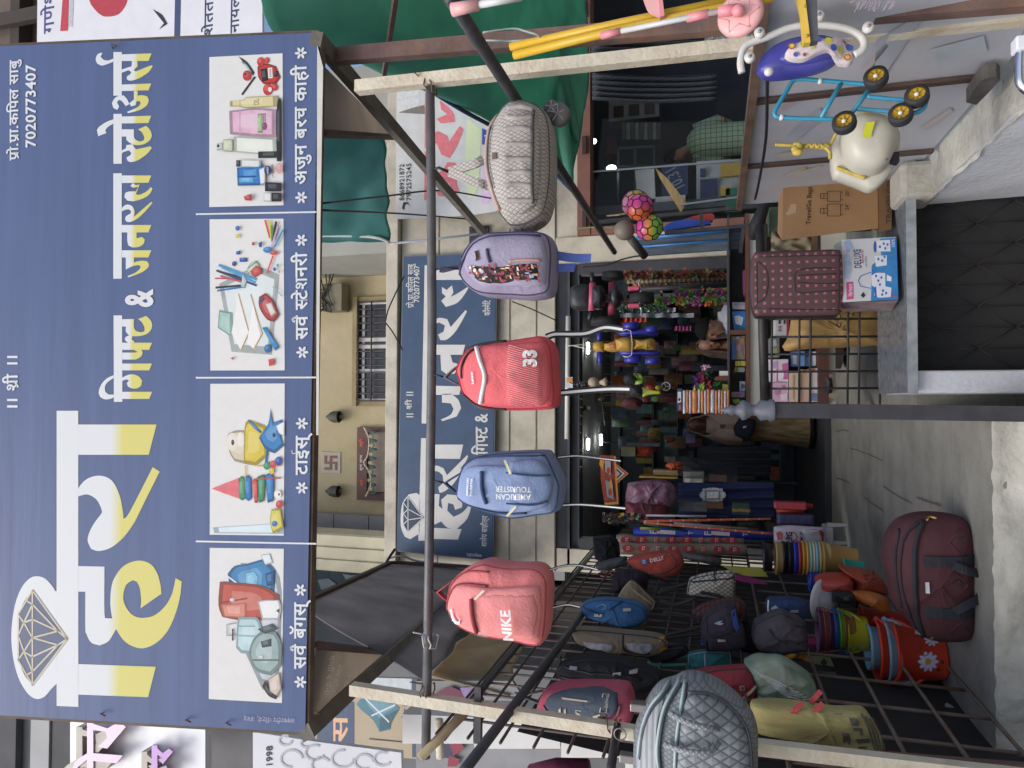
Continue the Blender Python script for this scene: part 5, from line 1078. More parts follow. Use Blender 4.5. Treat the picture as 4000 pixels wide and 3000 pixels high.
straps(g.t,[P(*q(2,1,222,527),YB),P(*q(2,1,280,508),YB),P(*q(2,1,400,507),YB+.02),P(*q(2,1,490,500),YB+.04),P(*q(2,1,600,464),YB+.06),P(*q(2,1,718,478),YB+.06)],.03);straps(g.t,[P(*q(2,1,318,888),YB),P(*q(2,1,420,878),YB+.02),P(*q(2,1,540,868),YB+.04),P(*q(2,1,650,862),YB+.05),P(*q(2,1,762,864),YB+.05)],.03)
# ---- lavender one
z=Z(1,1)
g=Pill('backpack','lavender school backpack with a patterned pocket, beside the grey duffel','backpack',YB,
  z((1345,110),(1352,55),(1385,-20),(1440,-85),(1520,-125),(1620,-132),(1720,-138),(1860,-134),(1920,-115),(1945,-60),(1952,20),(1945,150),(1936,235),(1900,268),(1800,283),(1680,276),(1560,271),(1460,255),(1395,210),(1358,165)),.20,.03,group=BG)
LV1,LV2,LVD=fab('lavender_fabric','9690a6'),fab('lavender_light','a19bb0'),fab('lavender_dark','4a4560')
g.edge=LVD;g.body(LV1)
g.patch('front_panel',z((1400,90),(1420,10),(1490,-60),(1620,-95),(1800,-100),(1900,-80),(1925,40),(1910,200),(1850,225),(1700,225),(1530,222),(1440,160)),.022,LV2)
g.patch('pocket',z((1435,95),(1500,100),(1570,105),(1660,105),(1780,84),(1890,80),(1890,188),(1780,196),(1650,212),(1540,208),(1475,175)),.026,m('pocket_black','262022',.7))
r_=random.Random(11);dcs=[[] for _ in range(4)]
for k in range(96):
    x,y=1450+r_.random()*430,100+r_.random()*95
    if x<1500 and y>150:continue
    s_=r_.uniform(8,15);kind=r_.randrange(3)
    if kind==0:pg=ell(x,y,s_*.8,s_*.8,8)
    elif kind==1:pg=[(x-s_,y-s_*.35),(x+s_,y-s_*.35),(x+s_,y+s_*.35),(x-s_,y+s_*.35)]
    else:pg=[(x-s_*.3,y-s_),(x+s_*.3,y-s_),(x+s_*.9,y+s_),(x-s_*.2,y+s_*.6)]
    dcs[0 if k % 9<7 else 1 if k % 9==7 else 2+(k//9) % 2].append(z(*pg))
for nm,c_,dd,of in (('pocket_print','a5525a',dcs[0],.0285),('pocket_print','d9d596',dcs[1],.0295),('pocket_print','9cc3de',dcs[2],.0302),('pocket_print','d8d5d0',dcs[3],.0307)):
    o=g.decal(nm,dd,m('pp_'+c_,c_,.7),of);
    if c_=='a5525a':o['kind']='stuff'
g.seam('piping',z((1700,76),(1780,68),(1890,66)),.005,m('piping_peach','c79a86',.6),off=.024);g.seam('zip',z((1565,0),(1572,40),(1586,85)),.007,LVD,off=.025);pull(g,z((1590,95))[0],dx=18,dy=5);pull(g,z((1795,212))[0],dx=14,dy=8)
g.seam('seam',z((1350,150),(1400,40),(1460,-45),(1600,-95),(1880,-100)),.005,LVD,off=.004)
g.decal('badge',[z((1485,12),(1508,8),(1515,70),(1495,75))],m('badge_black','26221e',.5),.03);g.seam('badge_mark',z((1492,25),(1500,60)),.003,m('badge_gold','b08a3a',.5),off=.034)
for y_,x1 in ((14,1985+185),(78,1985+80)):
    b=MB();b.strap(crom([P(*q(1,1,1935,y_-20 if y_<50 else y_),YB),P(*q(1,1,2050,y_-2),YB+.02),P(*q(1,1,x1,y_),YB+.02)],4),.038 if y_<50 else .036,.004,(1,0,0));b.build('strap',fab('blue_web','5a70b4'),g.t)
hang(g.t,P(*q(1,1,1345,90),YB),P(1684,1058,YB),WIRE);b=MB();b.strap([P(*q(1,1,1348,60),YB),P(*q(1,1,1210,95),YB),P(*q(1,1,1190,92),YB)],.02,.004,(1,0,0));b.build('handle',LVD,g.t)
# ---- grey duffel on wheels
z=Z(1,0)
GR=pattern('grey_mesh_fabric','diamond','b3aea7','85817b',(55,32),.85,.4,width=.10)
GRP=fab('grey_plain','a29e98');GRD=fab('grey_trim','5f5d5c')  # plain grey, and a darker grey for piping, rib edge and wheel housing
g=Pill('duffel_bag','grey mesh patterned travel duffel on wheels, rightmost of the bags under the pipe','duffel bag',YB+.05,
  z((1512,1080),(1525,960),(1550,860),(1600,770),(1659,700),(1720,680),(1820,698),(1885,740),(1918,800),(1936,900),(1941,1100),(1935,1250),(1910,1380),(1868,1450),(1780,1500),(1690,1512),(1640,1470),(1590,1390),(1555,1280),(1522,1180)),.26,.03,p=3.6,wr=.016)
g.edge=GRD;g.body(GR)
g.patch('front_pocket',z((1610,1090),(1620,850),(1680,760),(1780,740),(1860,790),(1890,950),(1890,1200),(1860,1370),(1780,1430),(1690,1420),(1630,1330)),.025,GR)
for y in (790,850,935,1030,1115,1200,1280,1360):g.seam('rib',z((1690,y),(1760,y+12*math.sin(y)),(1848,y)),.012,GRP,off=.022)
g.seam('rib_edge',z((1850,800),(1852,950),(1850,1200),(1848,1370)),.008,GRD,off=.024)
g.seam('zip',z((1600,770),(1560,880),(1545,1000),(1552,1150),(1575,1280),(1620,1400)),.010,m('peach_zip','b79c90',.6),off=.008);g.seam('zip',z((1572,880),(1558,1000),(1566,1150),(1588,1270)),.004,GRD,off=.014)
g.decal('label',[z((1607,1075),(1633,1075),(1633,1120),(1607,1120))],m('label_brown','6b5650',.6),.03)
pk=P(*q(1,0,1252,1115),YB)
for a_,c_ in (((1490,1030),(1420,1060)),((1512,1205),(1430,1180))):
    b=MB();b.strap(crom([pk,P(*q(1,0,*c_),YB-.03),P(*q(1,0,*a_),YB-.02),P(*q(1,0,a_[0]+110,a_[1]+5),YB-.08)],4),.04,.012,(1,0,.4));b.build('handle',GR,g.t)
hang(g.t,pk,P(1684,665,YB),m('black_cable','1d1d20',.5),.007)
for (x,y,r_) in ((262,705,.035),(305,745,.05)):
    c=P(*q(2,0,x,y),YB+.06);b=MB();b.lathe([(.001,-.02),(r_,-.018),(r_,.018),(.001,.02)],18,c,Matrix.Rotation(math.radians(75),3,'X'));wh=b.build('wheel',m('wheel_grey','6f6d6c',.5),g.t)
    for k in range(5):
        a=k*2*math.pi/5;b=MB();b.beam(c+Vector((0,-.024,0)),c+Vector((r_*.8*math.cos(a),-.024,r_*.8*math.sin(a))),.006,.004);b.build('spoke',m('spoke_pale','9b9998',.5),wh)
b=MB();b.box(P(*q(2,0,275,770),YB+.04),P(*q(2,0,240,690),YB+.1),.01);b.build('wheel_housing',GRD,g.t)
# ================================================================== left rack and the goods on the floor
XG=-1.55
def yat(x,y,X=-1.45):return PX(x,y,X).y
GB=m('rack_iron','4a4340',.7,.3,12,.3,60,dirt=.5,dcol='7a5138')
t=thing('wire_rack',(XG,5.0,.62),'rusty wire mesh rack running back along the left side of the shop floor','rack')
def rk(b):
    y=3.15
    while y<7.75:b.tube([(XG,y,1.6),(XG,y,3.1 if y>3.3 else 2.3)],.0075,6);y += .155
    z_=1.6
    while z_<3.15:b.tube([(XG+.012,3.1,z_),(XG+.012,7.75,z_)],.0075,6);z_ += .155
def rk2(b):
    for k in range(15):b.tube([(XG,2.6+.36*k,.3 if k<5 else .61),(XG,2.6+.36*k,1.6)],.010,6)
    for k in range(6):b.tube([(XG+.016,2.5,.36+.25*k) if k<2 else (XG+.016,2.5,.36+.25*k),(XG+.016,4.3 if k<1 else 7.75,.36+.25*k)],.010,6)
part('lower_mesh',m('rack_iron_low','62574f',.7,.3,12,.3,60,dirt=.6,dcol='7a5138'),t,rk2)
part('mesh',GB,t,rk)
part('top_rail',BLK,t,lambda b:b.beam((XG,3.1,3.12),(XG,7.75,3.12),.03,.03))
solo('dark_backing',m('backing_dark','2c2b2b',.8,.3,3,.3,10),'added dark sheet standing in for the unlit space behind the wire rack','sheet',lambda b:b.grid(lambda u,v:(XG-.12+.05*noise.noise((u*4,v*4,0)),2.45+5.2*u,.02+(2.0 if u<.17 else 2.85)*v),30,10))  # added sheet, its dark colour stands for the unlit space behind the mesh
rod('floor_strip',m('granite_strip','8d8f8e',.5,.2,8,dirt=.5),[P(*q(3,2,1030,1150),5.0),P(*q(3,2,1180,1290),4.5)],.03,'loose grey stone strip at the foot of the wire rack','strip')
rod('yellow_tube',m('yellow_plastic','d3c93e',.4),[P(*q(3,2,1082,1600),3.3),P(*q(3,2,1200,1632),3.3)],.012,'short yellow plastic tube by the rusty upright','tube')
# -- big quilted bag, lower left
z=Z(2,2)
QG=pattern('quilted_silver','diamond','84888c','5d6166',(27,17),.5,.8,width=.10)
QF=pattern('fine_mesh_silver','diamond','80858a','666b70',(60,36),.5,.4,width=.12)
QS=pattern('ribbed_silver','stripe','9a9ea2','7d8185',(40,45),.5,.6,width=.2)
g=Pill('suitcase','big silver grey quilted soft suitcase clipped to the left post, cut by the picture edge','suitcase',2.75,
   z((1050,1080),(1130,1045),(1250,1060),(1370,1120),(1480,1210),(1555,1300),(1592,1400),(1594,1560),(1590,1700),(1550,1850),(1400,1930),(1100,1940),(880,1900),(800,1780),(790,1650),(797,1400),(830,1300),(890,1185),(960,1110)),.24,.03,p=3.8,wr=.012)
g.body(QF)
g.patch('side_panel',z((850,1330),(900,1230),(1000,1130),(960,1300),(965,1500),(940,1620),(880,1660),(820,1640),(815,1480)),.012,QS)
g.patch('quilted_panel',z((1150,1090),(1240,1095),(1360,1160),(1470,1260),(1530,1380),(1550,1560),(1540,1750),(1440,1860),(1150,1880),(1060,1800),(1085,1450),(1110,1200)),.03,QG)
ZC,ZD=m('zip_pale','a3b5b6',.4),m('zip_dark','3a4146',.5)
for pts in (((1125,1050),(1100,1200),(1075,1400),(1065,1700)),((1090,1055),(1000,1180),(960,1400),(970,1560),(930,1650)),((1020,1080),(920,1180),(860,1320),(835,1500))):
    g.seam('zip',z(*pts),.006,ZC,off=.012);g.seam('piping',z(*[(x+14,y+6) for x,y in pts]),.004,ZD,off=.01)
g.seam('piping',z((1150,1085),(1290,1105),(1420,1190),(1520,1330),(1545,1560)),.005,ZD,off=.02)
HN=pattern('handle_weave','diamond','92979a','6d7276',(50,50),.6,.5,width=.15)
for pts in (((1040,1200),(1150,1215),(1270,1245),(1335,1290),(1345,1330)),((1010,1375),(1150,1375),(1280,1378),(1340,1350),(1345,1310))):
    b=MB();b.tube(crom([g.S(a,.02+.05*math.sin(math.pi*min(1,k/3.0))) for k,a in enumerate(z(*pts))],5),.011,8);b.build('handle',HN,g.t)
for c in z((820,1270),(750,1600)):
    b=MB();c_=P(*c,2.72);b.box(c_+Vector((-.01,-.02,-.03)),c_+Vector((.02,.02,.03)),.004);cl=b.build('clip',m('clip_steel','7f7a76',.4,.2,metal=.5),g.t)
b=MB();c_=P(*q(2,2,700,1440),2.72);b.tube([c_+Vector((.022*math.cos(a),0,.022*math.sin(a))) for a in [2*math.pi*k/16 for k in range(16)]],.003,6,True);b.build('ring',m('clip_steel','7f7a76',.4,.2,metal=.5),g.t)
# -- pink and grey school bag
g=Pill('backpack','pink and grey school backpack printed M3, hanging at the near end of the rack','backpack',3.35,
   z((170,1250),(200,1170),(270,1120),(400,1103),(560,1105),(700,1108),(760,1118),(795,1200),(796,1290),(765,1360),(730,1382),(600,1370),(450,1340),(300,1312),(205,1300)),.18,.02,wr=.016)
RS,RG=fab('rose_fabric','b0566a'),fab('denim_grey','515a68')
g.body(RS)
g.patch('front_panel',z((240,1195),(275,1140),(390,1108),(560,1106),(640,1110),(700,1125),(708,1200),(685,1250),(560,1266),(400,1262),(285,1240)),.02,RG)
g.seam('zip',z((235,1200),(285,1250),(400,1275),(560,1280),(690,1262),(720,1190)),.006,m('zip_rose','7d4a55',.5),off=.008);g.seam('zip',z((200,1240),(300,1290),(500,1310),(640,1310)),.006,m('zip_rose','7d4a55',.5),off=.006)
CB=m('bag_print_cream','b9b3a0',.6)
g.text('lettering','M°3',z((478,1240))[0],z((478,1208))[0],CB,20,.026,.02);g.decal('print_bars',[z((338,1210),(352,1195),(356,1250),(344,1255)),z((372,1210),(384,1198),(388,1252),(376,1255)),z((355,1135),(520,1150),(520,1158),(360,1146)),z((555,1240),(600,1228),(603,1234),(558,1266))],CB,.026)
g.text('lettering','fashion',z((648,1190))[0],z((648,1125))[0],CB,12,.026,.01)
g.seam('print_frame',z((600,1220),(612,1120),(650,1120),(638,1222)),.003,CB,off=.024,sm=1,closed=True)
b=MB();b.strap(crom([P(*q(2,2,190,1240),3.3),P(*q(2,2,80,1190),3.3),P(*q(2,2,200,1160),3.3)],4),.03,.005,(0,1,0));b.build('handle',fab('grey_web','6d6a6c'),g.t);hang(g.t,P(*q(2,2,90,1190),3.3),P(*q(2,2,20,1170),3.3),WIRE)
def rb(label,pts,col,D=.14,cat='handbag',X=-1.45,name=None,seams=(),sc='2a2a2d',ztabs=(),wr=.022,p=3.5,cord=(),d=None,dark=None,bulge=.02):
    pts=z(*pts);cx,cy=sum(a[0] for a in pts)/len(pts),sum(a[1] for a in pts)/len(pts)
    g=Pill(name or cat.replace(' ','_'),label,cat,d or yat(cx,cy,X),pts,D,bulge,p=p,wr=wr,wf=9)
    g.edge=m('edge_'+sc,sc,.6)
    g.body(col if not isinstance(col,str) else fab('cloth_'+col,col))
    for s_ in seams:g.seam('zip',z(*s_),.006,m('zip_'+sc,sc,.5),off=.002)
    for a in ztabs:pull(g,z(a)[0],dx=15,dy=5)
    for c in cord:b=MB();b.tube(crom([P(*q(2,2,*a),g.C.y+.01) for a in c],5),.011,6);b.build('strap',m('cord_'+(dark or '1f1f22'),dark or '1f1f22',.7),g.t)
    return g
g=rb('black backpack with two white zip pulls on the rack, beside the khaki trolley bag',[(290,1000),(350,958),(480,925),(700,940),(860,990),(955,1030),(975,1080),(900,1140),(760,1132),(600,1098),(420,1080),(300,1050)],'26272d',.2,'backpack',seams=[((350,970),(500,990),(700,1000),(850,1040)),((330,1030),(500,1040),(700,1060))],sc='15151a',ztabs=[(700,992),(800,990),(420,968)])
b=MB();b.strap(crom([P(*q(2,2,300,1000),g.C.y),P(*q(2,2,315,940),g.C.y),P(*q(2,2,260,1010),g.C.y)],4),.04,.008,(0,1,0));b.build('handle',STRAP,g.t)
g=rb('khaki and camouflage school backpack with yellow tags, in the middle of the rack',[(370,760),(440,745),(600,755),(740,770),(900,785),(990,805),(1015,830),(1010,880),(960,915),(850,915),(700,900),(560,880),(430,840),(385,800)],'7b7264',.18,'backpack',seams=[((400,780),(420,830)),((730,775),(740,850),(800,880),(900,885))],sc='1d1d20')
g.patch('camouflage_pocket',z((470,810),(640,812),(680,840),(640,868),(500,858)),.012,m('camo','8c8f98',.8,.45,30));g.patch('camouflage_pocket',z((750,810),(900,820),(930,850),(880,880),(780,862)),.012,m('camo','8c8f98',.8,.45,30));g.patch('mesh_pocket',z((500,850),(620,850),(625,868),(540,866)),.014,m('pocket_black','262022',.7))
for a in ((980,805),(985,862),(720,893)):g.decal('tag',[z((a[0]-22,a[1]-8),(a[0]+20,a[1]-10),(a[0]+22,a[1]+8),(a[0]-20,a[1]+12))],m('tag_yellow','c99a2a',.6),.012)
g=rb('bright blue drawstring backpack high on the rack',[(450,605),(480,575),(580,555),(700,560),(830,592),(875,630),(880,685),(840,726),(770,742),(650,720),(520,682),(455,648)],'3f6d9f',.17,'backpack',seams=[((470,600),(560,625),(600,650)),((640,610),(690,580),(720,565))],sc='2a3a52',ztabs=[(755,608),(575,640)])
g.seam('print_ring',z((560,590),(600,575),(625,590),(600,605)),.003,m('print_blue','8aa9c8',.6),off=.004)
g=rb('worn khaki cloth pouch with a zip, between the blue backpack and the black sling',[(685,552),(720,490),(765,440),(800,452),(870,520),(930,580),(920,620),(900,642),(850,610),(760,560)],'867d68',.08,'pouch',seams=[((790,490),(850,540),(915,590))],sc='b3ab98')
g=rb('dark plum sling bag hanging high on the rack beneath the red bag',[(655,395),(720,368),(870,380),(886,430),(872,520),(760,525),(640,512)],'332b34',.1,'sling bag',seams=[((690,400),(700,500))],cord=[((880,420),(960,430),(1020,460)),((560,400),(640,410))])
g=rb('brick red shoulder bag with blue D badge, far end of the rack',[(742,312),(780,285),(900,258),(1050,248),(1102,268),(1116,340),(1080,400),(980,415),(880,385),(785,350)],'a0483f',.16,'shoulder bag',seams=[((790,340),(860,370),(960,375),(1040,350),(1060,310),(1030,262)),((890,385),(1000,370),(1090,320))],sc='6d3a35',X=-1.2)
g.decal('badge',[z((842,292),(885,288),(888,315),(848,320))],m('badge_blue','35558f',.5),.008);g.text('lettering','DELLS',z((908,304))[0] if 0 else z((905,306))[0],z((990,288))[0],m('bag_print_white','c9c2bd',.6),12,.012,.03);g.text('lettering','D',z((858,313))[0],z((876,310))[0],m('bag_print_white','c9c2bd',.6),12,.012,.03)
g=rb('white handbag with a small grey dotted check and long black straps',[(1132,530),(1145,450),(1172,420),(1300,390),(1442,378),(1452,460),(1440,556),(1320,552)],pattern('cream_dot','diamond','bab6a8','6d6a62',(38,26),.7,.2,width=.12),.14,seams=[((1310,385),(1320,430)),((1160,440),(1300,420),(1440,410))],X=-1.2,cord=[((1150,460),(1080,480),(960,510)),((1150,500),(1060,500),(950,525))])
g=rb('maroon pleated bag partly behind the black and blue bag',[(1170,645),(1230,600),(1340,570),(1450,552),(1515,600),(1527,690),(1440,720),(1300,700),(1190,720)],pattern('maroon_pleat','stripe','5a2f30','3f2122',(30,34),.8,.4,width=.2),.16,X=-1.3)
g=rb('black and royal blue shoulder bag with bird print and long black straps',[(1222,790),(1228,700),(1262,650),(1380,590),(1452,600),(1470,700),(1500,740),(1520,850),(1440,882),(1260,885)],'39343f',.2,'shoulder bag',seams=[((1260,660),(1280,760),(1400,740),(1490,700)),((1270,870),(1260,790))],sc='1a1a1d',ztabs=[(1358,785)],X=-1.3,cord=[((1230,700),(1100,660),(980,650)),((1230,740),(1120,770),(990,800)),((1230,790),(1100,800),(1000,815)),((1180,560),(1060,600),(960,570))])
g.decal('blue_panel',[z((1415,615),(1445,605),(1470,720),(1450,735),(1432,700))],m('royal_blue','3d56a8',.7),.01);g.decal('bird_print',[softpoly(z((1310,680),(1340,665),(1370,660),(1350,675),(1372,680),(1345,690)),2)],m('bird_grey','9aa3b5',.6),.01)
b=MB();b.grid(lambda u,v:P(*q(2,2,1225+85*u,800+50*v+20*(1-u)*(v-.5)),g.C.y-.06+.02*math.sin(v*18)),8,16);b.build('blue_lining',m('royal_blue','3d56a8',.7),g.t)
g=rb('small teal handbag with pale stripes on teal cords',[(1140,912),(1250,890),(1416,892),(1428,990),(1260,1012),(1138,1010)],'2f6a6c',.1,X=-1.5,seams=[((1250,900),(1258,1005))],sc='7d8ea0',cord=[((1150,930),(1000,955),(880,975)),((1150,985),(1000,990),(880,985))],dark='3a7a78')
g.decal('stripe',[z((1205,900),(1220,898),(1232,1008),(1216,1010)),z((1250,896),(1258,895),(1266,1006),(1258,1007))],m('pale_stripe','9fb0c0',.6),.006)
g=rb('dark red handbag with cream bands above the quilted suitcase',[(1110,1042),(1280,1010),(1420,996),(1520,990),(1562,1040),(1590,1130),(1562,1240),(1520,1248),(1350,1150),(1180,1070)],'8f3a40',.14,X=-1.5)
g.decal('cream_band',[z((1280,1012),(1312,1006),(1345,1110),(1322,1120))],m('cream_trim','c2ab92',.7),.008);g.seam('cream_piping',z((1575,1105),(1520,1150),(1470,1190)),.008,m('cream_trim','c2ab92',.7),off=.006);g.decal('badge',[z((1468,1080),(1500,1076),(1506,1110),(1474,1114))],m('badge_beige','b0a48c',.6),.01);g.decal('badge_mark',[z((1480,1086),(1494,1084),(1498,1102),(1484,1104))],m('badge_dark','4a4440',.6),.013)
g=rb('black cloth pouch behind the khaki school backpack',[(870,900),(960,880),(1120,860),(1150,900),(1010,960),(900,960)],'1d1e22',.12,'pouch',X=-1.5)
g=rb('black knapsack with dangling straps behind the black and blue shoulder bag',[(1440,720),(1520,690),(1640,700),(1665,800),(1640,880),(1540,900),(1450,860)],'212226',.18,'knapsack',X=-1.45,cord=[((1500,880),(1300,890),(1150,905)),((1540,700),(1380,560),(1220,520))])
g=rb('black polythene bundle hanging at the top of the far rack',[(525,160),(640,150),(690,200),(700,300),(620,340),(540,300)],'1b1c20',.16,'bundle',X=-1.3,wr=.04)
g=rb('dim grey strap bag hanging over the dull green packets',[(540,340),(620,310),(740,285),(760,330),(640,370),(560,365)],'55565a',.1,'sling bag',X=-1.35)
# -- goods lower on the rack
z=Z(3,2)
g=rb.__wrapped__ if hasattr(rb,'__wrapped__') else None
def rc(*a,**k):return rb(*a,**k)
g=rc('charcoal grey backpack low on the rack, above the yellow bucket',[(0,655),(80,632),(150,660),(230,700),(250,780),(255,880),(150,890),(60,905),(-60,880),(-110,800),(-90,700)],'4a464c',.22,'backpack',X=-1.3,seams=[((120,660),(150,690),(240,720)),((0,720),(60,780),(240,800))])
g=rc('navy blue handbag with a white crest, low behind the charcoal backpack',[(-20,590),(0,552),(150,548),(262,575),(270,640),(230,690),(60,640),(-20,640)],'2b3d60',.12,X=-1.2,ztabs=[(160,615)])
g.decal('crest',[softpoly(z((10,600),(40,580),(70,600),(60,620),(25,625)),2)],m('crest_grey','8a97ad',.6),.008);g.seam('white_trim',z((0,560),(-5,600),(0,640)),.005,RFL,off=.006)
CLR=m('clear_plastic','b9c0b6',.15,.3,8,.8,12,spec=.6)
FLW=m('leafy_print','8aa08a',.35,.5,9,.7,14,dirt=.4,dcol='9a5560')
g=Pill('wrapped_bundle','clear plastic parcel of leafy printed cloth on the rack','parcel',4.1,z((-160,960),(-80,925),(0,930),(90,935),(200,1000),(280,1062),(312,1130),(320,1192),(200,1212),(0,1200),(-90,1185),(-130,1080)),.22,.03,p=3,wr=.045,wf=6);g.body(FLW)
for k in range(5):g.seam('crease',z((-100+40*k,980+30*k),(40+30*k,1040+25*k),(150+30*k,1080+20*k)),.006,CLR,off=-.001)
YM=m('yellow_mat','948c5c',.85,.35,3,.5,30,stretch=(6,1,1));YG=m('mat_grey','55554c',.8,.15,8)
g=Pill('floor_mat','rolled yellow plastic floor mat with a grey key border, standing by the rusty upright','mat',3.45,z((-120,1225),(0,1212),(220,1235),(430,1265),(600,1265),(650,1302),(700,1385),(752,1500),(742,1556),(600,1538),(480,1512),(200,1470),(0,1437),(-100,1410)),.12,.01,p=4,wr=.018);g.body(YM)
g.decal('key_border',[z((422,1272),(462,1275),(510,1400),(525,1510),(482,1505),(465,1400))],YG,.006)
g.decal('key_border',[z(*p_) for p_ in (((505,1290),(560,1295),(575,1340),(520,1335)),((530,1350),(590,1360),(600,1400),(580,1402),(572,1375),(535,1368)),((545,1420),(640,1425),(645,1450),(560,1450)),((560,1470),(620,1475),(625,1500),(570,1498)),((540,1510),(640,1520),(645,1532),(560,1525)))],YG,.007)
for k in range(4):g.seam('border_line',z((590+28*k,1275+18*k),(640+28*k,1380+18*k),(680+18*k,1530)),.004,YG,off=.003)
RIB=m('red_ribbon','b8474c',.6)
for a in ((165,1240),(295,1195),(300,1250)):
    b=MB();c=g.S(z(a)[0],.008);b.strap(crom([c+Vector((-.03,0,.01)),c+Vector((0,-.015,0)),c+Vector((.03,.0,-.03))],4),.022,.003,(0,0,1));b.build('ribbon',RIB,g.t)
# printed leaflet bags at the foot of the rack
t=thing('paper_bag',P(*q(3,2,380,1120),4.7),'white paper carrier with grey panels behind the mesh at floor level','paper bag')
part('sheet',m('paper_white','c9cacb',.7),t,lambda b:b.poly([P(*q(3,2,*p),4.75) for p in ((300,1120),(460,1140),(540,1245),(335,1225))],(0,.02,0)))
part('grey_print',m('paper_grey','55584f',.7),t,lambda b:(b.poly([P(*q(3,2,*p),4.74) for p in ((325,1035),(440,1040),(470,1115),(345,1110))],(0,.008,0))))
t=thing('gift_bag',P(*q(3,2,350,970),4.9),'sage green paper bag with a dark diamond emblem behind the mesh','paper bag')
part('sheet',m('sage_paper','8f9168',.7),t,lambda b:b.poly([P(*q(3,2,*p),4.95) for p in ((270,920),(400,930),(432,1010),(300,1005))],(0,.02,0)))
part('emblem',m('emblem_dark','3a3a38',.7),t,lambda b:b.poly([P(*q(3,2,*p),4.94) for p in ((362,950),(385,975),(362,998),(340,975))],(0,.005,0)))
solo('mustard_cloth',m('mustard','b98a2a',.8,.2,5),'folded mustard cloth behind the mesh next to the sage paper bag','cloth',lambda b:b.grid(lambda u,v:P(*q(3,2,0+270*u,890+100*v*(.4+.6*u)),5.0)+Vector((0,.03*math.sin(u*14+v*5),0)),16,8))
solo('pink_carton',m('magenta_card','a3265a',.6),'magenta carton beside the bucket of coloured rims','carton',lambda b:b.box(P(*q(3,2,255,910),5.3),P(*q(3,2,380,800),5.5),.01))
solo('grey_box_row',m('packet_grey','6f7a6c',.5,.3,12),'row of grey green packets seen through the rack','packets',lambda b:[b.box(P(*q(2,2,905+55*k,650),6.4),P(*q(2,2,950+55*k,560),6.5),.01) for k in range(3)]) if 0 else None
for k,(x0,y0,x1,y1,c,lb) in enumerate(((910,650,1050,545,'66705f','dull green packet on the shelf behind the blue backpack'),(900,790,1070,690,'6d715f','olive patterned packet behind the khaki backpack'),(880,540,1060,455,'a03c30','orange red carton behind the plum sling'),(1060,900,1230,530,'7d1d2b','crimson glittery cloth hanging behind the handbags'),(570,420,660,375,'6b2a2c','dark red card high behind the rack'),(605,800,690,720,'7d8a8c','grey steel bowl behind the blue backpack'),(1490,660,1640,500,'34383f','dark grey patterned box right of the white handbag'),(1560,640,1659,560,'2b4a7d','dark blue packet low behind the white handbag'))):
    solo('packet',m('packet_'+c,c,.5,.35,14,.4,20),lb,'packet',lambda b:b.box(P(*q(2,2,x0,y0),6.9),P(*q(2,2,x1,y1),7.0),.01))
# -- buckets -----------------------------------------------------------
def bucket(name,label,base,rim,hw,col,ratio=.74,handle=None,rimh=.025,deep=True,cat='bucket',group=None,low=0.0,yb=None,inner=None):
    """low = share of the wall hidden inside the one below"""
    pl_=P(*base,yb) if yb else PZ(*base,.605)
    d=pl_.y;top=P(*rim,d);H=top.z-pl_.z;Rr=hw*mpp(top);C0=Vector(((pl_.x+top.x)/2,d,pl_.z))
    t=thing(name,C0,label,cat,group);pm=m('plastic_'+col,col,.38,.05,4)
    r0=Rr*ratio;z0_=H*low
    def rad(h):return r0+(Rr-r0)*h/H
    def bd(b):b.lathe([(.001,z0_),(rad(z0_)*.98,z0_),(rad(z0_),z0_+.01),(rad(H*.93),H*.93),(Rr*1.02,H*.935),(Rr*1.04,H*.95),(Rr*1.04,H-.004),(Rr*1.02,H),(Rr*.985,H-.004),(rad(H*.9)*.96,H*.9)]+([(rad(z0_)*.95,z0_+.015),(.001,z0_+.014)]),40,C0)
    part('body',pm,t,bd)
    if handle:
        hc,ang,sw=handle;hm=m('plastic_'+hc,hc,.38,.05,4)
        a=math.radians(ang)
        pts=[C0+Vector((Rr*1.05*math.cos(tt)*math.cos(a)-Rr*1.05*math.sin(tt)*0,-Rr*1.12*math.sin(tt)*math.cos(math.radians(sw))+Rr*1.05*math.cos(tt)*math.sin(a),H*.93-Rr*1.1*math.sin(tt)*math.sin(math.radians(sw)))) for tt in [math.pi*k/18 for k in range(19)]]
        part('handle',hm,t,lambda b:b.tube(pts,.011,8))
        part('lug',hm,t,lambda b:(b.ball(pts[0],.018,8),b.ball(pts[-1],.018,8)))
    return t,C0,H,Rr,rad
z=Z(3,2)
t,C0,H,Rr,rad=bucket('bucket','big orange bucket printed with white daisies, outermost of its nested stack',z((1130,935))[0],z((795,905))[0],112,'d0432a',.78,('c43f2c',12,62))
def wallpt(px,off=.003):                          # photo pixel onto the bucket's wall
    r=ray(*px);o=CAM-C0;best=None
    tt=(C0-CAM).dot(F)/1.0;lo=tt*.7
    for k in range(500):
        s_=lo+tt*.4*k/500;p_=CAM+r*s_;h=max(0,min(H,p_.z-C0.z))
        if math.hypot(p_.x-C0.x,p_.y-C0.y) <= rad(h)+off:return p_
    return CAM+r*tt
def wdec(name,polys,mat,off=.003):
    b=MB()
    for p_ in polys:
        tri=tessellate_polygon([[Vector((a[0],a[1],0)) for a in p_]]);b.add([wallpt(a,off) for a in p_],tri)
    return b.build(name,mat,t)
DA,DY,DG_=m('daisy_white','d3cde0',.5),m('daisy_yellow','cf9a2c',.5),m('daisy_grey','6f5f70',.5)
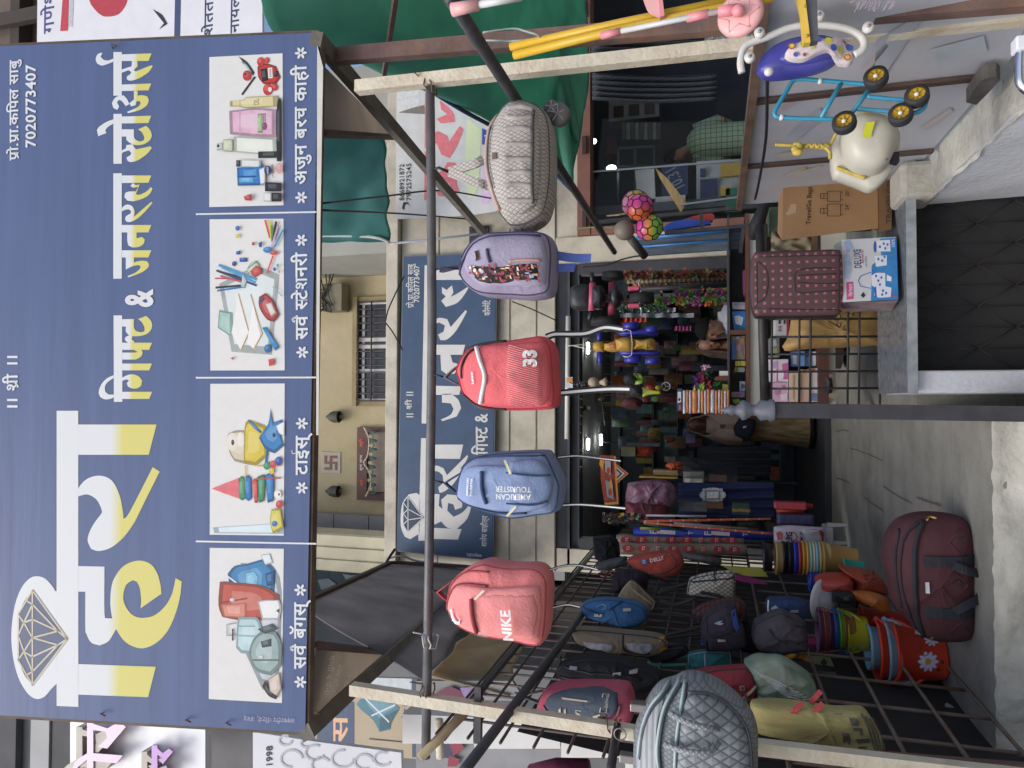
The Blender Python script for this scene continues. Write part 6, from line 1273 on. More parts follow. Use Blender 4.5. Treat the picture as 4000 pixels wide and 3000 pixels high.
for cx,cy,R_ in ((1038,970,66),(1062,820,50)):
    wdec('daisy_outline',[softpoly(z(*[(cx+R_*.62*math.cos(a)+R_*.46*math.cos(s_)*math.cos(a)-R_*.27*math.sin(s_)*math.sin(a),cy+R_*.62*math.sin(a)+R_*.46*math.cos(s_)*math.sin(a)+R_*.27*math.sin(s_)*math.cos(a)) for s_ in [2*math.pi*j/9 for j in range(9)]]),1) for a in [2*math.pi*k/10 for k in range(10)]][:10],DG_,.0015).data.name  # wider grey petals printed beneath the white ones
    for k in range(10):
        a=2*math.pi*k/10
        wdec('petal',[z(*[(cx+R_*.62*math.cos(a)+R_*.42*math.cos(s_)*math.cos(a)-R_*.2*math.sin(s_)*math.sin(a),cy+R_*.62*math.sin(a)+R_*.42*math.cos(s_)*math.sin(a)+R_*.2*math.sin(s_)*math.cos(a)) for s_ in [2*math.pi*j/9 for j in range(9)]])],DA,.0032+.0002*(k % 2))
    wdec('daisy_eye',[z(*ell(cx,cy,R_*.32,R_*.34,10))],DY,.006)
wdec('print',[z((955,910),(985,850),(990,855),(962,912)),z((975,905),(1000,850),(1003,856),(980,908)),z((1120,960),(1142,960),(1142,985),(1120,985)),z((1095,1010),(1120,1015),(1110,1035),(1092,1030)),z((960,800),(990,790),(985,805))],m('print_brown','5a2a22',.6),.003)
bucket('bucket','pale blue bucket nested in the big orange one, its handle lying down the front',z((1060,930))[0],z((745,895))[0],112,'88a9bc',.8,('88a9bc',14,66),low=.35,yb=C0.y)
bucket('bucket','orange red bucket nested third in the daisy stack',z((1010,925))[0],z((690,885))[0],110,'d0432a',.8,('c43f2c',10,30),low=.4,yb=C0.y)
bucket('bucket','light blue bucket innermost in the daisy stack',z((960,915))[0],z((640,862))[0],82,'86a9c0',.8,low=.5,yb=C0.y)
bucket('bucket','red bucket half hidden behind the daisy bucket',z((900,760))[0],z((600,700))[0],62,'c03a2c',.8,yb=5.3)
t,C1,H1,R1,_=bucket('bucket','yellow bucket at the bottom of a stack of coloured buckets',z((640,790))[0],z((500,775))[0],70,'bdb52c',.9,('bdb52c',0,60),yb=4.95)
for c,x,hw,lb in (('8a5a35',478,71,'brown'),('6aa32c',450,72,'bright green'),('2f5f98',418,72,'blue'),('4a3560',385,73,'deep purple'),('8a4a3c',350,74,'brick brown'),('6a3f58',318,75,'plum')):
    bucket('bucket',lb+' bucket in the coloured stack above the yellow one',z((x+170,785))[0],z((x,760))[0],hw,c,.86,(c,8,40+x % 40),low=.55,yb=4.95)
tt=thing('tub',(0,0,0),'','x');bpy.data.objects.remove(tt)
t,C2,H2,R2,_=bucket('waste_bin','tan plastic waste bin at the bottom of its stack by the mop packets',z((580,300))[0],z((345,310))[0],62,'b08a4e',.72,yb=5.55,cat='bin')
for c,x,lb in (('b7a06a',322,'cream'),('83b3c4',300,'sky blue'),('c9b98a',282,'pale cream'),('8fb9c0',262,'aqua'),('bfa25a',240,'sand'),('c98a34',215,'amber'),('a83f34',190,'brick red'),('2f3fb0',160,'royal blue'),('26262b',125,'black'),('1f1f23',90,'second black'),('b59a6a',45,'topmost tan')):
    bucket('waste_bin',lb+' bin in the tall stack beside the mop packets',z((x+200,303))[0],z((x,300))[0],62,c,.85,low=.6,yb=5.55,cat='bin')
bucket('waste_bin','black bin above the tan stack',z((60,300))[0],z((-30,285))[0],56,'24252a',.85,low=.4,yb=5.55,cat='bin')
# red mop tubs
g=Pill('mop_bucket','red tub printed KINGS in a blue oval, holding a white spin basket','mop bucket',5.15,z((300,440),(330,412),(440,400),(520,405),(545,440),(540,495),(470,500),(310,500)),.3,.02,p=3,wr=.003);g.body(m('plastic_b0443c','b0443c',.4,.05))
g.decal('oval_badge',[ell(*z((478,466))[0],40,19,14)],m('badge_navy','2c3a78',.5),.006);g.text('lettering','KINGS',z((448,474))[0] if 0 else z((520,470))[0],z((436,466))[0],RFL,11,.009,.03)
c=P(*q(3,2,370,580),5.05);Mx=Matrix.Rotation(math.radians(-35),3,'X')
t=thing('spin_basket',c,'round white spin mop basket resting in the red tubs','mop basket')
part('rim',m('white_plastic','c9c6c6',.4),t,lambda b:b.lathe([(.085,0),(.135,.012),(.14,.03),(.13,.035),(.09,.015)],36,c,Mx))
part('basket',m('basket_grey','8f8a90',.5),t,lambda b:(b.lathe([(.09,.01),(.08,-.07),(.001,-.075)],24,c,Mx),[b.tube([c+Mx @ Vector((.092*math.cos(a),.092*math.sin(a),.012)),c+Mx @ Vector((.03*math.cos(a),.03*math.sin(a),.03))],.003,5) for a in [2*math.pi*k/16 for k in range(16)]]))
g=Pill('mop_bucket','brown red printed tub lying in front of the turquoise basin','mop bucket',5.2,z((450,345),(520,355),(620,370),(720,410),(765,480),(780,525),(680,530),(545,510),(545,440),(480,380)),.26,.03,p=3,wr=.006);g.body(m('plastic_a14a38','a1462f',.45,.12,6))
r_=random.Random(4);g.decal('leaf_print',[z(*ell(610+r_.uniform(-25,80),415+r_.uniform(-35,35),r_.uniform(5,12),r_.uniform(4,9),6)) for k in range(26)],m('print_maroon','5f2a22',.6),.005)['label'] if 0 else g.decal('leaf_print',[z(*ell(600+(k % 6)*16+r_.uniform(-5,5),385+(k//6)*18+r_.uniform(-5,5),r_.uniform(4,9),r_.uniform(3,7),6)) for k in range(24)],m('print_maroon','5f2a22',.6),.005)
bucket('basin','turquoise plastic basin behind the printed red tub',z((620,372))[0],z((480,372))[0],50,'2fa595',.75,yb=5.5,cat='basin')
bucket('basin','blue plastic basin with a red one inside, beside the black rack',z((420,450))[0],z((265,440))[0],42,'3a4fb5',.8,yb=5.5,cat='basin')
g=Pill('pouch','orange tan plastic pouch lying between the tubs and the maroon duffel','pouch',4.95,z((545,515),(620,510),(700,525),(770,560),(795,640),(740,648),(640,600),(560,560)),.1,.02,p=3,wr=.02);g.body(m('orange_poly','b5672c',.4,.2,9))
g=Pill('pouch','black pouch under the white spin basket','pouch',4.95,z((415,508),(480,510),(540,520),(590,580),(580,625),(480,590),(412,575)),.1,.02,p=3,wr=.02);g.body(m('black_poly','1c1d21',.4,.2,9))
# -- maroon duffel on the floor
MR,MRD=fab('maroon_fabric','543439',.8,.25,110),fab('charcoal_web','33353b',.8)
g=Pill('duffel_bag','maroon canvas duffel bag with charcoal straps standing on the floor','duffel bag',4.42,z((766,150),(800,90),(850,40),(950,5),(1080,-2),(1220,18),(1288,80),(1308,250),(1318,400),(1312,600),(1314,740),(1288,800),(1220,822),(1100,820),(1000,798),(935,740),(870,660),(805,590),(772,430),(744,262)),.34,.04,p=3.4,wr=.014)
g.body(MR)
g.seam('zip',z((960,40),(900,150),(885,300),(890,450),(915,620),(975,770)),.013,MRD,off=.008);g.seam('piping',z((930,40),(840,130),(810,300),(830,480),(880,620),(930,720)),.006,MRD,off=.004);g.seam('piping',z((820,90),(785,250),(800,430),(830,580)),.008,MRD,off=.003)
g.seam('zip',z((960,30),(870,90),(835,150)),.008,MRD,off=.006)
for cx,cy,s_ in ((1180,160,78),(1130,420,92),(1195,715,78)):
    for f_ in (1,.45):g.seam('diamond_emboss',z((cx-s_*f_,cy),(cx,cy-s_*f_),(cx+s_*f_,cy),(cx,cy+s_*f_)),.006,MR if f_==1 else MRD,off=.0,sm=1,closed=True) if f_==1 else g.seam('diamond_emboss',z((cx-s_*f_,cy-10),(cx+s_*.3,cy-s_*f_),(cx+s_*.5,cy)),.004,MRD,off=.0,sm=2)
for pts in (((940,268),(1100,270),(1275,272)),((950,580),(1100,590),(1300,600))):
    b=MB();ps=[g.S(a,.008) for a in z(*pts)];ps2=[g.S((z(pts[0])[0][0]+(z(pts[2])[0][0]-z(pts[0])[0][0])*k/10,z(pts[0])[0][1]+(z(pts[2])[0][1]-z(pts[0])[0][1])*k/10),.006) for k in range(11)];b.strap(ps2,.055,.006,(1,0,0));b.build('strap',MRD,g.t)
for pts in (((1110,285),(1200,320),(1290,350),(1315,400)),((1120,570),(1190,530),(1280,500),(1312,470))):
    b=MB();b.strap(crom([g.S(a,.02+.02*k) for k,a in enumerate(z(*pts))],5),.045,.007,(1,0,.6));b.build('handle',MRD,g.t)
g.decal('label',[z((945,392),(970,392),(972,460),(948,460))],m('label_white','d5d8da',.4),.012);b=MB();b.tube(crom([g.S(a,.02) for a in z((985,30),(1010,12),(1050,18))],4),.007,6);b.build('zip_pull',m('brass','b89a4c',.35,.1,metal=.7),g.t);pull(g,z((985,770))[0],dx=22,dy=8)
# -- rolls and poles at the far end of the rack
z=Z(2,2)
SR=m('clear_wrap_roll','8d7f70',.3,.3,8,.5,14,stretch=(1,1,.3))
for k,(a,c,r_,lb) in enumerate((((680,180),(1500,185),.05,'plastic wrapped roll with red round labels, right of its twin'),((690,235),(1520,245),.055,'plastic wrapped roll with red round labels, left of its twin'))):
    d=7.0-.1*k;t=thing('plastic_roll',P(*q(2,2,*c),d),lb,'roll','wrapped plastic rolls');A,B_=P(*q(2,2,*a),d),P(*q(2,2,*c),d)
    part('roll',SR,t,lambda b:b.tube([A+(B_-A)*j/12+Vector((.004*math.sin(j*2),0,0)) for j in range(13)],[r_*(1+.06*math.sin(j*2.3)) for j in range(13)],14))
    pl_=Plane(A+Vector((0,-r_-.012,0)),(0,-1,0));bl,bw=MB(),MB()
    for j in range(8):
        x=a[0]+60+(c[0]-a[0]-80)*j/7.6;y=a[1]+(c[1]-a[1])*j/8
        if j % 3==2:pl_.poly(bl,[q(2,2,x-12,y-22),q(2,2,x+12,y-22),q(2,2,x+12,y+22),q(2,2,x-12,y+22)],.002);pl_.text(bw,'TS',q(2,2,x+8,y+16),q(2,2,x+8,y-16),off=.005)
        else:pl_.poly(bl,[q(2,2,*e_) for e_ in ell(x,y,38,24,12)],.002);pl_.text(bw,'TS',q(2,2,x+12,y+14),q(2,2,x+12,y-14),off=.005,bold=.03)
    bl.build('label_print',m('label_red','b53b3d',.5),t);bw.build('lettering',m('label_pale','d8cfca',.5),t)
t=thing('blue_roll',P(*q(2,2,1640,150),7.0),'bright blue plastic roll with white letters beside the wrapped rolls','roll');A,B_=P(*q(2,2,790,130),7.0),P(*q(2,2,1690,155),7.0)
part('roll',m('blue_wrap','2d44b0',.35,.15,6),t,lambda b:b.tube([A,(A+B_)/2,B_],.045,12));b=MB();pl_=Plane(A+Vector((0,-.052,0)),(0,-1,0))
for k,ch in enumerate('FITFIT'):x=915+k*118;pl_.text(b,ch,q(2,2,x+20,143+k*3),q(2,2,x+20,118+k*3),off=.002,bold=.03)
b.build('lettering',m('label_pale','d8cfca',.5),t)
OG=pattern('orange_handle','stripe','bb5a34','c9a292',(10,9),.4,0,width=.06)
rod('long_stick',OG,[P(*q(2,2,850,60),6.6),P(*q(2,2,1665,45),6.9),P(*q(3,2,20,45),6.9)],.011,'orange patterned broom stick standing straight','stick')
rod('long_stick',OG,[P(*q(2,2,850,68),6.5),P(*q(2,2,1665,140),6.6),P(*q(3,2,60,150),6.6)],.011,'orange patterned broom stick leaning to the left','stick')
rod('long_stick',m('white_stick','b9bcc0',.4),[P(*q(2,2,870,22),6.7),P(*q(2,2,1260,28),6.7)],.01,'white stick with a blue end behind the orange handles','stick');
rod('long_stick',m('green_stick','1f4a3a',.4),[P(*q(2,2,860,78),6.75),P(*q(2,2,1140,125),6.75)],.01,'dark green stick behind the orange handles','stick');rod('long_stick',m('lime_stick','9aa63a',.4),[P(*q(2,2,830,105),6.7),P(*q(2,2,960,112),6.7)],.014,'lime stick end beside the blue roll','stick')
rod('long_stick',m('grey_stick','8f9296',.4),[P(*q(2,2,1050,72),6.8),P(*q(2,2,1530,110),6.8)],.011,'grey stick between the two orange handles','stick')
rod('wrapped_mop',m('mop_dark','55555a',.4,.5,20),[P(*q(2,2,1100,280),6.7),P(*q(2,2,1350,325),6.6)],[.03,.04],'plastic wrapped mop refill under the red labelled rolls','mop')
z=Z(3,2)
g=Pill('mop_packet','white and red packet printed 3G MOP hanging by the stack of bins','packet',6.3,z((35,95),(130,85),(250,92),(360,100),(368,150),(365,215),(250,210),(120,200),(38,205)),.08,.02,p=3,wr=.02);g.body(m('packet_white','bcb8bc',.3,.15,9))
RD=m('packet_red','a83c46',.4);g.decal('red_print',[softpoly(z((50,130),(75,118),(95,135),(88,170),(60,175)),2),softpoly(z((270,105),(330,110),(360,130),(355,205),(300,190),(280,205)),2),softpoly(z((180,170),(190,200),(175,205)),2)],RD,.005);g.text('lettering','3G',z((150,172))[0],z((150,120))[0],m('ink_navy','2b3050',.5),22,.007,.03);g.text('lettering','MOP',z((222,175))[0],z((222,120))[0],m('ink_navy','2b3050',.5),12,.007,.02)
g.seam('ring_print',z((118,150),(135,125),(165,125),(180,150),(165,172),(135,172)),.004,RD,off=.004,closed=True)
t=thing('plastic_stool',P(*q(3,2,430,150),6.4),'small white plastic stool under the mop packets','stool')
WP=m('white_plastic2','b9b9b4',.4)
part('seat',WP,t,lambda b:b.box(P(*q(3,2,375,215),6.35),P(*q(3,2,395,75),6.6),.01))
for y in (88,205):part('leg',WP,t,lambda b:b.poly([P(*q(3,2,*p),6.36) for p in ((385,y-16),(515,y-10),(515,y+4),(385,y+14))],(0,.03,0)))
solo('ribbon_packet',[m('packet_multi','3d3a5c',.4,.4,18),RD],'dark patterned packet with red bands above the mop packet','packet',lambda b:(b.box(P(*q(3,2,60,85),6.4),P(*q(3,2,290,10),6.5),.02),b.mi(1).box(P(*q(2,1,1700,1640),6.4),P(*q(2,1,1900,1590),6.5),.01)))
rod('firework_tube',m('red_tube','b23a2c',.5),[P(*q(3,1,118,1600),6.6),P(*q(3,1,290,1622),6.6)],.02,'red and gold printed tube above the patterned packet','tube')
rod('firework_tube',m('red_tube','b23a2c',.5),[P(*q(3,1,55,1648),6.5),P(*q(3,1,230,1655),6.5)],.022,'second red printed tube, lower than the first','tube')
solo('yellow_sandal',[m('sandal_yellow','b9b24a',.6),m('sandal_magenta','a33a80',.6)],'pair of yellow and magenta foam soles next to the white handbag','soles',lambda b:(b.poly([P(*q(2,2,*p),6.0) for p in softpoly([(1350,345),(1450,360),(1600,365),(1640,390),(1659,420),(1500,410)],3)],(0,.02,0)),b.mi(1).poly([P(*q(2,2,*p),6.03) for p in softpoly([(1330,380),(1460,405),(1600,440),(1659,470),(1480,450)],3)],(0,.02,0))))
# ================================================================== right side: partition, hanging toys, boxes, counter
z=Z(3,0)
XB=XP-.004
t=thing('flex_partition',PX(*q(3,0,700,500),XP),'white printed flex screen framed with brown battens on the concrete coping','screen')
ZB0,ZB1=z0+.03,1.73
part('flex',m('screen_flex','b7bac0',.6,.10,2.5,.15,5,dirt=.3,dcol='9a948c'),t,lambda b:b.box((XP,1.4,ZB0),(XP+.012,5.3,ZB1)))
BRN=m('batten_brown','4a3a34',.6,.25,8,.2,30,dirt=.3,dcol='6b564a')
def pxp(x,y,o=0.0):return PX(*q(3,0,x,y),XB-o)
for a,c in (((-5,640),(1545,462)),((-20,1062),(1115,975))):
    A,B_=pxp(*a),pxp(*c);part('batten',BRN,t,lambda b:b.box((XB-.018,A.y-.022,ZB0),(XB-.001,A.y+.022,ZB1-.02)))
part('top_rail',m('rail_brown','6b5648',.7,.3,10,.3,40),t,lambda b:b.box((XB-.03,1.4,ZB1-.018),(XB+.03,5.32,ZB1+.02)))
def faded(c,*pts):
    b=MB();b.poly([pxp(x,y,.003) for x,y in pts]);b.build('faded_print',m('faded_'+c,c,.6,.12,5),t)
faded('a9adb5',(700,260),(960,110),(1000,120),(760,480),(690,520));faded('b8adb0',(600,440),(760,280),(780,300),(640,470));faded('adb6bb',(1050,320),(1400,230),(1420,330),(1100,400));faded('bab4ab',(60,1000),(380,930),(360,960),(90,1030));faded('b7a9ac',(80,700),(250,610),(260,640),(100,720));faded('a8aeb8',(120,880),(330,700),(380,740),(200,900))
faded('bfb8a2',(95,1140),(240,1080),(245,1095),(100,1150));faded('bfb8a2',(180,1120),(340,1070),(345,1080),(190,1135));faded('b6aeaa',(1000,820),(1180,700),(1200,720),(1020,850))
solo('worn_brush',m('rubber_grey','55534f',.8,.3,10,.5,30),'dark grey worn rubber sole lying on the concrete coping','sole',lambda b:(b.poly([PX(*q(3,0,*p),XB-.08) for p in softpoly([(1285,665),(1360,545),(1400,515),(1480,500),(1505,520),(1430,600),(1350,680)],3)],(.06,0,0))))
t=thing('chrome_bar',P(*q(3,0,1640,400),2.0),'chrome handle end with a white clamp at the right picture edge','handle')
part('bar',m('chrome','c9ccd2',.12,.05,metal=1),t,lambda b:b.tube(crom([P(*q(3,0,x,y),2.0) for x,y in ((1720,150),(1645,300),(1632,480),(1650,555),(1740,620))],5),.012,10))
part('clamp',m('white_plastic3','d3d5da',.4),t,lambda b:b.box(P(*q(3,0,1612,320),1.98),P(*q(3,0,1690,265),2.02),.004))
# yellow and grey broom head, upper right
t=thing('scrubbing_brush',P(*q(3,0,260,150),2.35),'yellow and grey plastic brush head hanging at the upper right','brush')
part('yellow_side',m('brush_yellow','d9b64f',.45),t,lambda b:(b.poly([P(*q(3,0,*p),2.33) for p in ((185,-30),(240,-30),(276,272),(232,280),(222,200),(212,90))],(0,.03,0))))
part('grey_side',m('brush_grey','55575c',.5),t,lambda b:b.poly([P(*q(3,0,*p),2.34) for p in ((241,-30),(318,-30),(326,262),(277,272))],(0,.03,0)))
part('screw',m('brush_gold','a8822c',.5),t,lambda b:[b.ball(P(*q(3,0,*p),2.33),.006,8) for p in ((242,40),(254,232))])
def bris(b):
    r_=random.Random(8)
    for k in range(40):
        x=560+r_.random()*260;p0=P(*q(3,0,x+30,-40),2.6);b.tube([p0,P(*q(3,0,x-5+r_.uniform(-40,20),10+r_.random()*70),2.6)],.0016,4)
tag(part('broom_bristles',m('bristle','a39aa5',.6),None,bris),'pale mauve broom bristles poking in at the top right','broom');
# yellow poles and pink mops
YLW=m('yellow_pole','d0a92c',.4,.08,6)
rod('mop_pole',YLW,[P(*q(2,0,-10,305),2.45),P(*q(2,0,700,150),2.4),P(*q(2,0,1480,-10),2.35)],.0145,'upper yellow pole of the pair crossing the top right','pole','yellow poles crossing the top right')
rod('mop_pole',YLW,[P(*q(2,0,12,360),2.44),P(*q(2,0,600,215),2.39),P(*q(2,0,1250,75),2.34),P(*q(2,0,1690,-20),2.3)],.0145,'lower yellow pole of the pair, tied to the other with clear tape','pole','yellow poles crossing the top right')
PKM=m('pink_plastic','d98a8f',.4,.05);PKL=m('pale_pink_plastic','dfa9a6',.4,.05)
c=P(*q(2,0,1480,95),2.3)
t=thing('spin_mop',c,'pink round mop head with a star pattern and white handle','mop')
Mx=Matrix.Rotation(math.radians(74),3,'X') @ Matrix.Rotation(math.radians(0),3,'Z')
part('disc',PKL,t,lambda b:b.lathe([(.001,.018),(.055,.016),(.066,.01),(.072,0),(.068,-.006),(.001,-.006)],36,c,Mx))
part('star',PKM,t,lambda b:b.tube([c+Mx @ Vector((r_*math.cos(a),r_*math.sin(a),.0165-.08*max(0,r_-.04))) for k in range(12) for a,r_ in [(k*math.pi/6,.062 if k % 2 else .036)]],.0022,5,True))
part('socket',PKM,t,lambda b:(b.tube([P(*q(2,0,1335,75),2.27),P(*q(2,0,1470,60),2.27)],.017,10),b.ball(P(*q(2,0,1468,70),2.26),.02,12)))
part('shaft',m('white_shaft','c9c9c6',.3),t,lambda b:b.tube([P(*q(2,0,1340,75),2.28),P(*q(2,0,700,203),2.36)],.009,8))
part('grip',PKM,t,lambda b:(b.tube([P(*q(2,0,1135,117),2.31),P(*q(2,0,1275,88),2.29)],.014,10),b.tube([P(*q(2,0,578,232),2.37),P(*q(2,0,702,203),2.36)],.012,10)))
t=thing('dustpan',P(*q(2,0,920,30),2.4),'pink plastic dustpan hanging in front of the yellow poles','dustpan')
part('pan',PKL,t,lambda b:b.poly([P(*q(2,0,*p),2.33) for p in softpoly([(840,-40),(870,50),(900,85),(958,108),(950,-40)],2)],(0,.01,0)));part('lip',PKM,t,lambda b:b.poly([P(*q(2,0,*p),2.325) for p in ((952,-40),(972,-40),(988,100),(958,108))],(0,.03,0)))
t=thing('mop_stick',P(*q(1,0,1400,45),2.1),'grey mop stick with a pink end cap at the top edge','mop stick')
part('cap',PKL,t,lambda b:b.tube([P(*q(1,0,1270,65),2.1),P(*q(1,0,1440,32),2.1)],[.021,.017],10));part('stick',m('white_shaft','c9c9c6',.3),t,lambda b:b.tube([P(*q(1,0,1440,32),2.1),P(*q(1,0,1720,-20),2.1)],.012,8))
rod('tie_string',m('string_grey','9aa5a0',.7),crom([P(*q(1,0,1405,280),2.6),P(*q(1,0,1470,262),2.6),P(*q(2,0,30,265),2.5),P(*q(2,0,180,238),2.42),P(*q(2,0,80,200),2.42),P(*q(1,0,1659,185),2.5),P(*q(1,0,1470,210),2.5)],4),.004,'loose pale string tying the yellow poles to the black pipe','string',n=5)
# baby walker
BW=m('walker_blue','3f3f92',.4,.15,5,dirt=.15,dcol='8a8fc0');WT=m('walker_white','d3d2cc',.35,.05)
g=Pill('baby_walker','blue and white baby walker with a polka dot seat hung on its side','baby walker',2.72,z((-75,480),(-70,420),(-30,360),(60,295),(180,255),(320,240),(430,260),(480,300),(470,370),(420,430),(330,470),(200,500),(60,518),(-30,512)),.12,.0,p=2.4,wr=.003)
g.body(BW,name='tray')
g.patch('tray_rim',z((60,440),(70,400),(140,350),(260,315),(380,305),(450,325),(440,380),(380,420),(250,455),(130,468)),.02,BW,p=2.2)
sf=g.patch('seat',z((95,435),(105,395),(170,355),(280,330),(380,320),(440,290),(500,275),(545,310),(550,400),(520,438),(450,430),(380,400),(330,410),(215,455),(130,455)),.03,m('seat_fabric','cfc3c4',.8,.08,9,.6,25),off=.012)
for (cx,cy,r_,c1) in ((135,390,24,'a84a3f'),(135,390,15,'b9c04a'),(215,375,30,'b9b53a'),(215,375,19,'3d4f8c'),(300,345,22,'4455a0'),(365,350,24,'c9bd3f'),(400,385,22,'3f4fa0'),(450,385,22,'bcc04a'),(500,340,17,'4455a0'),(515,350,24,'3f5a9a'),(480,320,12,'8f3f45'),(500,410,24,'a84a3f'),(500,410,15,'c2b83f'),(215,440,12,'8f3f45'),(265,400,12,'a9c23f'),(160,440,16,'4455a0')):
    g.decal('polka_dot',[ell(*z((cx,cy))[0],r_*K,r_*.85*K,12)],m('dot_'+c1,c1,.7),.046+.0008*(r_<20))
ringp=[(-170,470),(-178,390),(-140,295),(0,238),(150,178),(300,163),(450,175),(560,208),(618,262),(612,320),(560,355)]
part('frame_tube',WT,g.t,lambda b:b.tube(crom([P(*q(3,0,*p),2.68) for p in ringp],5),.013,10))
for c in ((-54,215),(-118,375),(650,180),(330,105)):
    p_=P(*q(3,0,*c),2.66);w_=part('castor',WT,g.t,lambda b:b.lathe([(.001,-.012),(.017,-.012),(.019,0),(.017,.012),(.001,.012)],16,p_,Matrix.Rotation(math.radians(70),3,'X')))
    part('hub',m('hub_grey','8f8f8c',.5),w_,lambda b:b.lathe([(.001,0),(.007,0),(.006,.004),(.001,.005)],10,p_+Vector((0,-.014,0)),Matrix.Rotation(math.radians(90),3,'X')))
    part('fork',WT,g.t,lambda b:b.tube([p_+Vector((0,.01,0)),P(*q(3,0,c[0]+(-40 if c[0]>600 else 30 if c[0]<0 else 0),c[1]+(25 if c[0]>0 else 10)),2.68)],.007,6))
part('knob',WT,g.t,lambda b:b.ball(P(*q(3,0,5,465),2.64),.016,12))
# blue push cart
TB=m('teal_tube','2f8aa8',.35,.12,8,dirt=.15,dcol='8a7a6a');YC=2.85
g=thing('push_cart',P(*q(3,0,500,650),YC),'teal tubular toy cart with four yellow wheels hung against the flex screen','toy cart')
def tub(pts,d=YC,r_=.0085):part('tube',TB,g,lambda b:b.tube(crom([P(*q(3,0,*p),d) for p in pts],5) if len(pts)>2 else [P(*q(3,0,*p),d) for p in pts],r_,8))
tub([(660,548),(500,535),(340,521),(215,514),(160,528),(120,590),(48,715),(48,748),(75,760),(200,767),(330,770),(520,776)]);tub([(480,530),(338,772)]);tub([(668,560),(512,778)])
tub([(640,625),(780,640),(900,650)]);tub([(580,705),(760,720),(900,737),(975,725),(1012,695),(1025,655)]);
part('strut',m('dark_link','4a4a4a',.5),g,lambda b:b.tube([P(*q(3,0,960,632),YC),P(*q(3,0,870,735),YC)],.005,6))
for c in ((88,760),(338,525)):part('cap',WT,g,lambda b:b.tube([P(*q(3,0,c[0]-12,c[1]),YC),P(*q(3,0,c[0]+12,c[1]+2),YC)],.0115,8))
TY,YR=m('tyre_black','2b2c2e',.7,.15,20,.3,80),m('rim_yellow','c5a12f',.4)
for c,d in (((700,505),YC-.02),((965,625),YC-.03),((860,745),YC-.02),((495,797),YC-.03)):
    p_=P(*q(3,0,*c),d);M2=Matrix.Rotation(math.radians(72),3,'X') @ Matrix.Rotation(math.radians(18),3,'Y');r_=74*K*mpp(p_)
    w_=part('wheel',TY,g,lambda b:b.lathe([(r_*.68,-.018),(r_*.95,-.018),(r_,-.010),(r_,.010),(r_*.95,.018),(r_*.68,.018)],30,p_,M2))
    part('rim',YR,w_,lambda b:b.lathe([(.001,.006),(r_*.5,.006),(r_*.7,.014),(r_*.7,-.016),(.001,-.016)],24,p_,M2))
    part('spoke',m('rim_dark_yellow','9a7d22',.5),w_,lambda b:[b.beam(p_+M2 @ Vector((r_*.2*math.cos(a),r_*.2*math.sin(a),.008)),p_+M2 @ Vector((r_*.64*math.cos(a),r_*.64*math.sin(a),.0125)),.004,.003) for a in [k*math.pi/4 for k in range(8)]])  # spokes in a darker yellow than the rim
    part('hub',WT,w_,lambda b:b.ball(p_+M2 @ Vector((0,0,.012)),r_*.2,10))
# white basin on a yellow rope
CW=m('cream_plastic','b9b7a9',.4,.12,4,.1,10,dirt=.25,dcol='8d8a7c')
g=Pill('plastic_basin','translucent cream plastic tub with rope handles hung on yellow rope by the carton','tub',3.3,z((405,1090),(405,1000),(430,900),(470,820),(540,745),(600,735),(745,760),(765,800),(835,855),(846,930),(830,1040),(785,1140),(710,1225),(650,1247),(590,1222),(420,1160)),.12,.0,p=5,wr=.004);g.body(CW)
g.patch('tub_base',z((445,1020),(460,880),(520,815),(600,805),(720,830),(790,880),(800,960),(760,1090),(690,1160),(590,1170),(500,1130)),.13,CW,p=3.2)
g.decal('yellow_sticker',[z((550,998),(572,908),(628,902),(602,1000))],m('sticker_yellow','c5c932',.5),.14)
RP_=m('rope_yellow','b7a24e',.9,.2,40,.6,60)
part('rope_handle',RP_,g.t,lambda b:b.tube(crom([g.S(a,.012) for a in z((430,1115),(510,1150),(610,1185))],5),.008,8));part('rope_handle',RP_,g.t,lambda b:b.tube(crom([g.S(a,.012) for a in z((590,775),(660,785),(740,800))],5),.008,8))
for a in ((770,872),(700,1105)):g.decal('slot',[z((a[0]-25,a[1]-6),(a[0]+25,a[1]+2),(a[0]+24,a[1]+16),(a[0]-26,a[1]+8))],m('slot_brown','6b5748',.8),.10)
part('clip',m('clip_black','222226',.5),g.t,lambda b:b.box(P(*q(3,0,798,1055),3.22),P(*q(3,0,835,1005),3.27),.005))
part('rope',RP_,g.t,lambda b:(b.tube(crom([P(*q(3,0,*p),3.2) for p in ((45,938),(150,942),(250,945),(380,955),(440,870),(460,850))],4),.007,7),b.tube(crom([P(*q(3,0,*p),3.19) for p in ((370,955),(400,985),(402,1030))],4),.008,7),b.tube(crom([P(*q(3,0,240+12*k,945+10*math.sin(k*2.1)),3.19) for k in range(14)],3),.007,7)))
part('knot',RP_,g.t,lambda b:[b.ball(P(*q(3,0,190+14*math.cos(a),965+24*math.sin(a)),3.19-.01*(k % 2)),.017,8) for k,a in enumerate([j*1.05 for j in range(6)])])
rod('black_cable',WIRE,crom([P(*q(2,0,1655,480),2.9),P(*q(2,0,1645,900),3.6),P(*q(2,0,1600,1180),4.3),P(*q(2,0,1575,1290),4.7)],5),.008,'black cable hanging along the top of the flex screen','cable',n=6)
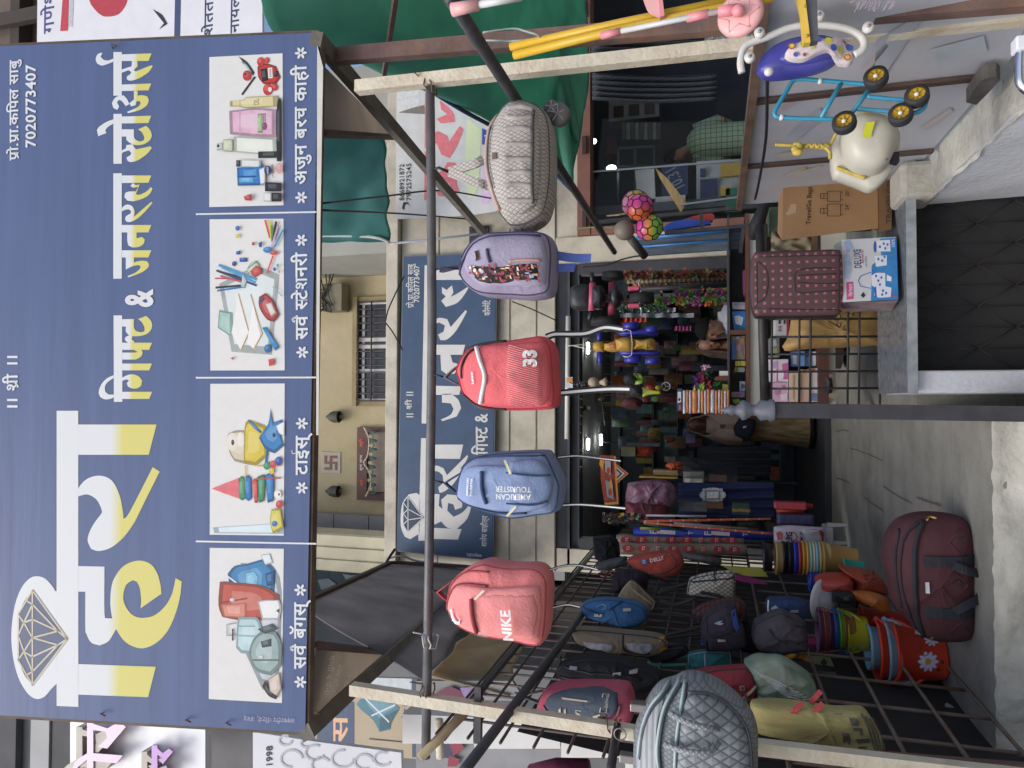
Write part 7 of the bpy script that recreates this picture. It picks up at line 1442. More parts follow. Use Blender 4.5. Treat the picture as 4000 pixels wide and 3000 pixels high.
# cartons on the ledge
KR=m('kraft_card','a5825a',.8,.1,4,.15,30,dirt=.2,dcol='7d5f40')
t=thing('carton',P(*q(3,0,400,1320),4.75),'brown travel bag carton printed with suitcase outlines, standing on the ledge','carton')
fr=[P(*q(3,0,*p),d) for p,d in (((100,1165),4.98),((90,1556),4.78),((715,1480),4.78),((708,1130),4.98))]
part('box',KR,t,lambda b:b.poly(fr,(.12,.32,0)))
bp_=Plane(fr[1],(fr[0]-fr[1]).cross(fr[2]-fr[1]))
if bp_.n.y>0:bp_.n=-bp_.n
b=MB();bp_.text(b,'TravelGo Bags',q(3,0,275,1455),q(3,0,283,1212),hpx=15,bold=.02);bp_.text(b,'24"',q(3,0,523,1360),q(3,0,523,1320),hpx=11);bp_.text(b,'20"',q(3,0,523,1272),q(3,0,525,1230),hpx=11)
for ys in (1400,1305):
    w_=78 if ys==1400 else 66
    for a,c in (((385,ys),(470,ys)),((385,ys-w_),(470,ys-w_)),((385,ys),(385,ys-w_)),((470,ys),(470,ys-w_)),((340,ys-18),(385,ys-18)),((340,ys-50),(385,ys-50)),((340,ys-18),(340,ys-50)),((362,ys-18),(362,ys-50)),((478,ys-8),(486,ys-16)),((478,ys-w_+10),(486,ys-w_+2))):bp_.line(b,q(3,0,*a),q(3,0,*c),.0035)
b.build('print',m('card_ink','4a3626',.8),t)
b=MB();bp_.poly(b,[q(3,0,*p) for p in ((115,1390),(150,1320),(185,1325),(180,1380),(130,1395))]);b.build('tape',m('tape_pale','c0a687',.3),t)
t=thing('carton',P(*q(3,0,755,1320),4.75),'flat darker carton lying beneath the travel bag carton','carton')
fr2=[P(*q(3,0,*p),d) for p,d in (((714,1126),4.97),((718,1506),4.77),((800,1486),4.77),((805,1116),4.97))]
part('box',m('kraft_dark','7a5c40',.85,.15,4,.2,30),t,lambda b:b.poly(fr2,(.12,.32,0)))
bp2=Plane(fr2[1],(fr2[0]-fr2[1]).cross(fr2[2]-fr2[1]));bp2.n=bp2.n if bp2.n.y<0 else -bp2.n
b=MB();bp2.text(b,'TRAVELGO',q(3,0,792,1450),q(3,0,796,1170),hpx=13,bold=.03);b.build('print',m('card_ink2','54402e',.8),t)
# check suitcase
SU=pattern('check_suitcase','dots','5a4044','ab6b66',(20.5,20.5),.75,.25,width=.16,var=.12)
g=Pill('suitcase','dark brown soft suitcase with small pink squares, upright on the blue box','suitcase',4.72,[(2930,1030),(2940,1000),(2970,992),(3250,985),(3275,992),(3284,1020),(3287,1200),(3276,1228),(3245,1240),(2975,1243),(2945,1238),(2932,1200),(2924,1120)],.22,.008,p=9,wr=.006,n=4);g.body([SU,m('suitcase_edge','33282c',.6)],mfn=lambda x,zz_,y:1 if y>-.07 else 0)
SD=m('suitcase_line','3a292d',.7)
for pts in (((2958,1190),(2985,1170),(2995,1110),(2985,1060),(2956,1035)),((2952,1040),(2955,1190),(2962,1212),(3240,1218),(3262,1205),(3266,1030),(3250,1012),(2965,1018)),((3098,1140),(3110,1070),(3250,1060)),((3098,1140),(3120,1155),(3262,1145)),((3110,1090),(3180,1085),(3255,1082)),((3108,1115),(3190,1120),(3258,1118))):g.seam('moulded_line',pts,.0045,SD,off=-.001)
g.decal('badge',[[(2964,1101),(2975,1101),(2975,1115),(2964,1115)]],m('badge_grey','4a4d46',.5),.006)
# blue and white bucket set box
t=thing('gift_box',P(3400,1060,4.62),'white and blue boxed bathroom set under the check suitcase','box')
fr=[P(x,y,d) for (x,y),d in (((3287,937),4.72),((3292,1181),4.62),((3509,1169),4.62),((3501,925),4.72))]
WB=m('box_white','d3d6da',.45,.04)
part('box',[WB],t,lambda b:b.poly(fr,(.03,.3,0)))
gp=Plane(fr[1],(fr[0]-fr[1]).cross(fr[2]-fr[1]));gp.n=gp.n if gp.n.y<0 else -gp.n
mats=[];b=MB()
shapes(gp,b,mats,(3,1),[('3d86c4',[(640,292),(845,282),(832,-120),(725,-112),(735,10),(672,60),(668,290)]),('cf4f86',[(507,170),(552,166),(555,278),(510,283)]),('b8c6dc',('s',(488,0),(520,-20),(545,60),(530,150),(500,140))),('a9badb',('s',(490,-90),(530,-110),(550,-60),(520,-20))),('2d3c6c',('t','DELUXE',(606,76),(598,-45),22)),('c2506f',('t','Bathroom Set',(622,45),(616,-40),9)),('e6e6ea',('t','Hariware',(546,260),(546,180),14)),('8a8d96',('t','unbreakable',(640,70),(638,0),6)),('33363f',('s',(600,255),(618,232),(632,255),(618,272))),
   ('e4e9f2',('s',(670,130),(700,110),(760,110),(760,200),(700,205),(672,190))),('e4e9f2',('s',(695,200),(720,190),(800,205),(795,265),(720,270),(690,255))),('e4e9f2',('s',(690,0),(770,-5),(770,60),(700,70))),('e4e9f2',('s',(700,-100),(790,-105),(795,-30),(705,-30))),('3a57b0',('s',(690,205),(700,195),(706,268),(694,262))),('3a57b0',('e',694,-60,10,38)),('eceef2',('s',(770,120),(800,135),(800,165),(770,160))),('3a57b0',('l',(666,105),(600,130),.004)),('3a57b0',('l',(600,130),(585,160),.004)),('3a57b0',('l',(585,160),(600,195),.004)),('3a57b0',('l',(600,195),(666,210),.004))]+[('4a6fc0',('e',x,y,7,9)) for x,y in ((700,130),(715,160),(735,140),(725,185),(745,225),(740,250),(765,240),(715,20),(740,30),(755,5),(725,-60),(750,-80),(760,-50),(775,-75))]+[('c0467c',('t','7',(838,268),(836,245),18)),('d9e6f2',('t','100%',(822,-60),(820,-110),10))])
b.build('print',mats,t)
b=MB();sp_=[P(x,y,d) for (x,y),d in (((3293,1182),4.622),((3296,1216),4.9),((3482,1211),4.9),((3509,1170),4.622))];b.poly([p_+Vector((-.003,0,0)) for p_ in sp_]);b.build('side_print',m('box_side','a38d90',.6,.35,14),t)
# yellow parcel and mesh
YPAR=m('parcel_yellow','b5925a',.5,.12,6,.5,14)
g=Pill('parcel','bulky ochre plastic parcel with handwriting behind the mesh','parcel',5.75,Z(3,1)((150,400),(300,385),(480,340),(740,350),(745,470),(735,578),(600,585),(480,592),(300,598),(112,618),(92,585),(130,520)),.3,.02,p=4,wr=.03);g.body(YPAR)
HW=m('hand_ink','4a4038',.7)
for pts in (((500,495),(455,490),(470,470)),((440,480),(445,450),(420,455),(440,480),(330,410)),((400,420),(430,440),(445,400),(410,390)),((470,440),(500,430),(490,410)),((480,380),(530,400),(520,380)),((360,400),(310,400))):g.seam('handwriting',Z(3,1)(*pts),.003,HW,off=.002,sm=2)
t=thing('wire_screen',P(*q(3,1,400,650),5.36),'black wire mesh screen standing between the grey post and the boxes','screen');YM_=5.36
def scr(b):
    for y in (410,525,638,750,860,300,190,80,-30):b.tube([P(*q(3,1,-25,y),YM_),P(*q(3,1,738,y-4),YM_)],.008,6)
    for x in (22,200,272,515,588,725):b.tube([P(*q(3,1,x,965),YM_-.012),P(*q(3,1,x+8,-60),YM_-.012)],.008,6)
part('mesh',BLK,t,scr)
part('rail',BLK,t,lambda b:b.tube([P(2988,1580,YM_),P(2968,880,YM_)],.032,12))
t=thing('gate_post',P(*q(3,1,600,1005),3.95),'square dark grey steel post with a turned finial at the edge of the step','post')
pA,pB=P(*q(3,1,15,1000),3.94),P(*q(3,1,1700,1030),3.94)
part('shaft',DRK,t,lambda b:b.beam((pA.x,3.94,pA.z),(pB.x,3.94,.02),.075,.06,(0,1,0)))
part('finial',m('finial_grey','6b7078',.45,.15,12),t,lambda b:b.lathe([(.055,-.02),(.06,0),(.05,.015),(.055,.05),(.03,.07),(.028,.09),(.05,.12),(.055,.14),(.03,.16),(.022,.18),(.03,.195),(.018,.215),(.001,.26)],20,(pA.x,3.94,pA.z)))
# low glass counter seen through the mesh, its boxes
zz3=Z(3,1)
solo('lower_shelf',[m('shelf_brown','54352c',.6),m('shelf_white','bdbab0',.6)],'brown and white shelf edge behind the mesh','shelf',lambda b:(b.box(P(*q(3,1,328,960),6.15),P(*q(3,1,350,250),6.5)),b.mi(1).box(P(*q(3,1,353,960),6.2),P(*q(3,1,396,250),6.5))))
def carton(label,a,c,d,col,prints=(),cat='box',dep=.2):
    A,C_=P(*q(3,1,*a),d),P(*q(3,1,*c),d);t=thing('product_box',(A+C_)/2,label,cat)
    part('box',m('card_'+col,col,.5,.08),t,lambda b:b.box((A.x,d,A.z),(C_.x,d+dep,C_.z),.004))
    if prints:
        pl_=Plane((0,d-.003,0),(0,-1,0));b=MB();mats=[];shapes(pl_,b,mats,(3,1),prints);b.build('print',mats,t)
    return t
carton('pink and white boxed hair tool behind the mesh, beside the grey post',(5,815),(133,668),6.2,'d5c9d3',[('b9a0c9',('e',45,705,18,24)),('c0679a',('s',(90,700),(130,690),(130,800),(100,800))),('e0dde2',('e',75,770,28,34)),('b95a8c',('l',(60,810),(60,735),.012))])
carton('pink patterned box below the boxed hair tool',(28,945),(133,818),6.2,'c9a5b8',[('a9809c',('e',60,880,18,24)),('d9c9d3',('s',(80,900),(125,890),(125,935),(85,938))),('b9697c',('e',100,850,12,14))])
carton('blue printed box on the shelf behind the mesh',(148,715),(240,616),6.25,'6a8fc4',[('d5d9df',('s',(160,640),(185,640),(185,700),(160,700)))])
carton('blue and white box with a dark picture behind the mesh',(222,715),(326,616),6.3,'7fa5cf',[('33508f',('s',(240,622),(260,618),(262,650),(242,650))),('d9dce2',[(290,620),(322,620),(322,710),(290,710)])])
carton('pale peach box nearest the post on the lower shelf',(140,945),(205,757),6.18,'c9b6a2',[('b58f6c',[(160,770),(170,770),(170,930),(160,930)])])
carton('orange and white box in the middle of the lower shelf',(206,945),(270,735),6.2,'c3a48a',[('b9573a',[(225,735),(245,735),(245,760),(225,760)])])
carton('white box with a small orange spot on the lower shelf',(272,945),(325,725),6.22,'c9c5c4',[('b9573a',('e',295,735,10,10)),('6a7a9c',[(280,890),(320,890),(320,940),(280,940)])])
carton('grey and red boxed adaptor numbered 4+4 behind the mesh',(45,515),(135,398),6.0,'b5b4b6',[('26262a',[(68,425),(80,400),(80,440),(68,440)]),('26262a',[(100,425),(112,400),(112,440),(100,440)]),('9c2f3c',[(120,400),(134,400),(134,514),(120,514)]),('9c2f3c',('t','4+4',(92,490),(92,455),16))])
carton('clear bagged items on the upper shelf behind the mesh',(10,655),(75,530),6.1,'6f7570',[('a0a5a2',('s',(20,545),(50,540),(60,580),(30,590))),('8d9560',('s',(30,600),(60,600),(60,650),(30,650)))])
t=thing('sandal',P(*q(3,1,410,840),6.15),'black strapped sandal on the floor behind the mesh','sandal')
part('sole',m('sandal_sole','8d8372',.8),t,lambda b:b.poly([P(*q(3,1,*p),6.1) for p in softpoly([(405,765),(430,775),(450,850),(450,910),(425,930),(400,915),(410,850)],3)],(0,.06,0)))
part('upper',m('sandal_black','1f1f22',.6,.2,20,.5,40),t,lambda b:b.grid(lambda u,v:P(*q(3,1,362+48*u+10*math.sin(v*3),790+100*v),6.1)+Vector((0,-.03*math.sin(math.pi*u)+.01*noise.noise((u*9,v*9,0)),0)),8,10))
# glass counter behind
CX0,CX1,YCN=P(2900,1612,6.2).x,XR+.0,6.2
zc=[P(x,1300,YCN).z for x in (2850,2913,2927,2972)]
t=thing('shop_counter',(CX1-.6,YCN,.6),'glass fronted shop counter with brown wooden edge and white base','counter')
part('white_band',m('counter_white','a9a79c',.6,.08),t,lambda b:b.box((CX0+.002,YCN+.01,zc[3]),(CX1,YCN+.5,zc[2]-.002)))
part('wood_edge',m('counter_wood','5f3a2a',.5,.2,8,stretch=(1,6,6)),t,lambda b:(b.box((CX0,YCN-.015,zc[2]),(CX1,YCN+.5,zc[1])),b.box((P(2880,1298,YCN).x-.02,YCN-.012,zc[1]),(P(2880,1298,YCN).x+.02,YCN+.05,zc[0]))))
part('glass_front',m('counter_glass','15191c',.05,0,spec=.6,alpha=.10),t,lambda b:b.box((CX0,YCN-.012,zc[1]+.001),(CX1,YCN-.004,zc[0])))
part('base',m('counter_base','4a3a33',.7,.2),t,lambda b:(b.box((CX0,YCN+.4,1.02),(CX1,YCN+.5,zc[3]-.002)),[b.box((x,YCN+.42,.61),(x+.05,YCN+.48,1.018)) for x in (CX0+.02,CX1-.1)]))
part('inner_floor',m('counter_dark','33343a',.7),t,lambda b:(b.box((CX0+.01,YCN+.45,zc[1]+.001),(CX1,YCN+.49,zc[0]-.01)),b.box((CX0,YCN-.01,zc[0]+.001),(CX1,YCN+.5,zc[0]+.012))))
z2=Z(2,1)
def good(name,label,cat,polys,d=6.25,dep=.04):
    A=q(2,1,*(polys[0][1][0] if not isinstance(polys[0][1][0],str) else polys[0][1][1])) if not isinstance(polys[0][1][1],(int,float)) else q(2,1,polys[0][1][1],polys[0][1][2]);t=thing(name,P(*A,d),label,cat)
    b=MB();c0=polys[0];pts=[p for p in c0[1] if not isinstance(p,str)]
    b.poly([P(*q(2,1,*p),d) for p in (softpoly(pts,3) if c0[1][0]=='s' else pts)],(0,dep,0));b.build('pack',m('good_'+c0[0],c0[0],.5,.2,14),t)
    if len(polys)>1:pl_=Plane((0,d-.003,0),(0,-1,0));b=MB();mats=[];shapes(pl_,b,mats,(2,1),polys[1:]);b.build('print',mats,t)
good('toy_packet','bright blue packet with a castle like white print in the counter','packet',[('2f7cc0',[(1425,360),(1510,355),(1515,480),(1440,485)]),('cfdce8',('s',(1440,390),(1470,385),(1500,400),(1490,450),(1450,440)))])
good('toy_packet','pale pink and grey card in the counter above the blue packet','card',[('b9a9b4',[(1425,300),(1508,300),(1510,345),(1428,345)]),('8f9cb5',[(1440,305),(1500,305),(1500,322),(1440,322)])])
good('toy_packet','clear bag of brown and pink sweets in the counter','packet',[('8a7a72',[(1420,520),(1510,518),(1510,670),(1425,670)]),('3f74b4',[(1422,550),(1450,548),(1450,670),(1424,670)]),('b08a9a',('e',1470,595,18,22)),('b5904a',('e',1490,555,16,20)),('9c8d70',('e',1480,635,18,24)),('a9b5c0',('e',1465,530,14,10))])
good('note_pad','pair of small yellow pads on the glass front','note pad',[('b9ad3f',[(1447,680),(1478,680),(1478,713),(1447,713)])]);good('note_pad','second small yellow pad nearest the wooden edge','note pad',[('bdb045',[(1482,680),(1512,680),(1512,712),(1482,712)])])
good('toy_packet','small clear packet with black marks in the counter','packet',[('8f949a',[(1462,722),(1508,722),(1508,752),(1462,752)]),('c5c23a',('t','Uno',(1460,752),(1460,722),12))])
good('razor_card','pale blue blister card near the wooden edge','card',[('a9b9c9',[(1475,812),(1512,812),(1512,876),(1475,876)]),('55606c',('s',(1485,825),(1508,835),(1508,850),(1485,862)))])
good('toy_packet','greyish pink packet low in the counter corner','packet',[('8f8796',[(1422,880),(1508,880),(1508,915),(1422,915)]),('b0687c',('e',1465,900,20,12))])
good('toy_packet','lime green trinket beside the post finial','trinket',[('6fae3a',('s',(1430,930),(1470,925),(1485,945),(1450,960),(1432,950))),('9c2f30',('e',1465,960,14,12))])
good('receipt_block','white slip of paper standing on the counter','paper',[('c9c6bd',[(1343,745),(1408,745),(1408,778),(1343,778)])],d=6.3,dep=.01)
good('wooden_bar','polished brown wooden bar lying on the counter','bar',[('6b3a22',('s',(1310,790),(1345,778),(1410,782),(1410,810),(1345,806),(1312,805)))],d=6.28)
good('yellow_card','yellow card propped on the counter end','card',[('b5a83a',[(1365,830),(1408,835),(1406,872),(1362,872)])],d=6.26,dep=.01)
# sachet strip hanging at the counter's end
t=thing('sachet_strip',P(*q(2,1,1240,945),6.1),'orange and white striped sachet sheet hanging at the counter end','sachets')
part('header',m('header_navy','2c3a5c',.5),t,lambda b:b.poly([P(*q(2,1,*p),6.1) for p in ((1070,858),(1104,860),(1103,1008),(1068,1005))],(0,.01,0)))
pl_=Plane((0,6.085,0),(0,-1,0));b=MB();mats=[]
shapes(pl_,b,mats,(2,1),[('c5c6c9',[(1074,880),(1096,880),(1096,945),(1074,955)]),('26262c',('e',1084,930,8,10)),('b9563f',[(1082,965),(1092,965),(1092,995),(1082,995)])]);b.build('header_print',mats,t)
def sach(b):
    xs=[1108,1128,1146,1165,1205,1222,1245,1262,1285,1315,1335,1352,1372,1392,1410]
    for k,(a,c) in enumerate(zip(xs,xs[1:])):
        b.mi(k % 2);b.grid(lambda u,v:P(*q(2,1,a+(c-a)*u,868+4*math.sin(a)+(152+3*math.cos(a))*v),6.08)+Vector((0,-.012*math.sin(math.pi*u)+.008*noise.noise((a+u*3,v*7,0)),0)),4,10)
part('sachets',[m('sachet_pale','b3adbb',.3,.2,18),m('sachet_orange','b9793f',.3,.25,12)],t,sach,solid=.003)
# flowers on the counter
t=thing('flower_bunch',P(*q(2,1,1270,810),6.35),'bunch of purple, red and green artificial flowers on the counter','flowers');r_=random.Random(6)
for nm,cc,cx,cy,rr_,nn in (('purple_bloom','5c1f6b',1205,820,32,26),('red_bloom','7d1d30',1235,790,30,22),('crimson_bloom','8a2438',1285,845,30,22),('leaves','2f6a35',1330,835,34,26),('lime_leaves','7fa53a',1240,850,30,20),('white_bloom','b58a9c',1255,720,16,14),('dark_leaves','1f3d26',1270,770,34,24)):
    def bl(b):
        for k in range(nn):
            c=P(*q(2,1,cx+r_.gauss(0,rr_*.5),cy+r_.gauss(0,rr_*.45)),6.35+r_.uniform(-.06,.06));d1=Vector((r_.uniform(-1,1),r_.uniform(-1,.2),r_.uniform(-1,1))).normalized()*.035;d2=d1.orthogonal().normalized()*.014
            b.poly([c-d1,c+d2,c+d1,c-d2],d1.cross(d2).normalized()*.002)
    part(nm,m('bloom_'+cc,cc,.7,.25,20),t,bl)
# ================================================================== inside the shop
z2=Z(2,1)
def W2(x,y,d):return P(*q(2,1,x,y),d)
# shelving along both walls and the back, stocked with dim packets
SHM=m('shelf_steel','555c63',.6,.15,4)
def shelves(label,x0,x1,y0,y1,zs,axis):
    t=thing('stock_shelf',((x0+x1)/2,(y0+y1)/2,.66),label,'shelf')
    for zz_ in zs:part('board',SHM,t,lambda b:b.box((x0,y0,zz_),(x1,y1,zz_+.025)))
    for xx,yy in ((x0,y0),(x1-.04,y0),(x0,y1-.04),(x1-.04,y1-.04)):part('upright',SHM,t,lambda b:b.box((xx,yy,.66),(xx+.04,yy+.04,zs[-1]+.3)))
ZS=(.9,1.3,1.7,2.1,2.5,2.9)
shelves('steel shelving loaded with packets along the left wall inside the shop',XL-.22,XL+.12,8.6,12.2,ZS,1)
shelves('steel shelving loaded with packets along the right wall inside the shop',XR-.32,XR+.05,8.6,12.2,ZS,1)
shelves('steel shelving across the far end of the shop',-1.3,1.2,12.1,12.5,ZS,0)
r_=random.Random(12)
PALS=['7d5a44','5a6d80','8a8272','70404a','4f6a58','94803f','505a78','8d6a72','a59f94','3f4d5c','995a35','6f6a8c','5f8088']
proto={}
def packet(x0,y0,z_,sx,sy,sz,col,lab,grp):
    key=(round(sx,2),round(sy,2),round(sz,2),col)
    if key not in proto:
        b=MB();b.box((0,0,0),(sx,sy,sz),.006);o=b.build('stock_packet',m('stock_'+col,col,.5,.35,16),None,orig=(0,0,0));proto[key]=o
    else:
        o=proto[key].copy();COL.objects.link(o)
    o.location=(x0,y0,z_);tag(o,lab,'packet',grp)
SX=[.1,.16,.22];SZ=[.14,.2,.27]
for zz_ in ZS:
    y=8.65
    while y<11.9:
        sx,sz,c=r_.choice(SX),r_.choice(SZ),r_.choice(PALS)
        packet(XL-.16,y,zz_+.026,.24,sx,sz,c,'dim packet on the shelving along the left wall of the shop','packets on the left shelving');y += sx+r_.uniform(.01,.12)
    y=8.65
    while y<11.9 and zz_>1.5:
        sx,sz,c=r_.choice(SX),r_.choice(SZ),r_.choice(PALS)
        packet(XR-.3,y,zz_+.026,.24,sx,sz,c,'dim packet on the shelving along the right wall of the shop','packets on the right shelving');y += sx+r_.uniform(.02,.25)
    x=-1.25
    while x<1.0:
        sx,sz,c=r_.choice(SX),r_.choice(SZ),r_.choice(PALS)
        packet(x,12.12,zz_+.026,sx,.2,sz,c,'dim packet on the far shelving at the back of the shop','packets on the far shelving');x += sx+r_.uniform(.01,.15)
# dark draped counter and navy cloth on the left
solo('draped_counter',m('black_drape','1d2028',.9,.3,4,.4,8),'long counter under a black cloth in the middle of the shop','counter',lambda b:(b.grid(lambda u,v:W2(1200+480*u,1235+190*v,9.2)+Vector((0,.05*math.sin(v*26)*u,0)),14,40),b.grid(lambda u,v:W2(1180+60*(1-v)*0+20*u,1235+190*v,9.2+.9*u),6,10)))
solo('navy_drape',m('navy_drape','2a335a',.9,.25,4,.5,8),'navy blue cloth hanging at the left of the shop behind the silver tray','cloth',lambda b:b.grid(lambda u,v:W2(1075+620*u,1470+215*v,7.9)+Vector((0,.03*math.sin(v*22+u*2),0)),20,40))
solo('black_bundle',m('black_tweed','26282e',.95,.5,40),'dark tweedy bundle leaning on the draped counter','bundle',lambda b:b.grid(lambda u,v:W2(1060+400*u,1290+130*v+60*u,8.6)+Vector((0,-.08*math.sin(math.pi*v)+.03*noise.noise((u*6,v*6,0)),0)),20,14))
# silver tray
t=thing('silver_tray',W2(1300,1548,7.75),'small ornate silver tray with two handles hung on the navy cloth','tray')
SV=m('tray_silver','c9c9cb',.35,.4,60,.5,40)
part('rim',SV,t,lambda b:b.poly([W2(1300+x,1548+y,7.74) for x,y in [(72*math.copysign(abs(math.cos(a))**.5,math.cos(a))*(1+.05*math.cos(8*a)),44*math.copysign(abs(math.sin(a))**.5,math.sin(a))*(1+.06*math.cos(8*a))) for a in [2*math.pi*k/56 for k in range(56)]]],(0,.012,0)))
part('well',m('tray_well_grey','8a8a8d',.3,.5,70,.6,60),t,lambda b:b.poly([W2(x,y,7.735) for x,y in ((1250,1518),(1350,1518),(1350,1580),(1250,1580))],(0,.004,0)))  # well in a darker grey than the rim
part('engraving',m('tray_bright','e0e0e0',.3,.3,50),t,lambda b:b.poly([W2(x,y,7.73) for x,y in ((1262,1528),(1338,1528),(1338,1570),(1262,1570))],(0,.003,0)))
for x in (1228,1374):part('handle',SV,t,lambda b:b.tube([W2(x,1530,7.75),W2(x+(-10 if x<1300 else 10),1548,7.75),W2(x,1568,7.75)],.008,6))
# torans, bags and boxes at the left
t=thing('door_hanging',W2(640,1460,7.4),'embroidered red and gold door hanging with a pendant point','door hanging')
TO=m('toran_red','8a3a2a',.8,.4,30,.5,40)
part('band',TO,t,lambda b:b.poly([W2(*p,7.4) for p in ((570,1290),(665,1295),(672,1400),(690,1600),(600,1612),(575,1450))],(0,.02,0)))
pl_=Plane((0,7.385,0),(0,-1,0));b=MB();mats=[]
shapes(pl_,b,mats,(2,1),[('b9832c',('s',(575,1300),(600,1330),(590,1380),(610,1440),(595,1400),(565,1350))),('8f8f92',('s',(600,1320),(640,1330),(640,1420),(605,1400))),('7d8085',('s',(605,1450),(650,1470),(660,1580),(615,1560))),('bb8a34',('s',(640,1440),(655,1500),(640,1520),(630,1480))),('b9832c',[(600,1600),(690,1590),(690,1608),(600,1614)]),('b9832c',[(660,1297),(672,1300),(690,1600),(680,1600)]),('9c2f28',('e',625,1390,12,22)),('9c2f28',('e',635,1530,12,24))]);b.build('embroidery',mats,t)
b=MB();mats=[];shapes(pl_,b,mats,(2,1),[('a87f3c',[(672,1345),(755,1410),(680,1475)]),('8f2c2a',[(672,1352),(745,1410),(678,1468)]),('a9a9ab',[(672,1362),(730,1410),(677,1458)]),('1f2a24',[(672,1372),(716,1410),(676,1448)]),('b98f8f',[(673,1385),(700,1410),(675,1435)])]);b.build('pendant',mats,t)
g=Pill('plastic_bag','bulging clear bag of pink and mauve cloth beside the navy drape','plastic bag',7.5,z2((752,1470),(850,1455),(980,1450),(1050,1490),(1068,1560),(1040,1620),(900,1625),(760,1620),(735,1560)),.25,.03,p=3,wr=.05,wf=8);g.body(m('mauve_cloth','8a6478',.35,.5,12,.8,14,dirt=.5,dcol='7d3038'))
g=Pill('plastic_bag','clear bag of dark red cloth below the mauve one','plastic bag',7.45,z2((735,1590),(860,1580),(1010,1600),(1015,1690),(900,1720),(740,1720)),.22,.03,p=3,wr=.04,wf=8);g.body(m('wine_cloth','6d2a38',.4,.5,12,.8,14))
for (a,c,col,lb,d) in (((1110,1395),(1245,1470),'7d7f78','pale greyish carton on the draped counter',8.3),((1120,1440),(1240,1470),'8f9290','white topped carton in front of the greyish one',8.2),((1275,1415),(1395,1465),'4f3a34','dull brown carton on the draped counter',8.3),((915,1385),(1075,1425),'8f7d54','tan carton with a yellow stripe',8.0),((825,1425),(1075,1445),'a8873a','long mustard carton printed with dark letters',7.95),((1085,1590),(1265,1660),'55585a','shiny clear wrapped packet below the navy drape',7.6),((705,1235),(800,1300),'5f5c3c','olive square card hung on its corner',8.4),((745,1210),(960,1235),'6d747a','long pale carton high on the left shelves',9.2),((1265,1600),(1370,1640),'6b4a2c','stack of brown bangles boxes under the tray',7.6),((1430,1600),(1540,1680),'2f4d44','dark green gift box with a golden ribbon',7.6)):
    A,C_=W2(*a,d),W2(*c,d);t=thing('carton',(A+C_)/2,lb,'carton');part('box',m('carton_'+col,col,.5,.3,12),t,lambda b:b.box((A.x,d,A.z),(C_.x,d+.15,C_.z),.006))
    if 'ribbon' in lb:part('ribbon',m('gold_ribbon','9c7a34',.5,.4,30),t,lambda b:b.box(W2(1425,1655,d-.01),W2(1545,1640,d-.003)))
    if 'letters' in lb:b=MB();Plane((0,d-.004,0),(0,-1,0)).text(b,'JACIAS',q(2,1,950,1440),q(2,1,950,1428),hpx=6) if 0 else None
    if 'white topped' in lb:part('lid',m('carton_lid','b9bbbb',.5),t,lambda b:b.box((A.x,d-.004,A.z),(C_.x,d-.001,(A.z*.7+C_.z*.3))))
for (x,y,s_,c,lb,d) in ((1060,1360,45,'b5532c','crumpled orange bag lying on top of the cartons',8.1),(850,1265,50,'a03c22','orange red cloth toy hung by the olive card',8.6),(1020,1190,30,'8f4a30','small rusty orange packet on the middle shelf',9.5)):
    g=Pill('crumpled_bag',lb,'bag',d,[q(2,1,x+s_*1.2*math.cos(a)*(1+.25*math.sin(3*a+x)),y+s_*.8*math.sin(a)*(1+.2*math.cos(2*a))) for a in [2*math.pi*k/12 for k in range(12)]],.12,.02,p=2.5,wr=.05,wf=12);g.body(m('crumple_'+c,c,.5,.3,9))
# glittering tinsel hanging and little bells
def tins(b):
    rr=random.Random(9)
    for k in range(130):
        c=P(*q(2,2,590+rr.random()*240,10+rr.random()*60),7.1+rr.uniform(-.1,.1));s_=rr.uniform(.006,.014);b.mi((0,1,2)[k % 3] if k % 5==0 else 3).box(c-Vector((s_,s_,s_)),c+Vector((s_,s_,s_)))
o=tag(part('tinsel_garland',[m('tinsel_gold','d9b23c',.3,0,metal=.5),m('tinsel_red','c9503c',.3,0,metal=.4),m('tinsel_teal','4fb5a5',.3,0,metal=.4),m('tinsel_dark','2a2622',.4,0)],None,tins),'dark tinsel garland glittering above the orange sticks','garland');o['kind']='stuff'
# garlands on the right
def garl(name,label,y,x0,x1,cols,d,n,rr0=.03,yw=0):
    a0,a1=W2(x0,y,d),W2(x1,y+yw,d);t=thing(name,(a0+a1)/2,label,'garland');rr=random.Random(int(y));mats=[m('petal_'+c,c,.7,.25,20) for c in cols]
    part('cord',m('garland_cord','2f3a2a',.8),t,lambda b:b.tube([a0,(a0+a1)/2,a1],.006,5))
    def bl(b):
        for k in range(n):
            c=a0+(a1-a0)*(k/n)+Vector((rr.gauss(0,rr0*.5),rr.gauss(0,rr0*.4),rr.gauss(0,.01)));b.mi(int(k/n*len(cols)*3+rr.random()*1.2) % len(cols))
            for j in range(3):
                d1=Vector((rr.uniform(-1,1),rr.uniform(-1,.3),rr.uniform(-1,1))).normalized()*rr0;d2=d1.orthogonal().normalized()*rr0*.55
                b.poly([c,c+d1*.5+d2,c+d1,c+d1*.5-d2],d1.cross(d2).normalized()*.002)
    part('blossoms',mats,t,bl)
garl('flower_garland','dusky red and yellow artificial flower garland next to the cream pillar',128,735,1495,['6d3024','7d6430','552426','85482f','4a562c'],7.3,170,.045)
garl('flower_garland','orange and olive flower garland beside the dark ribbed pole',190,780,1420,['a5583a','8a8a3a','7d3528'],7.4,90,.035)
garl('flower_garland','pink and green blossom string left of the orange garland',243,1060,1490,['8f3f7c','436f34','8f3f7c','4d8436'],7.0,90,.035)
garl('flower_garland','yellow, pink and green blossom string, leftmost of the flower strings',290,930,1520,['74853a','427535','8f3f7c','4d8036','a35c28'],6.9,130,.036)
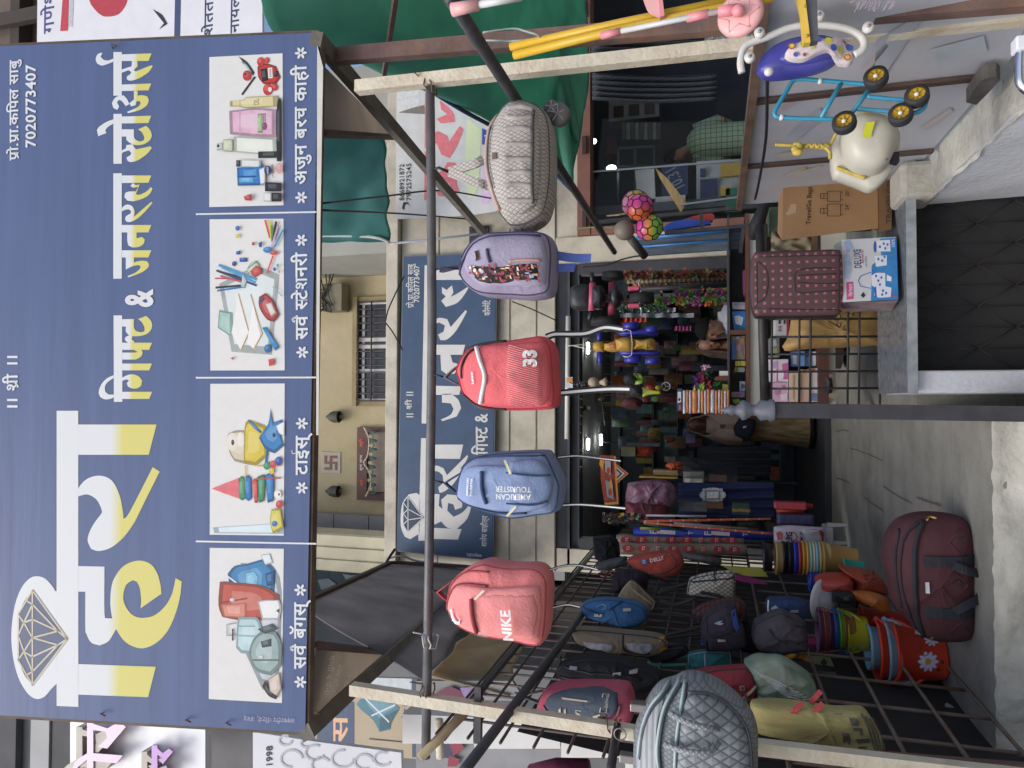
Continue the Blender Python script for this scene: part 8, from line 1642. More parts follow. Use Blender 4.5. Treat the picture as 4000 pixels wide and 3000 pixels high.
garl('flower_garland','dark green leaf string high beside the toy tricycle',340,700,1000,['2f4a35','3a5a48'],7.6,60,.04)
rod('ribbed_pole',pattern('ribbed_pole','stripe','6b5f45','2a251f',(20,22),.6,.4,width=.2),[W2(745,168,7.2),W2(1435,155,7.2)],.022,'ribbed brown and black pole among the garlands','pole')
rod('black_pole',BLK,[W2(840,212,7.15),W2(1415,185,7.15)],.028,'thick black pole hanging among the garlands','pole')
rod('silver_pole',m('pole_silver','b9bbbd',.3,.2,metal=.5),[W2(1410,185,6.9),W2(1490,180,6.9)],.03,'short silver tube over the check suitcase','tube')
g=Pill('hair_band','mauve pink plastic ring standing on the counter behind the check suitcase','ring',6.3,z2((1492,95),(1515,80),(1522,120),(1520,200),(1515,260),(1498,265),(1492,200)),.05,.0,p=3,wr=.002);g.body(m('mauve_plastic','a0447d',.35))
for k,(x0,x1,y,c) in enumerate(((860,1060,350,'7d8085'),(700,1180,385,'5a6068'),(720,870,415,'a03a30'),(1050,1160,470,'8f3a6a'),(760,950,330,'3f5a48'))):
    solo('hanging_strip',m('strip_'+c,c,.5,.6,40),('silvery','long grey','red and yellow','magenta','dark green')[k]+' strip of packets hanging at the right of the shop','strip',lambda b:b.grid(lambda u,v:W2(x0+(x1-x0)*u,y-14+28*v,7.6)+Vector((0,.02*math.sin(u*30),0)),30,3))
# tricycle
TK=m('trike_black','26272c',.45,.2,8);TP=m('trike_pink','b9506c',.4,.08);TR=m('trike_rubber','1f2022',.8,.2,20)
t=thing('tricycle',W2(650,270,6.6),'black and pink toddler tricycle hung nose down beneath the shutter','tricycle');DT=6.6
def pil(name,pts,D,mat,d=DT,p=3):
    g=Pill('x','x','x',d,z2(*pts),D,.02,p=p,wr=.002);o=g.body(mat,name);o.parent=t;o.location=WLOC[g.t]-WLOC[t];bpy.data.objects.remove(g.t);return o
pil('seat_back',((372,270),(385,205),(430,185),(500,190),(525,220),(525,320),(500,350),(430,355),(385,335)),.14,TK)
pil('seat',((520,200),(580,195),(605,240),(605,310),(580,345),(520,345)),.3,TK);pil('fender',((660,205),(690,190),(712,250),(700,320),(670,335),(640,300),(640,240)),.2,TK)
pil('frame',((585,255),(720,250),(725,290),(585,300)),.12,TK)
part('handlebar',TP,t,lambda b:b.tube([W2(522,175,DT-.1),W2(515,355,DT-.1)],.03,10));part('grip',TK,t,lambda b:b.tube([W2(500,415,DT-.1),W2(514,356,DT-.1)],.02,8));part('grip',TK,t,lambda b:b.tube([W2(522,174,DT-.1),W2(515,108,DT-.1)],.02,8))
part('axle',TP,t,lambda b:b.tube([W2(650,170,DT+.05),W2(645,385,DT+.05)],.035,10))
for (x0,x1,y) in ((582,722,128),(510,705,425)):
    part('rear_wheel',TR,t,lambda b:b.tube([W2(x0+(x1-x0)*.5,y-22,DT+.05),W2(x0+(x1-x0)*.5,y+22,DT+.05)],(x1-x0)*.5*K*mpp(W2(650,270,DT)),22))
part('front_wheel',TR,t,lambda b:b.tube([W2(840,245,DT),W2(842,305,DT)],80*K*mpp(W2(650,270,DT)),22))
part('hub',TP,t,lambda b:b.tube([W2(840,240,DT),W2(842,310,DT)],20*K*mpp(W2(650,270,DT)),14))
for y0,y1 in ((205,222),(316,335)):part('pedal',TP,t,lambda b:b.box(W2(750,y1,DT-.1),W2(832,y0,DT),.008))
part('crank',m('crank_steel','b9bcc0',.3,metal=.7),t,lambda b:b.tube(crom([W2(830,150,DT-.05),W2(822,185,DT-.05),W2(836,215,DT-.05),W2(826,310,DT-.05),W2(838,350,DT-.05),W2(835,385,DT-.05)],4),.008,6))
# horse ride-on
YH,BH=m('horse_yellow','b08a3c',.45,.1,5),m('horse_blue','2a2f96',.4,.12,5);DH=6.2
t=thing('ride_on_toy',W2(740,580,DH),'yellow plastic ride on horse with blue wheels, hung head up by a cord','ride-on toy')
for nm,pts,D in (('head',((524,590),(535,562),(570,552),(598,565),(605,590),(598,622),(560,622),(532,612)),.12),('neck',((595,568),(640,560),(690,545),(700,590),(690,622),(640,622),(595,612)),.14),('chest',((672,545),(730,528),(775,535),(800,560),(800,600),(775,620),(720,622),(680,615)),.26),('rump',((785,540),(850,545),(900,535),(928,545),(930,605),(890,610),(840,602),(785,610)),.2)):pil(nm,pts,D,YH,DH)
for nm,pts in (('side_rail',((690,490),(780,480),(900,478),(945,490),(945,525),(860,520),(780,525),(690,515))),('side_rail',((692,620),(780,615),(900,612),(962,620),(958,645),(860,650),(780,655),(700,640)))):pil(nm,pts,.1,BH,DH+.05)
for (x,y,r0) in ((768,453,50),(902,477,42),(780,671,52),(908,680,46)):
    part('wheel',BH,t,lambda b:b.tube([W2(x,y-20,DH),W2(x+1,y-14,DH),W2(x+1,y+14,DH),W2(x+1,y+20,DH)],[r0*K*.85*mpp(W2(740,580,DH)),r0*K*mpp(W2(740,580,DH)),r0*K*mpp(W2(740,580,DH)),r0*K*.85*mpp(W2(740,580,DH))],20))
part('handlebar',BH,t,lambda b:(b.tube([W2(565,495,DH),W2(568,552,DH)],.022,10),b.tube([W2(569,622,DH),W2(571,704,DH)],.022,10)))
part('sticker',m('sticker_red','a85a5a',.5,.5,40),t,lambda b:b.poly([W2(*p,DH-.09) for p in ell(648,580,16,18,12)],(0,.003,0)))
part('band',m('band_green','7d8a45',.6),t,lambda b:b.tube([W2(872,541,DH-.1),W2(874,575,DH-.115),W2(872,606,DH-.1)],.008,6))
part('cord',m('cord_pale','b9b4a5',.7),t,lambda b:(b.tube([W2(560,562,DH),W2(395,580,DH),W2(355,582,DH)],.005,5),b.tube([W2(565,622,DH),W2(395,580,DH)],.005,5),b.tube(crom([W2(715,485,DH-.14),W2(770,485,DH-.15),W2(776,642,DH-.15),W2(720,650,DH-.14)],2),.005,5)))
# caps
for (pts,brim,c1,c2,lb,d) in ((((722,800),(740,770),(790,760),(815,780),(815,820),(780,830),(735,828)),((790,762),(830,762),(858,790),(850,828),(800,835),(820,800)),'24282a','8fae4a','black baseball cap with a lime green brim hanging in the shop',7.6),(((762,875),(770,840),(820,838),(860,860),(862,905),(830,915),(775,912)),((845,850),(875,862),(930,872),(968,878),(968,896),(900,898),(850,915)),'26282c','a8b53a','dark patterned cap with a yellow green strap hanging in the shop',7.3)):
    g=Pill('baseball_cap',lb,'cap',d,z2(*pts),.2,.03,p=2.5,wr=.01);g.body(m('cap_'+c1,c1,.8,.5,30));g.patch('brim',z2(*brim),.03,m('brim_'+c2,c2,.6),off=.06)
g=Pill('wine_cap','wine red knitted cap below the two baseball caps','cap',7.7,z2((710,950),(740,920),(800,915),(845,935),(840,980),(780,990),(725,980)),.2,.03,p=2.5,wr=.02);g.body(m('cap_wine','4a2028',.9,.3,20))
for (x,y,c,s_,lb) in ((895,860,'a03028',26,'red toy vehicle hanging under the caps'),(950,855,'a8903a',18,'amber plastic toy hanging under the caps'),(930,925,'6f8f3a',20,'lime toy with a red base hanging under the caps'),(870,930,'8f2f38',18,'crimson toy packet below the yellow green strap')):
    g=Pill('small_toy',lb,'toy',7.9,[q(2,1,x+s_*1.4*math.cos(a),y+s_*math.sin(a)) for a in [2*math.pi*k/8 for k in range(8)]],.1,.01,p=3,wr=.01);g.body(m('toy_'+c,c,.5,.3,20))
t=thing('toy_steering_ring',W2(998,845,7.9),'small silver spoked toy steering wheel hanging in the dark','toy wheel');c=W2(998,845,7.9)
part('rim',m('wheel_silver','b5b8ba',.3,metal=.4),t,lambda b:(b.tube([c+Vector((.045*math.cos(a),0,.045*math.sin(a))) for a in [2*math.pi*k/16 for k in range(16)]],.006,6,True),[b.tube([c,c+Vector((.042*math.cos(a),0,.042*math.sin(a)))],.004,5) for a in (.5,2.6,4.7)]))
# wind chime, tags and the ceiling fan
t=thing('shell_chime',W2(530,818,7.2),'shell and wooden ball wind chime hanging from the tube lamp','wind chime')
part('ball',m('wood_ball','9c8a76',.6),t,lambda b:b.ball(W2(528,818,7.2),.055,14,(1,1,1.05)));part('shell',m('shell_pale','b3a18c',.6,.2,12),t,lambda b:b.lathe([(.002,.06),(.02,.03),(.03,.0),(.055,-.03),(.02,-.05)],10,W2(588,818,7.2)))
part('string',WIRE,t,lambda b:(b.tube(crom([W2(375,820,7.4),W2(430,835,7.25),W2(470,815,7.2),W2(585,818,7.2)],4),.006,5),[b.ball(W2(430+14*k,830-8*math.sin(k*2),7.22),.03,8,(1,.6,.8)) for k in range(4)]))
t=thing('price_card',W2(370,820,7.5),'small white and orange printed card under the tube lamp','card');part('card',m('card_white','c5c9cc',.5),t,lambda b:b.box(W2(345,855,7.5),W2(395,785,7.51)));part('print',m('card_orange','d98a3a',.5),t,lambda b:b.box(W2(355,818,7.49),W2(390,792,7.495)))
t=thing('ceiling_fan',W2(575,880,9.6),'dim ceiling fan with pale blades at rest inside the shop','fan');FB=m('fan_blade','8a8574',.5)
c=W2(575,880,9.6);part('motor',FB,t,lambda b:b.lathe([(.001,.09),(.1,.07),(.12,0),(.09,-.05),(.001,-.06)],18,c))
for k in range(3):
    a=.35+k*2*math.pi/3;part('blade',FB,t,lambda b:b.poly([c+Vector((math.cos(a)*r_+math.sin(a)*w_,math.sin(a)*r_-math.cos(a)*w_,-.01)) for r_,w_ in ((.12,.04),(.55,.07),(.55,-.07),(.12,-.04))],(0,0,.008)))
rod('fan_rod',m('fan_blade','8a8574',.5),[c+Vector((0,0,.09)),c+Vector((0,0,.5))],.012,'thin rod carrying the ceiling fan','rod')
def hooks(b):
    for k in range(9):
        p_=W2(452,925+52*k,8.0);b.tube([p_+Vector((0,0,.03)),p_+Vector((0,-.02,-.02)),p_+Vector((0,-.035,0))],.005,5)
rod('hook_rail',m('hook_brass','7d7355',.4),[W2(440,900,8.0),W2(440,1400,8.0)],.008,'thin brass hook rail inside the opening','rail');
for k in range(9):
    b=MB();p_=W2(446,925+55*k,7.99);b.tube([p_+Vector((0,0,.03)),p_+Vector((0,-.02,-.03)),p_+Vector((0,-.04,-.01))],.006,5);tag(b.build('brass_hook',m('hook_brass','7d7355',.4),None),'small brass hook in the row inside the opening','hook','row of brass hooks')
t=thing('paper_tag',W2(495,985,8.2),'little white paper tag with dried leaves hanging from the ceiling','tag');part('tag',m('card_white','c5c9cc',.5),t,lambda b:b.box(W2(485,995,8.2),W2(508,975,8.205)));part('leaves',m('dry_leaf','3a4a2f',.8),t,lambda b:[b.ball(W2(455+8*k,985+9*math.sin(k*2.2),8.2),.03,6,(1,.4,.5)) for k in range(4)])
# balls on the right
z=Z(2,0)
def football(label,cx,cy,r_,d,c1,c2,c3,tilt):
    c=P(*q(2,0,cx,cy),d);R_=r_*K*mpp(c);t=thing('play_ball',c,label,'ball')
    name='ball_'+c1
    mt=bpy.data.materials.new(name);mt.use_nodes=True;n=mt.node_tree;bs=n.nodes['Principled BSDF'];bs.inputs['Roughness'].default_value=.3;L=n.links.new
    tc=n.nodes.new('ShaderNodeTexCoord');sx=n.nodes.new('ShaderNodeSeparateXYZ');L(tc.outputs['Object'],sx.inputs[0])
    mp=n.nodes.new('ShaderNodeMapRange');mp.inputs[1].default_value=-R_;mp.inputs[2].default_value=R_;L(sx.outputs[2 if tilt else 0],mp.inputs[0])
    rp=n.nodes.new('ShaderNodeValToRGB');rp.color_ramp.elements[0].color=(*hexc(c1),1);rp.color_ramp.elements[1].color=(*hexc(c2),1);rp.color_ramp.elements[0].position=.25;rp.color_ramp.elements[1].position=.5;e=rp.color_ramp.elements.new(.75);e.color=(*hexc(c3),1)
    L(mp.outputs[0],rp.inputs[0]);L(rp.outputs[0],bs.inputs['Base Color'])
    part('skin',mt,t,lambda b:b.ball(c,R_,32),orig=c)
    # panel seams: truncated icosahedron edges
    ph=(1+5**.5)/2;V=[]
    for a,b_,e_ in ((0,1,3*ph),(1,2+ph,2*ph),(ph,2,2*ph+1)):
        for s1 in (1,-1):
            for s2 in (1,-1):
                for s3 in (1,-1):
                    v=(a*s1,b_*s2,e_*s3)
                    for sh in range(3):V.append(Vector((v[sh % 3],v[(sh+1) % 3],v[(sh+2) % 3])))
    U_=[]
    for v in V:
        if all((v-u).length>1e-6 for u in U_):U_.append(v)
    rot=Matrix.Rotation(tilt*.7+.3,3,'Y') @ Matrix.Rotation(.25,3,'X')
    b=MB()
    for i in range(len(U_)):
        for j in range(i):
            if abs((U_[i]-U_[j]).length-2)<.01:
                A,B_=rot @ U_[i].normalized(),rot @ U_[j].normalized()
                if (A+B_).y>.5:continue
                b.tube([c+(A*(1-k/4)+B_*k/4).normalized()*R_*1.0 for k in range(5)],R_*.045,5)
    o=b.build('seam',m('ball_black','1f1d22',.5),t)
    return t
football('yellow and pink football half hidden behind the bright pink one',800,1320,88,5.5,'b9a83a','c9b044','b0708a',1)
football('bright pink and orange football, uppermost in front',828,1345,86,5.3,'d9663a','d2408c','d8459c',0)
football('pink, orange and lime football hanging lowest',890,1475,86,5.35,'7fc04a','d98a3a','c9408c',1)
c=P(*q(2,0,728,1492),5.4);t=thing('grey_ball',c,'plain greyish brown rubber ball tied beside the footballs','ball');part('skin',m('ball_grey','7d7468',.5,.08,5),t,lambda b:b.ball(c,66*K*mpp(c),24));part('string',m('string_green','6b7a4a',.7),t,lambda b:b.tube(crom([P(*q(2,0,662,1475),5.4),P(*q(2,0,560,1470),5.6),P(*q(2,0,420,1480),6.5)],3),.006,5))
rod('rubber_band',m('band_tan','b59a6a',.6),crom([P(*q(2,0,735,1385),5.3),P(*q(2,0,612,1400),5.4),P(*q(2,0,700,1392),5.3)],4),.006,'tan rubber loop from which the footballs hang','loop',n=5)
# bats, blue panels and rack at the right jamb
solo('toy_bat',m('bat_red','a03028',.4),'red plastic bat leaning in the rack by the right shop','bat',lambda b:b.poly([P(*q(2,0,*p),6.5) for p in softpoly([(1090,1430),(1180,1400),(1290,1378),(1312,1395),(1300,1430),(1200,1440)],3)],(0,.06,0)))
solo('toy_bat',m('bat_blue','2448a8',.4),'blue plastic bat leaning in the rack by the right shop','bat',lambda b:b.poly([P(*q(2,0,*p),6.45) for p in softpoly([(975,1480),(1030,1440),(1150,1422),(1285,1435),(1290,1450),(1150,1470),(1020,1490)],3)],(0,.06,0)))
def bluep(lb,pts,d):
    t=thing('game_board',P(*q(2,0,*pts[0]),d),lb,'board');part('panel',m('board_slate','4a5560',.5,.4,8,stretch=(3,1,.6)),t,lambda b:b.poly([P(*q(2,0,*p),d) for p in pts],(0,.05,0)))
    a,c=pts[0],pts[1];part('edge',m('board_blue','3a78b5',.4),t,lambda b:b.tube([P(*q(2,0,*a),d-.01),P(*q(2,0,*c),d-.01)],.018,6));mid0=((pts[0][0]+pts[3][0])/2,(pts[0][1]+pts[3][1])/2);mid1=((pts[1][0]+pts[2][0])/2,(pts[1][1]+pts[2][1])/2)
    part('stripe',m('board_blue','3a78b5',.4),t,lambda b:b.tube([P(*q(2,0,*mid0),d-.01),P(*q(2,0,*mid1),d-.01)],.01,6))
bluep('blue edged packed game board, nearer the doorway',((805,1545),(1500,1485),(1480,1610),(840,1655)),6.3)
solo('goods_rack',BLK,'black steel rack holding boards and bats by the cream pillar','rack',lambda b:[b.beam(P(*q(2,0,*a),6.2),P(*q(2,0,*c),6.2),.035,.03) for a,c in (((560,1440),(950,1400)),((950,1400),(1655,1330)),((990,1510),(1580,1460)),((1630,1310),(1640,1700)),((1480,1640),(1500,1480)),((1225,1370),(1235,1500)))])
rod('black_pipe',BLK,[P(*q(2,0,770,1545),5.9),P(*q(2,0,860,1659),6.1)],.035,'short black pipe stub under the footballs','pipe')
solo('rubber_tube',m('tube_black','222226',.7,.2),'thick black rubber tube bulging from the rack over the carton','tube',lambda b:b.tube(crom([P(*q(2,0,1640,1320),5.8),P(*q(2,0,1590,1450),5.8),P(*q(2,0,1560,1540),5.9)],4),[.03+.025*math.sin(k/8*math.pi) for k in range(9)],10))
solo('cream_sack',m('sack_cream','8a7f68',.9,.2,5,.6,14),'pale sack between the carton and the check suitcase','sack',lambda b:b.grid(lambda u,v:P(*q(3,0,20+260*u,1500+160*v),5.25)+Vector((0,.07*noise.noise((u*4,v*4,2)),0)),18,14))
solo('shelf_crates',[m('crate_green','4a5a45',.7,.3,9),m('crate_brown','6d5138',.7,.3,9)],'dim crates behind the travel bag carton','crates',lambda b:(b.box(P(*q(3,0,10,1500),5.9),P(*q(3,0,80,1380),6.1)),b.mi(1).box(P(*q(3,0,100,1640),5.9),P(*q(3,0,300,1560),6.1))))
# loose stock on strings under the ceiling
r_=random.Random(21);hp=[]
for k in range(70):
    col=r_.choice(PALS);sx,sz=r_.choice((.09,.13,.18)),r_.choice((.12,.18,.26));p_=W2(r_.uniform(640,1130),r_.uniform(410,1230),r_.uniform(9.3,11.6))
    if p_.z-sz<1.7:continue
    b=MB();b.grid(lambda u,v:(sx*(u-.5),.03*math.sin(math.pi*u)*math.sin(math.pi*v)*-1+.012*noise.noise((u*4,v*4,k)),-sz*v),6,6);b.tube([(0,0,0),(0,0,.22)],.004,4)
    o=b.build('hanging_packet',m('stock_'+col,col,.5,.35,16),None,orig=(0,0,0));o.location=p_;o.rotation_euler.z=r_.uniform(-.5,.5);tag(o,'dim packet hanging on a string under the shop ceiling','packet','packets hanging under the shop ceiling')
# ================================================================== people
SKIN=m('skin_brown','7d5646',.55,.06,8);SKIN2=m('skin_tan','8f6a58',.55,.06,8);HAIR=m('hair_black','0e0e10',.85,.2,30,0,60,spec=.15)
def head(b,c,r_,fwd,up=Vector((0,0,1))):
    """c centre, r_ half height; fwd = where the face looks"""
    fwd=fwd.normalized();sd=fwd.cross(up).normalized();up=sd.cross(fwd)
    def at(f,s_,u):return c+fwd*f*r_+sd*s_*r_+up*u*r_
    def bl(f,s_,u,rf,rs,ru,n=12):
        for_=[]
        pr=[(math.sin(math.pi*i/8),-math.cos(math.pi*i/8)) for i in range(9)];vs=[]
        for a,h in pr:
            for k in range(n):t=2*math.pi*k/n;vs.append(at(f+max(a,1e-3)*math.cos(t)*rf,s_+max(a,1e-3)*math.sin(t)*rs,u+h*ru))
        b.add(vs,[(i*n+k,i*n+(k+1) % n,(i+1)*n+(k+1) % n,(i+1)*n+k) for i in range(8) for k in range(n)],True)
    bl(0,0,.15,.82,.68,.85);bl(.18,0,-.35,.58,.52,.62);bl(.82,0,-.12,.14,.13,.26);bl(.92,0,-.22,.1,.12,.1)     # skull, jaw, nose
    bl(.70,0,-.52,.1,.26,.06);bl(.69,0,-.60,.1,.22,.06);bl(.66,0,-.82,.14,.2,.14)                              # lips, chin
    bl(.70,.26,.18,.08,.22,.07);bl(.70,-.26,.18,.08,.22,.07)                                                      # brows
    bl(-.02,.68,-.05,.16,.08,.24);bl(-.02,-.68,-.05,.16,.08,.24)                                                  # ears
    return at
def hand(b,w_,d1,sp,s=1.0,curl=.5):
    """w_ wrist, d1 towards the fingers, sp across the palm"""
    d1=d1.normalized();sp=(sp-d1*sp.dot(d1)).normalized();n_=d1.cross(sp)
    b.tube([w_,w_+d1*.05*s,w_+d1*.09*s],[.024*s,.034*s,.03*s],8)
    for k,L in enumerate((.07,.08,.075,.06)):
        p0=w_+d1*.085*s+sp*(.027-.018*k)*s;p1=p0+d1*L*.5*s+n_*L*.2*curl*s;p2=p1+d1*L*.35*s+n_*L*.45*curl*s;b.tube([p0,p1,p2],[.0095*s,.009*s,.007*s],6)
    p0=w_+d1*.03*s+sp*.028*s;b.tube([p0,p0+(d1*.6+sp*.8)*.035*s,p0+(d1*1.2+sp*.7)*.06*s+n_*.01],[.012*s,.011*s,.008*s],6)
def body_build(b,mat,t,vox=.012):
    o=b.build('body',mat,t);md=o.modifiers.new('fuse','REMESH');md.mode='VOXEL';md.voxel_size=vox;md.use_smooth_shade=True
    s_=o.modifiers.new('smooth','SMOOTH');s_.factor=.5;s_.iterations=3
    return o
def eyes(at,r_,t,mat=None):
    for s_ in (.27,-.27):part('eye',mat or m('eye_dark','1a1614',.3),t,lambda b:b.ball(at(.66,s_,.04),r_*.09,8,(1.3,1.3,.7)))
# woman in a pale headscarf at the counter's end
zp=lambda x,y,d=10.0:P(2600+x*.3014,1400+y*.3014,d)
H=zp(400,862);foot=Vector((H.x-.02,10.05,.672))
t=thing('person',foot,'woman in a beige headscarf and brown robe holding a dark bag inside the shop','person')
hc=H+Vector((0,.02,-.01));b=MB();fw=Vector((.12,-1,-.12))
at=head(b,hc,.115,fw)
sh=hc.z-.30;hip=hc.z-.78
b.tube([hc+Vector((0,.02,-.06)),Vector((hc.x,10.06,sh+.05))],[.055,.06],10)
b.tube([Vector((hc.x,10.05,sh+.06)),Vector((hc.x-.01,10.06,sh-.1)),Vector((hc.x-.02,10.06,sh-.28)),Vector((hc.x-.02,10.05,hip))],[.1,.17,.15,.18],14)
for s_ in (-1,1):
    b.tube([Vector((hc.x+.15*s_,10.05,sh)),Vector((hc.x+.2*s_,10.02,sh-.26)),Vector((hc.x+.10*s_,9.84,sh-.33))],[.055,.045,.032],10)
    b.tube([Vector((hc.x+.09*s_,10.05,hip)),Vector((hc.x+.09*s_,10.04,hip-.4)),Vector((hc.x+.08*s_,10.06,.72))],[.09,.06,.04],10)
    b.tube([Vector((hc.x+.08*s_,10.08,.70)),Vector((hc.x+.09*s_,9.95,.69))],[.04,.03],8)
    hand(b,Vector((hc.x+.10*s_,9.84,sh-.33)),Vector((-.5*s_,-.25,-.15)),Vector((0,-.2,1)))
body_build(b,SKIN,t);eyes(at,.115,t)
BEI=m('scarf_beige','b9a392',.85,.1,6,.4,20);
def veil(b):
    n=40
    def f(u,v):
        a=(u-.5)*2*math.pi*(.66+.3*min(1,max(0,(v-.33)/.25)))+math.pi/2          # opening faces the viewer
        k=v
        zz_=hc.z+.135-(.0+.72*k);r0=.115*math.sqrt(max(0.02,1-max(0,(.16-.72*k)/.16)**2)) if k<.22 else .115+(.24-.115)*min(1,((k-.22)/.5))**.8
        x=hc.x+r0*1.02*math.cos(a)*(1+.03*math.sin(9*a+k*4))-.02*k;y=hc.y+.03+r0*1.1*math.sin(a)*(1+.03*math.sin(7*a))
        return Vector((x,y,zz_))
    b.grid(f,n,30)
    def f2(u,v): # front drape below the chin
        a=math.pi*(1.0+u);r0=.1+.15*v;return Vector((hc.x+r0*math.cos(a),hc.y+.02+r0*.9*math.sin(a)-.01*math.sin(u*20)*v,hc.z-.12-.42*v))
    b.grid(f2,24,16)
part('headscarf',BEI,t,veil,solid=.008)
ROB=m('robe_brown','857050',.85,.45,7,.4,20,stretch=(3,3,.5))
part('robe',ROB,t,lambda b:b.lathe([(.17,sh-.02-.72),(.19,sh-.45-.72+.4),(.20,hip-.72),(.23,hip-.72-.2)] if 0 else [(.10,hc.z-.22),(.19,sh-.02),(.2,sh-.3),(.2,hip),(.24,hip-.4),(.28,.74)],36,(hc.x-.01,10.06,0)))
part('hem',m('robe_black','17181c',.8),t,lambda b:b.lathe([(.281,.74),(.285,.69),(.27,.685)],30,(hc.x-.01,10.06,0)))
part('shoe',m('robe_black','17181c',.8),t,lambda b:[b.ball(Vector((hc.x+.09*s_,9.86,.70)),.05,10,(.8,1.8,.7)) for s_ in (-1,1)])
bagc=zp(1050,900,9.72);g=Pill('shoulder_bag','dark blue black handbag held by the woman in the headscarf','handbag',9.72,[(2600+x*.3014,1400+y*.3014) for x,y in ((935,800),(960,775),(1150,785),(1172,830),(1140,960),(1060,1070),(900,1000),(880,900))],.14,.02,p=3,wr=.01);g.body(fab('bag_inkblue','232a35'));g.decal('clasp',[[(2600+x*.3014,1400+y*.3014) for x,y in ((1000,880),(1040,870),(1040,890),(1000,900))]],STEEL,.01)
# shopkeeper behind the counter: profile, looking down to the left
zk=lambda x,y,d=7.2:P(2700+x*.3015,900+y*.3015,d)
hk=zk(235,1268);t=thing('person',(hk.x,7.25,.6),'dark haired man in a pale grey shirt looking down behind the counter','person')
b=MB();fk=Vector((-1,-.25,-.42));at=head(b,hk,.122,fk)
ns=zk(420,1270,7.25)
b.tube([hk+Vector((.02,.02,-.07)),Vector((ns.x+.04,7.26,ns.z+.02))],[.062,.068],10)
sz=ns.z-.06;cx=ns.x+.07
b.tube([Vector((cx,7.27,sz+.06)),Vector((cx+.03,7.28,sz-.12)),Vector((cx+.05,7.28,sz-.4)),Vector((cx+.05,7.28,sz-.6))],[.09,.17,.16,.16],14)
for dy,hx in ((-.17,-.42),(.19,-.36)):
    b.tube([Vector((cx,7.27+dy,sz)),Vector((cx-.06,7.25+dy*1.2,sz-.27)),Vector((cx+hx+.1,7.15+dy*.6,sz-.33))],[.058,.046,.03],10);hand(b,Vector((cx+hx+.1,7.15+dy*.6,sz-.33)),Vector((-1,0,-.1)),Vector((0,1,.1)))
for dy in (-.09,.09):b.tube([Vector((cx+.05,7.28+dy,sz-.58)),Vector((cx+.05,7.28+dy,.95)),Vector((cx+.06,7.3+dy,.64))],[.09,.06,.045],10);b.tube([Vector((cx+.07,7.3+dy,.63)),Vector((cx-.1,7.28+dy,.62))],[.045,.035],8)
body_build(b,SKIN2,t);eyes(at,.122,t)
def hairdo(b,at):
    def f(u,v):
        a=2*math.pi*u;fr_=math.cos(a);p_=math.pi*(.01+(.52-.22*max(0,fr_)+.16*max(0,-fr_))*v);w_=1.07+.02*math.sin(u*70+v*9)
        return at(.84*w_*math.sin(p_)*fr_,.71*w_*math.sin(p_)*math.sin(a),.15+.88*w_*math.cos(p_))
    b.grid(f,44,16)
part('hair',HAIR,t,lambda b:hairdo(b,at),solid=.012)
SHI=m('shirt_grey','8a919c',.85,.08,6,.3,30)
def shirt(b):
    b.lathe([(.07,sz+.085),(.13,sz+.06),(.20,sz-.02),(.2,sz-.15),(.195,sz-.45),(.2,sz-.62)],30,(cx+.03,7.28,0))
    for dy in (-.17,.19):b.tube([Vector((cx+.02,7.27+dy*.8,sz+.0)),Vector((cx-.05,7.26+dy*1.15,sz-.2)),Vector((cx-.08,7.22+dy*1.1,sz-.3))],[.085,.075,.07],12)
part('shirt',SHI,t,shirt);part('collar',m('collar_pale','aab0ba',.8),t,lambda b:b.lathe([(.072,sz+.05),(.082,sz+.115),(.09,sz+.06)],20,(cx+.015,7.27,0)))
part('trousers',m('trousers_dark','2c2f36',.9),t,lambda b:[b.tube([Vector((cx+.05,7.28+dy,sz-.58)),Vector((cx+.05,7.28+dy,.95)),Vector((cx+.06,7.3+dy,.68))],[.115,.09,.08],12) for dy in (-.09,.09)])
# second figure in the shade behind him
h2=P(2771,1350,7.9);t=thing('person',(h2.x,7.95,.6),'person with a brown scarf over the head, dim behind the counter','person')
b=MB();at=head(b,h2,.115,Vector((.25,-1,-.25)));b.tube([h2+Vector((0,.02,-.07)),h2+Vector((0,.03,-.2))],[.058,.062],10);b.tube([h2+Vector((0,.03,-.2)),h2+Vector((0,.03,-.32)),h2+Vector((0,.04,-.6)),h2+Vector((0,.04,-.85))],[.09,.17,.15,.17],14)
for s_ in (-1,1):
    b.tube([h2+Vector((.15*s_,.03,-.28)),h2+Vector((.2*s_,0,-.55)),h2+Vector((.1*s_,-.2,-.6))],[.055,.045,.03],10);hand(b,h2+Vector((.1*s_,-.2,-.6)),Vector((-.6*s_,-.3,0)),Vector((0,0,1)))
    b.tube([h2+Vector((.09*s_,.04,-.82)),Vector((h2.x+.09*s_,7.95,.64))],[.09,.045],10);b.tube([Vector((h2.x+.09*s_,7.97,.63)),Vector((h2.x+.1*s_,7.82,.63))],[.04,.03],8)
body_build(b,SKIN,t);eyes(at,.115,t)
part('scarf',m('scarf_brown','3f3226',.9,.5,14,.4,20),t,lambda b:b.grid(lambda u,v:Vector((h2.x+(.122*math.sin(math.pi*min(.5,.08+v))+.12*max(0,v-.4))*math.cos((u-.5)*5.3+math.pi/2),h2.y+.03+(.13*math.sin(math.pi*min(.5,.08+v))+.10*max(0,v-.4))*math.sin((u-.5)*5.3+math.pi/2),h2.z+.135-.55*v*(.4+.6*v)*1.3)),30,20),solid=.008)
part('dress',m('dress_dark','3a2f2a',.9,.4,10),t,lambda b:b.lathe([(.08,h2.z-.2),(.19,h2.z-.28),(.19,h2.z-.6),(.22,h2.z-.9),(.26,.66)],30,(h2.x,7.99,0)))
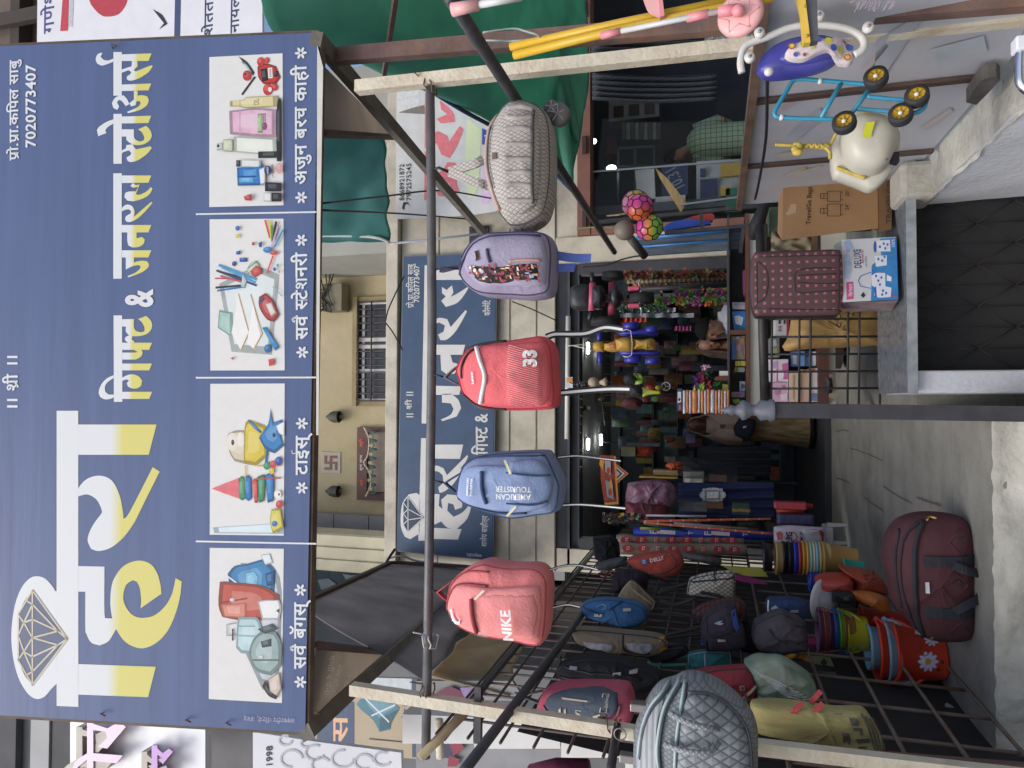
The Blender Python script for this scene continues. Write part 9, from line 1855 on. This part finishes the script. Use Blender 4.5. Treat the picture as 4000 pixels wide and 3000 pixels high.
# person in a checked shirt behind the right shop's glass
zr=lambda x,y,d=9.0:P(*q(2,0,x,y),d)
hr=zr(1055,1015);t=thing('person',(hr.x+.1,9.05,.66),'man in a pale green checked shirt seen through the right shop window','person')
b=MB();at=head(b,hr,.12,Vector((-.7,.8,-.35)));s0=zr(1170,950)
b.tube([hr+Vector((.03,0,-.06)),Vector((s0.x,9.05,s0.z+.02))],[.06,.065],10)
b.tube([Vector((s0.x,9.05,s0.z+.04)),Vector((s0.x+.05,9.05,s0.z-.14)),Vector((s0.x+.08,9.05,s0.z-.45)),Vector((s0.x+.08,9.05,s0.z-.65))],[.09,.19,.17,.17],14)
for s_ in (-1,1):
    b.tube([Vector((s0.x+.05+.19*s_,9.05,s0.z-.08)),Vector((s0.x+.05+.25*s_,9.02,s0.z-.36)),Vector((s0.x+.05+.2*s_,9.22,s0.z-.5))],[.06,.048,.03],10);hand(b,Vector((s0.x+.05+.2*s_,9.22,s0.z-.5)),Vector((-.3*s_,1,0)),Vector((1,.3,0)))
    b.tube([Vector((s0.x+.08+.09*s_,9.05,s0.z-.62)),Vector((s0.x+.08+.09*s_,9.04,.72))],[.09,.045],10);b.tube([Vector((s0.x+.08+.09*s_,9.02,.71)),Vector((s0.x+.08+.09*s_,9.18,.70))],[.04,.03],8)
body_build(b,SKIN2,t);eyes(at,.12,t)
part('hair',HAIR,t,lambda b:hairdo(b,at),solid=.012)
CHK=pattern('green_check_shirt','check','8fa890','4a5f50',(16,16),.85,.1,width=.06)
def shirt2(b):
    b.lathe([(.08,s0.z+.07),(.15,s0.z+.02),(.225,s0.z-.1),(.22,s0.z-.3),(.21,s0.z-.66)],30,(s0.x+.05,9.05,0))
    for s_ in (-1,1):b.tube([Vector((s0.x+.05+.15*s_,9.05,s0.z-.03)),Vector((s0.x+.05+.245*s_,9.03,s0.z-.3)),Vector((s0.x+.05+.22*s_,9.14,s0.z-.44))],[.1,.082,.07],12)
part('shirt',CHK,t,shirt2);part('trousers',m('trousers_dark','2c2f36',.9),t,lambda b:[b.tube([Vector((s0.x+.08+.09*s_,9.05,s0.z-.62)),Vector((s0.x+.08+.09*s_,9.04,.74))],[.12,.085],12) for s_ in (-1,1)])
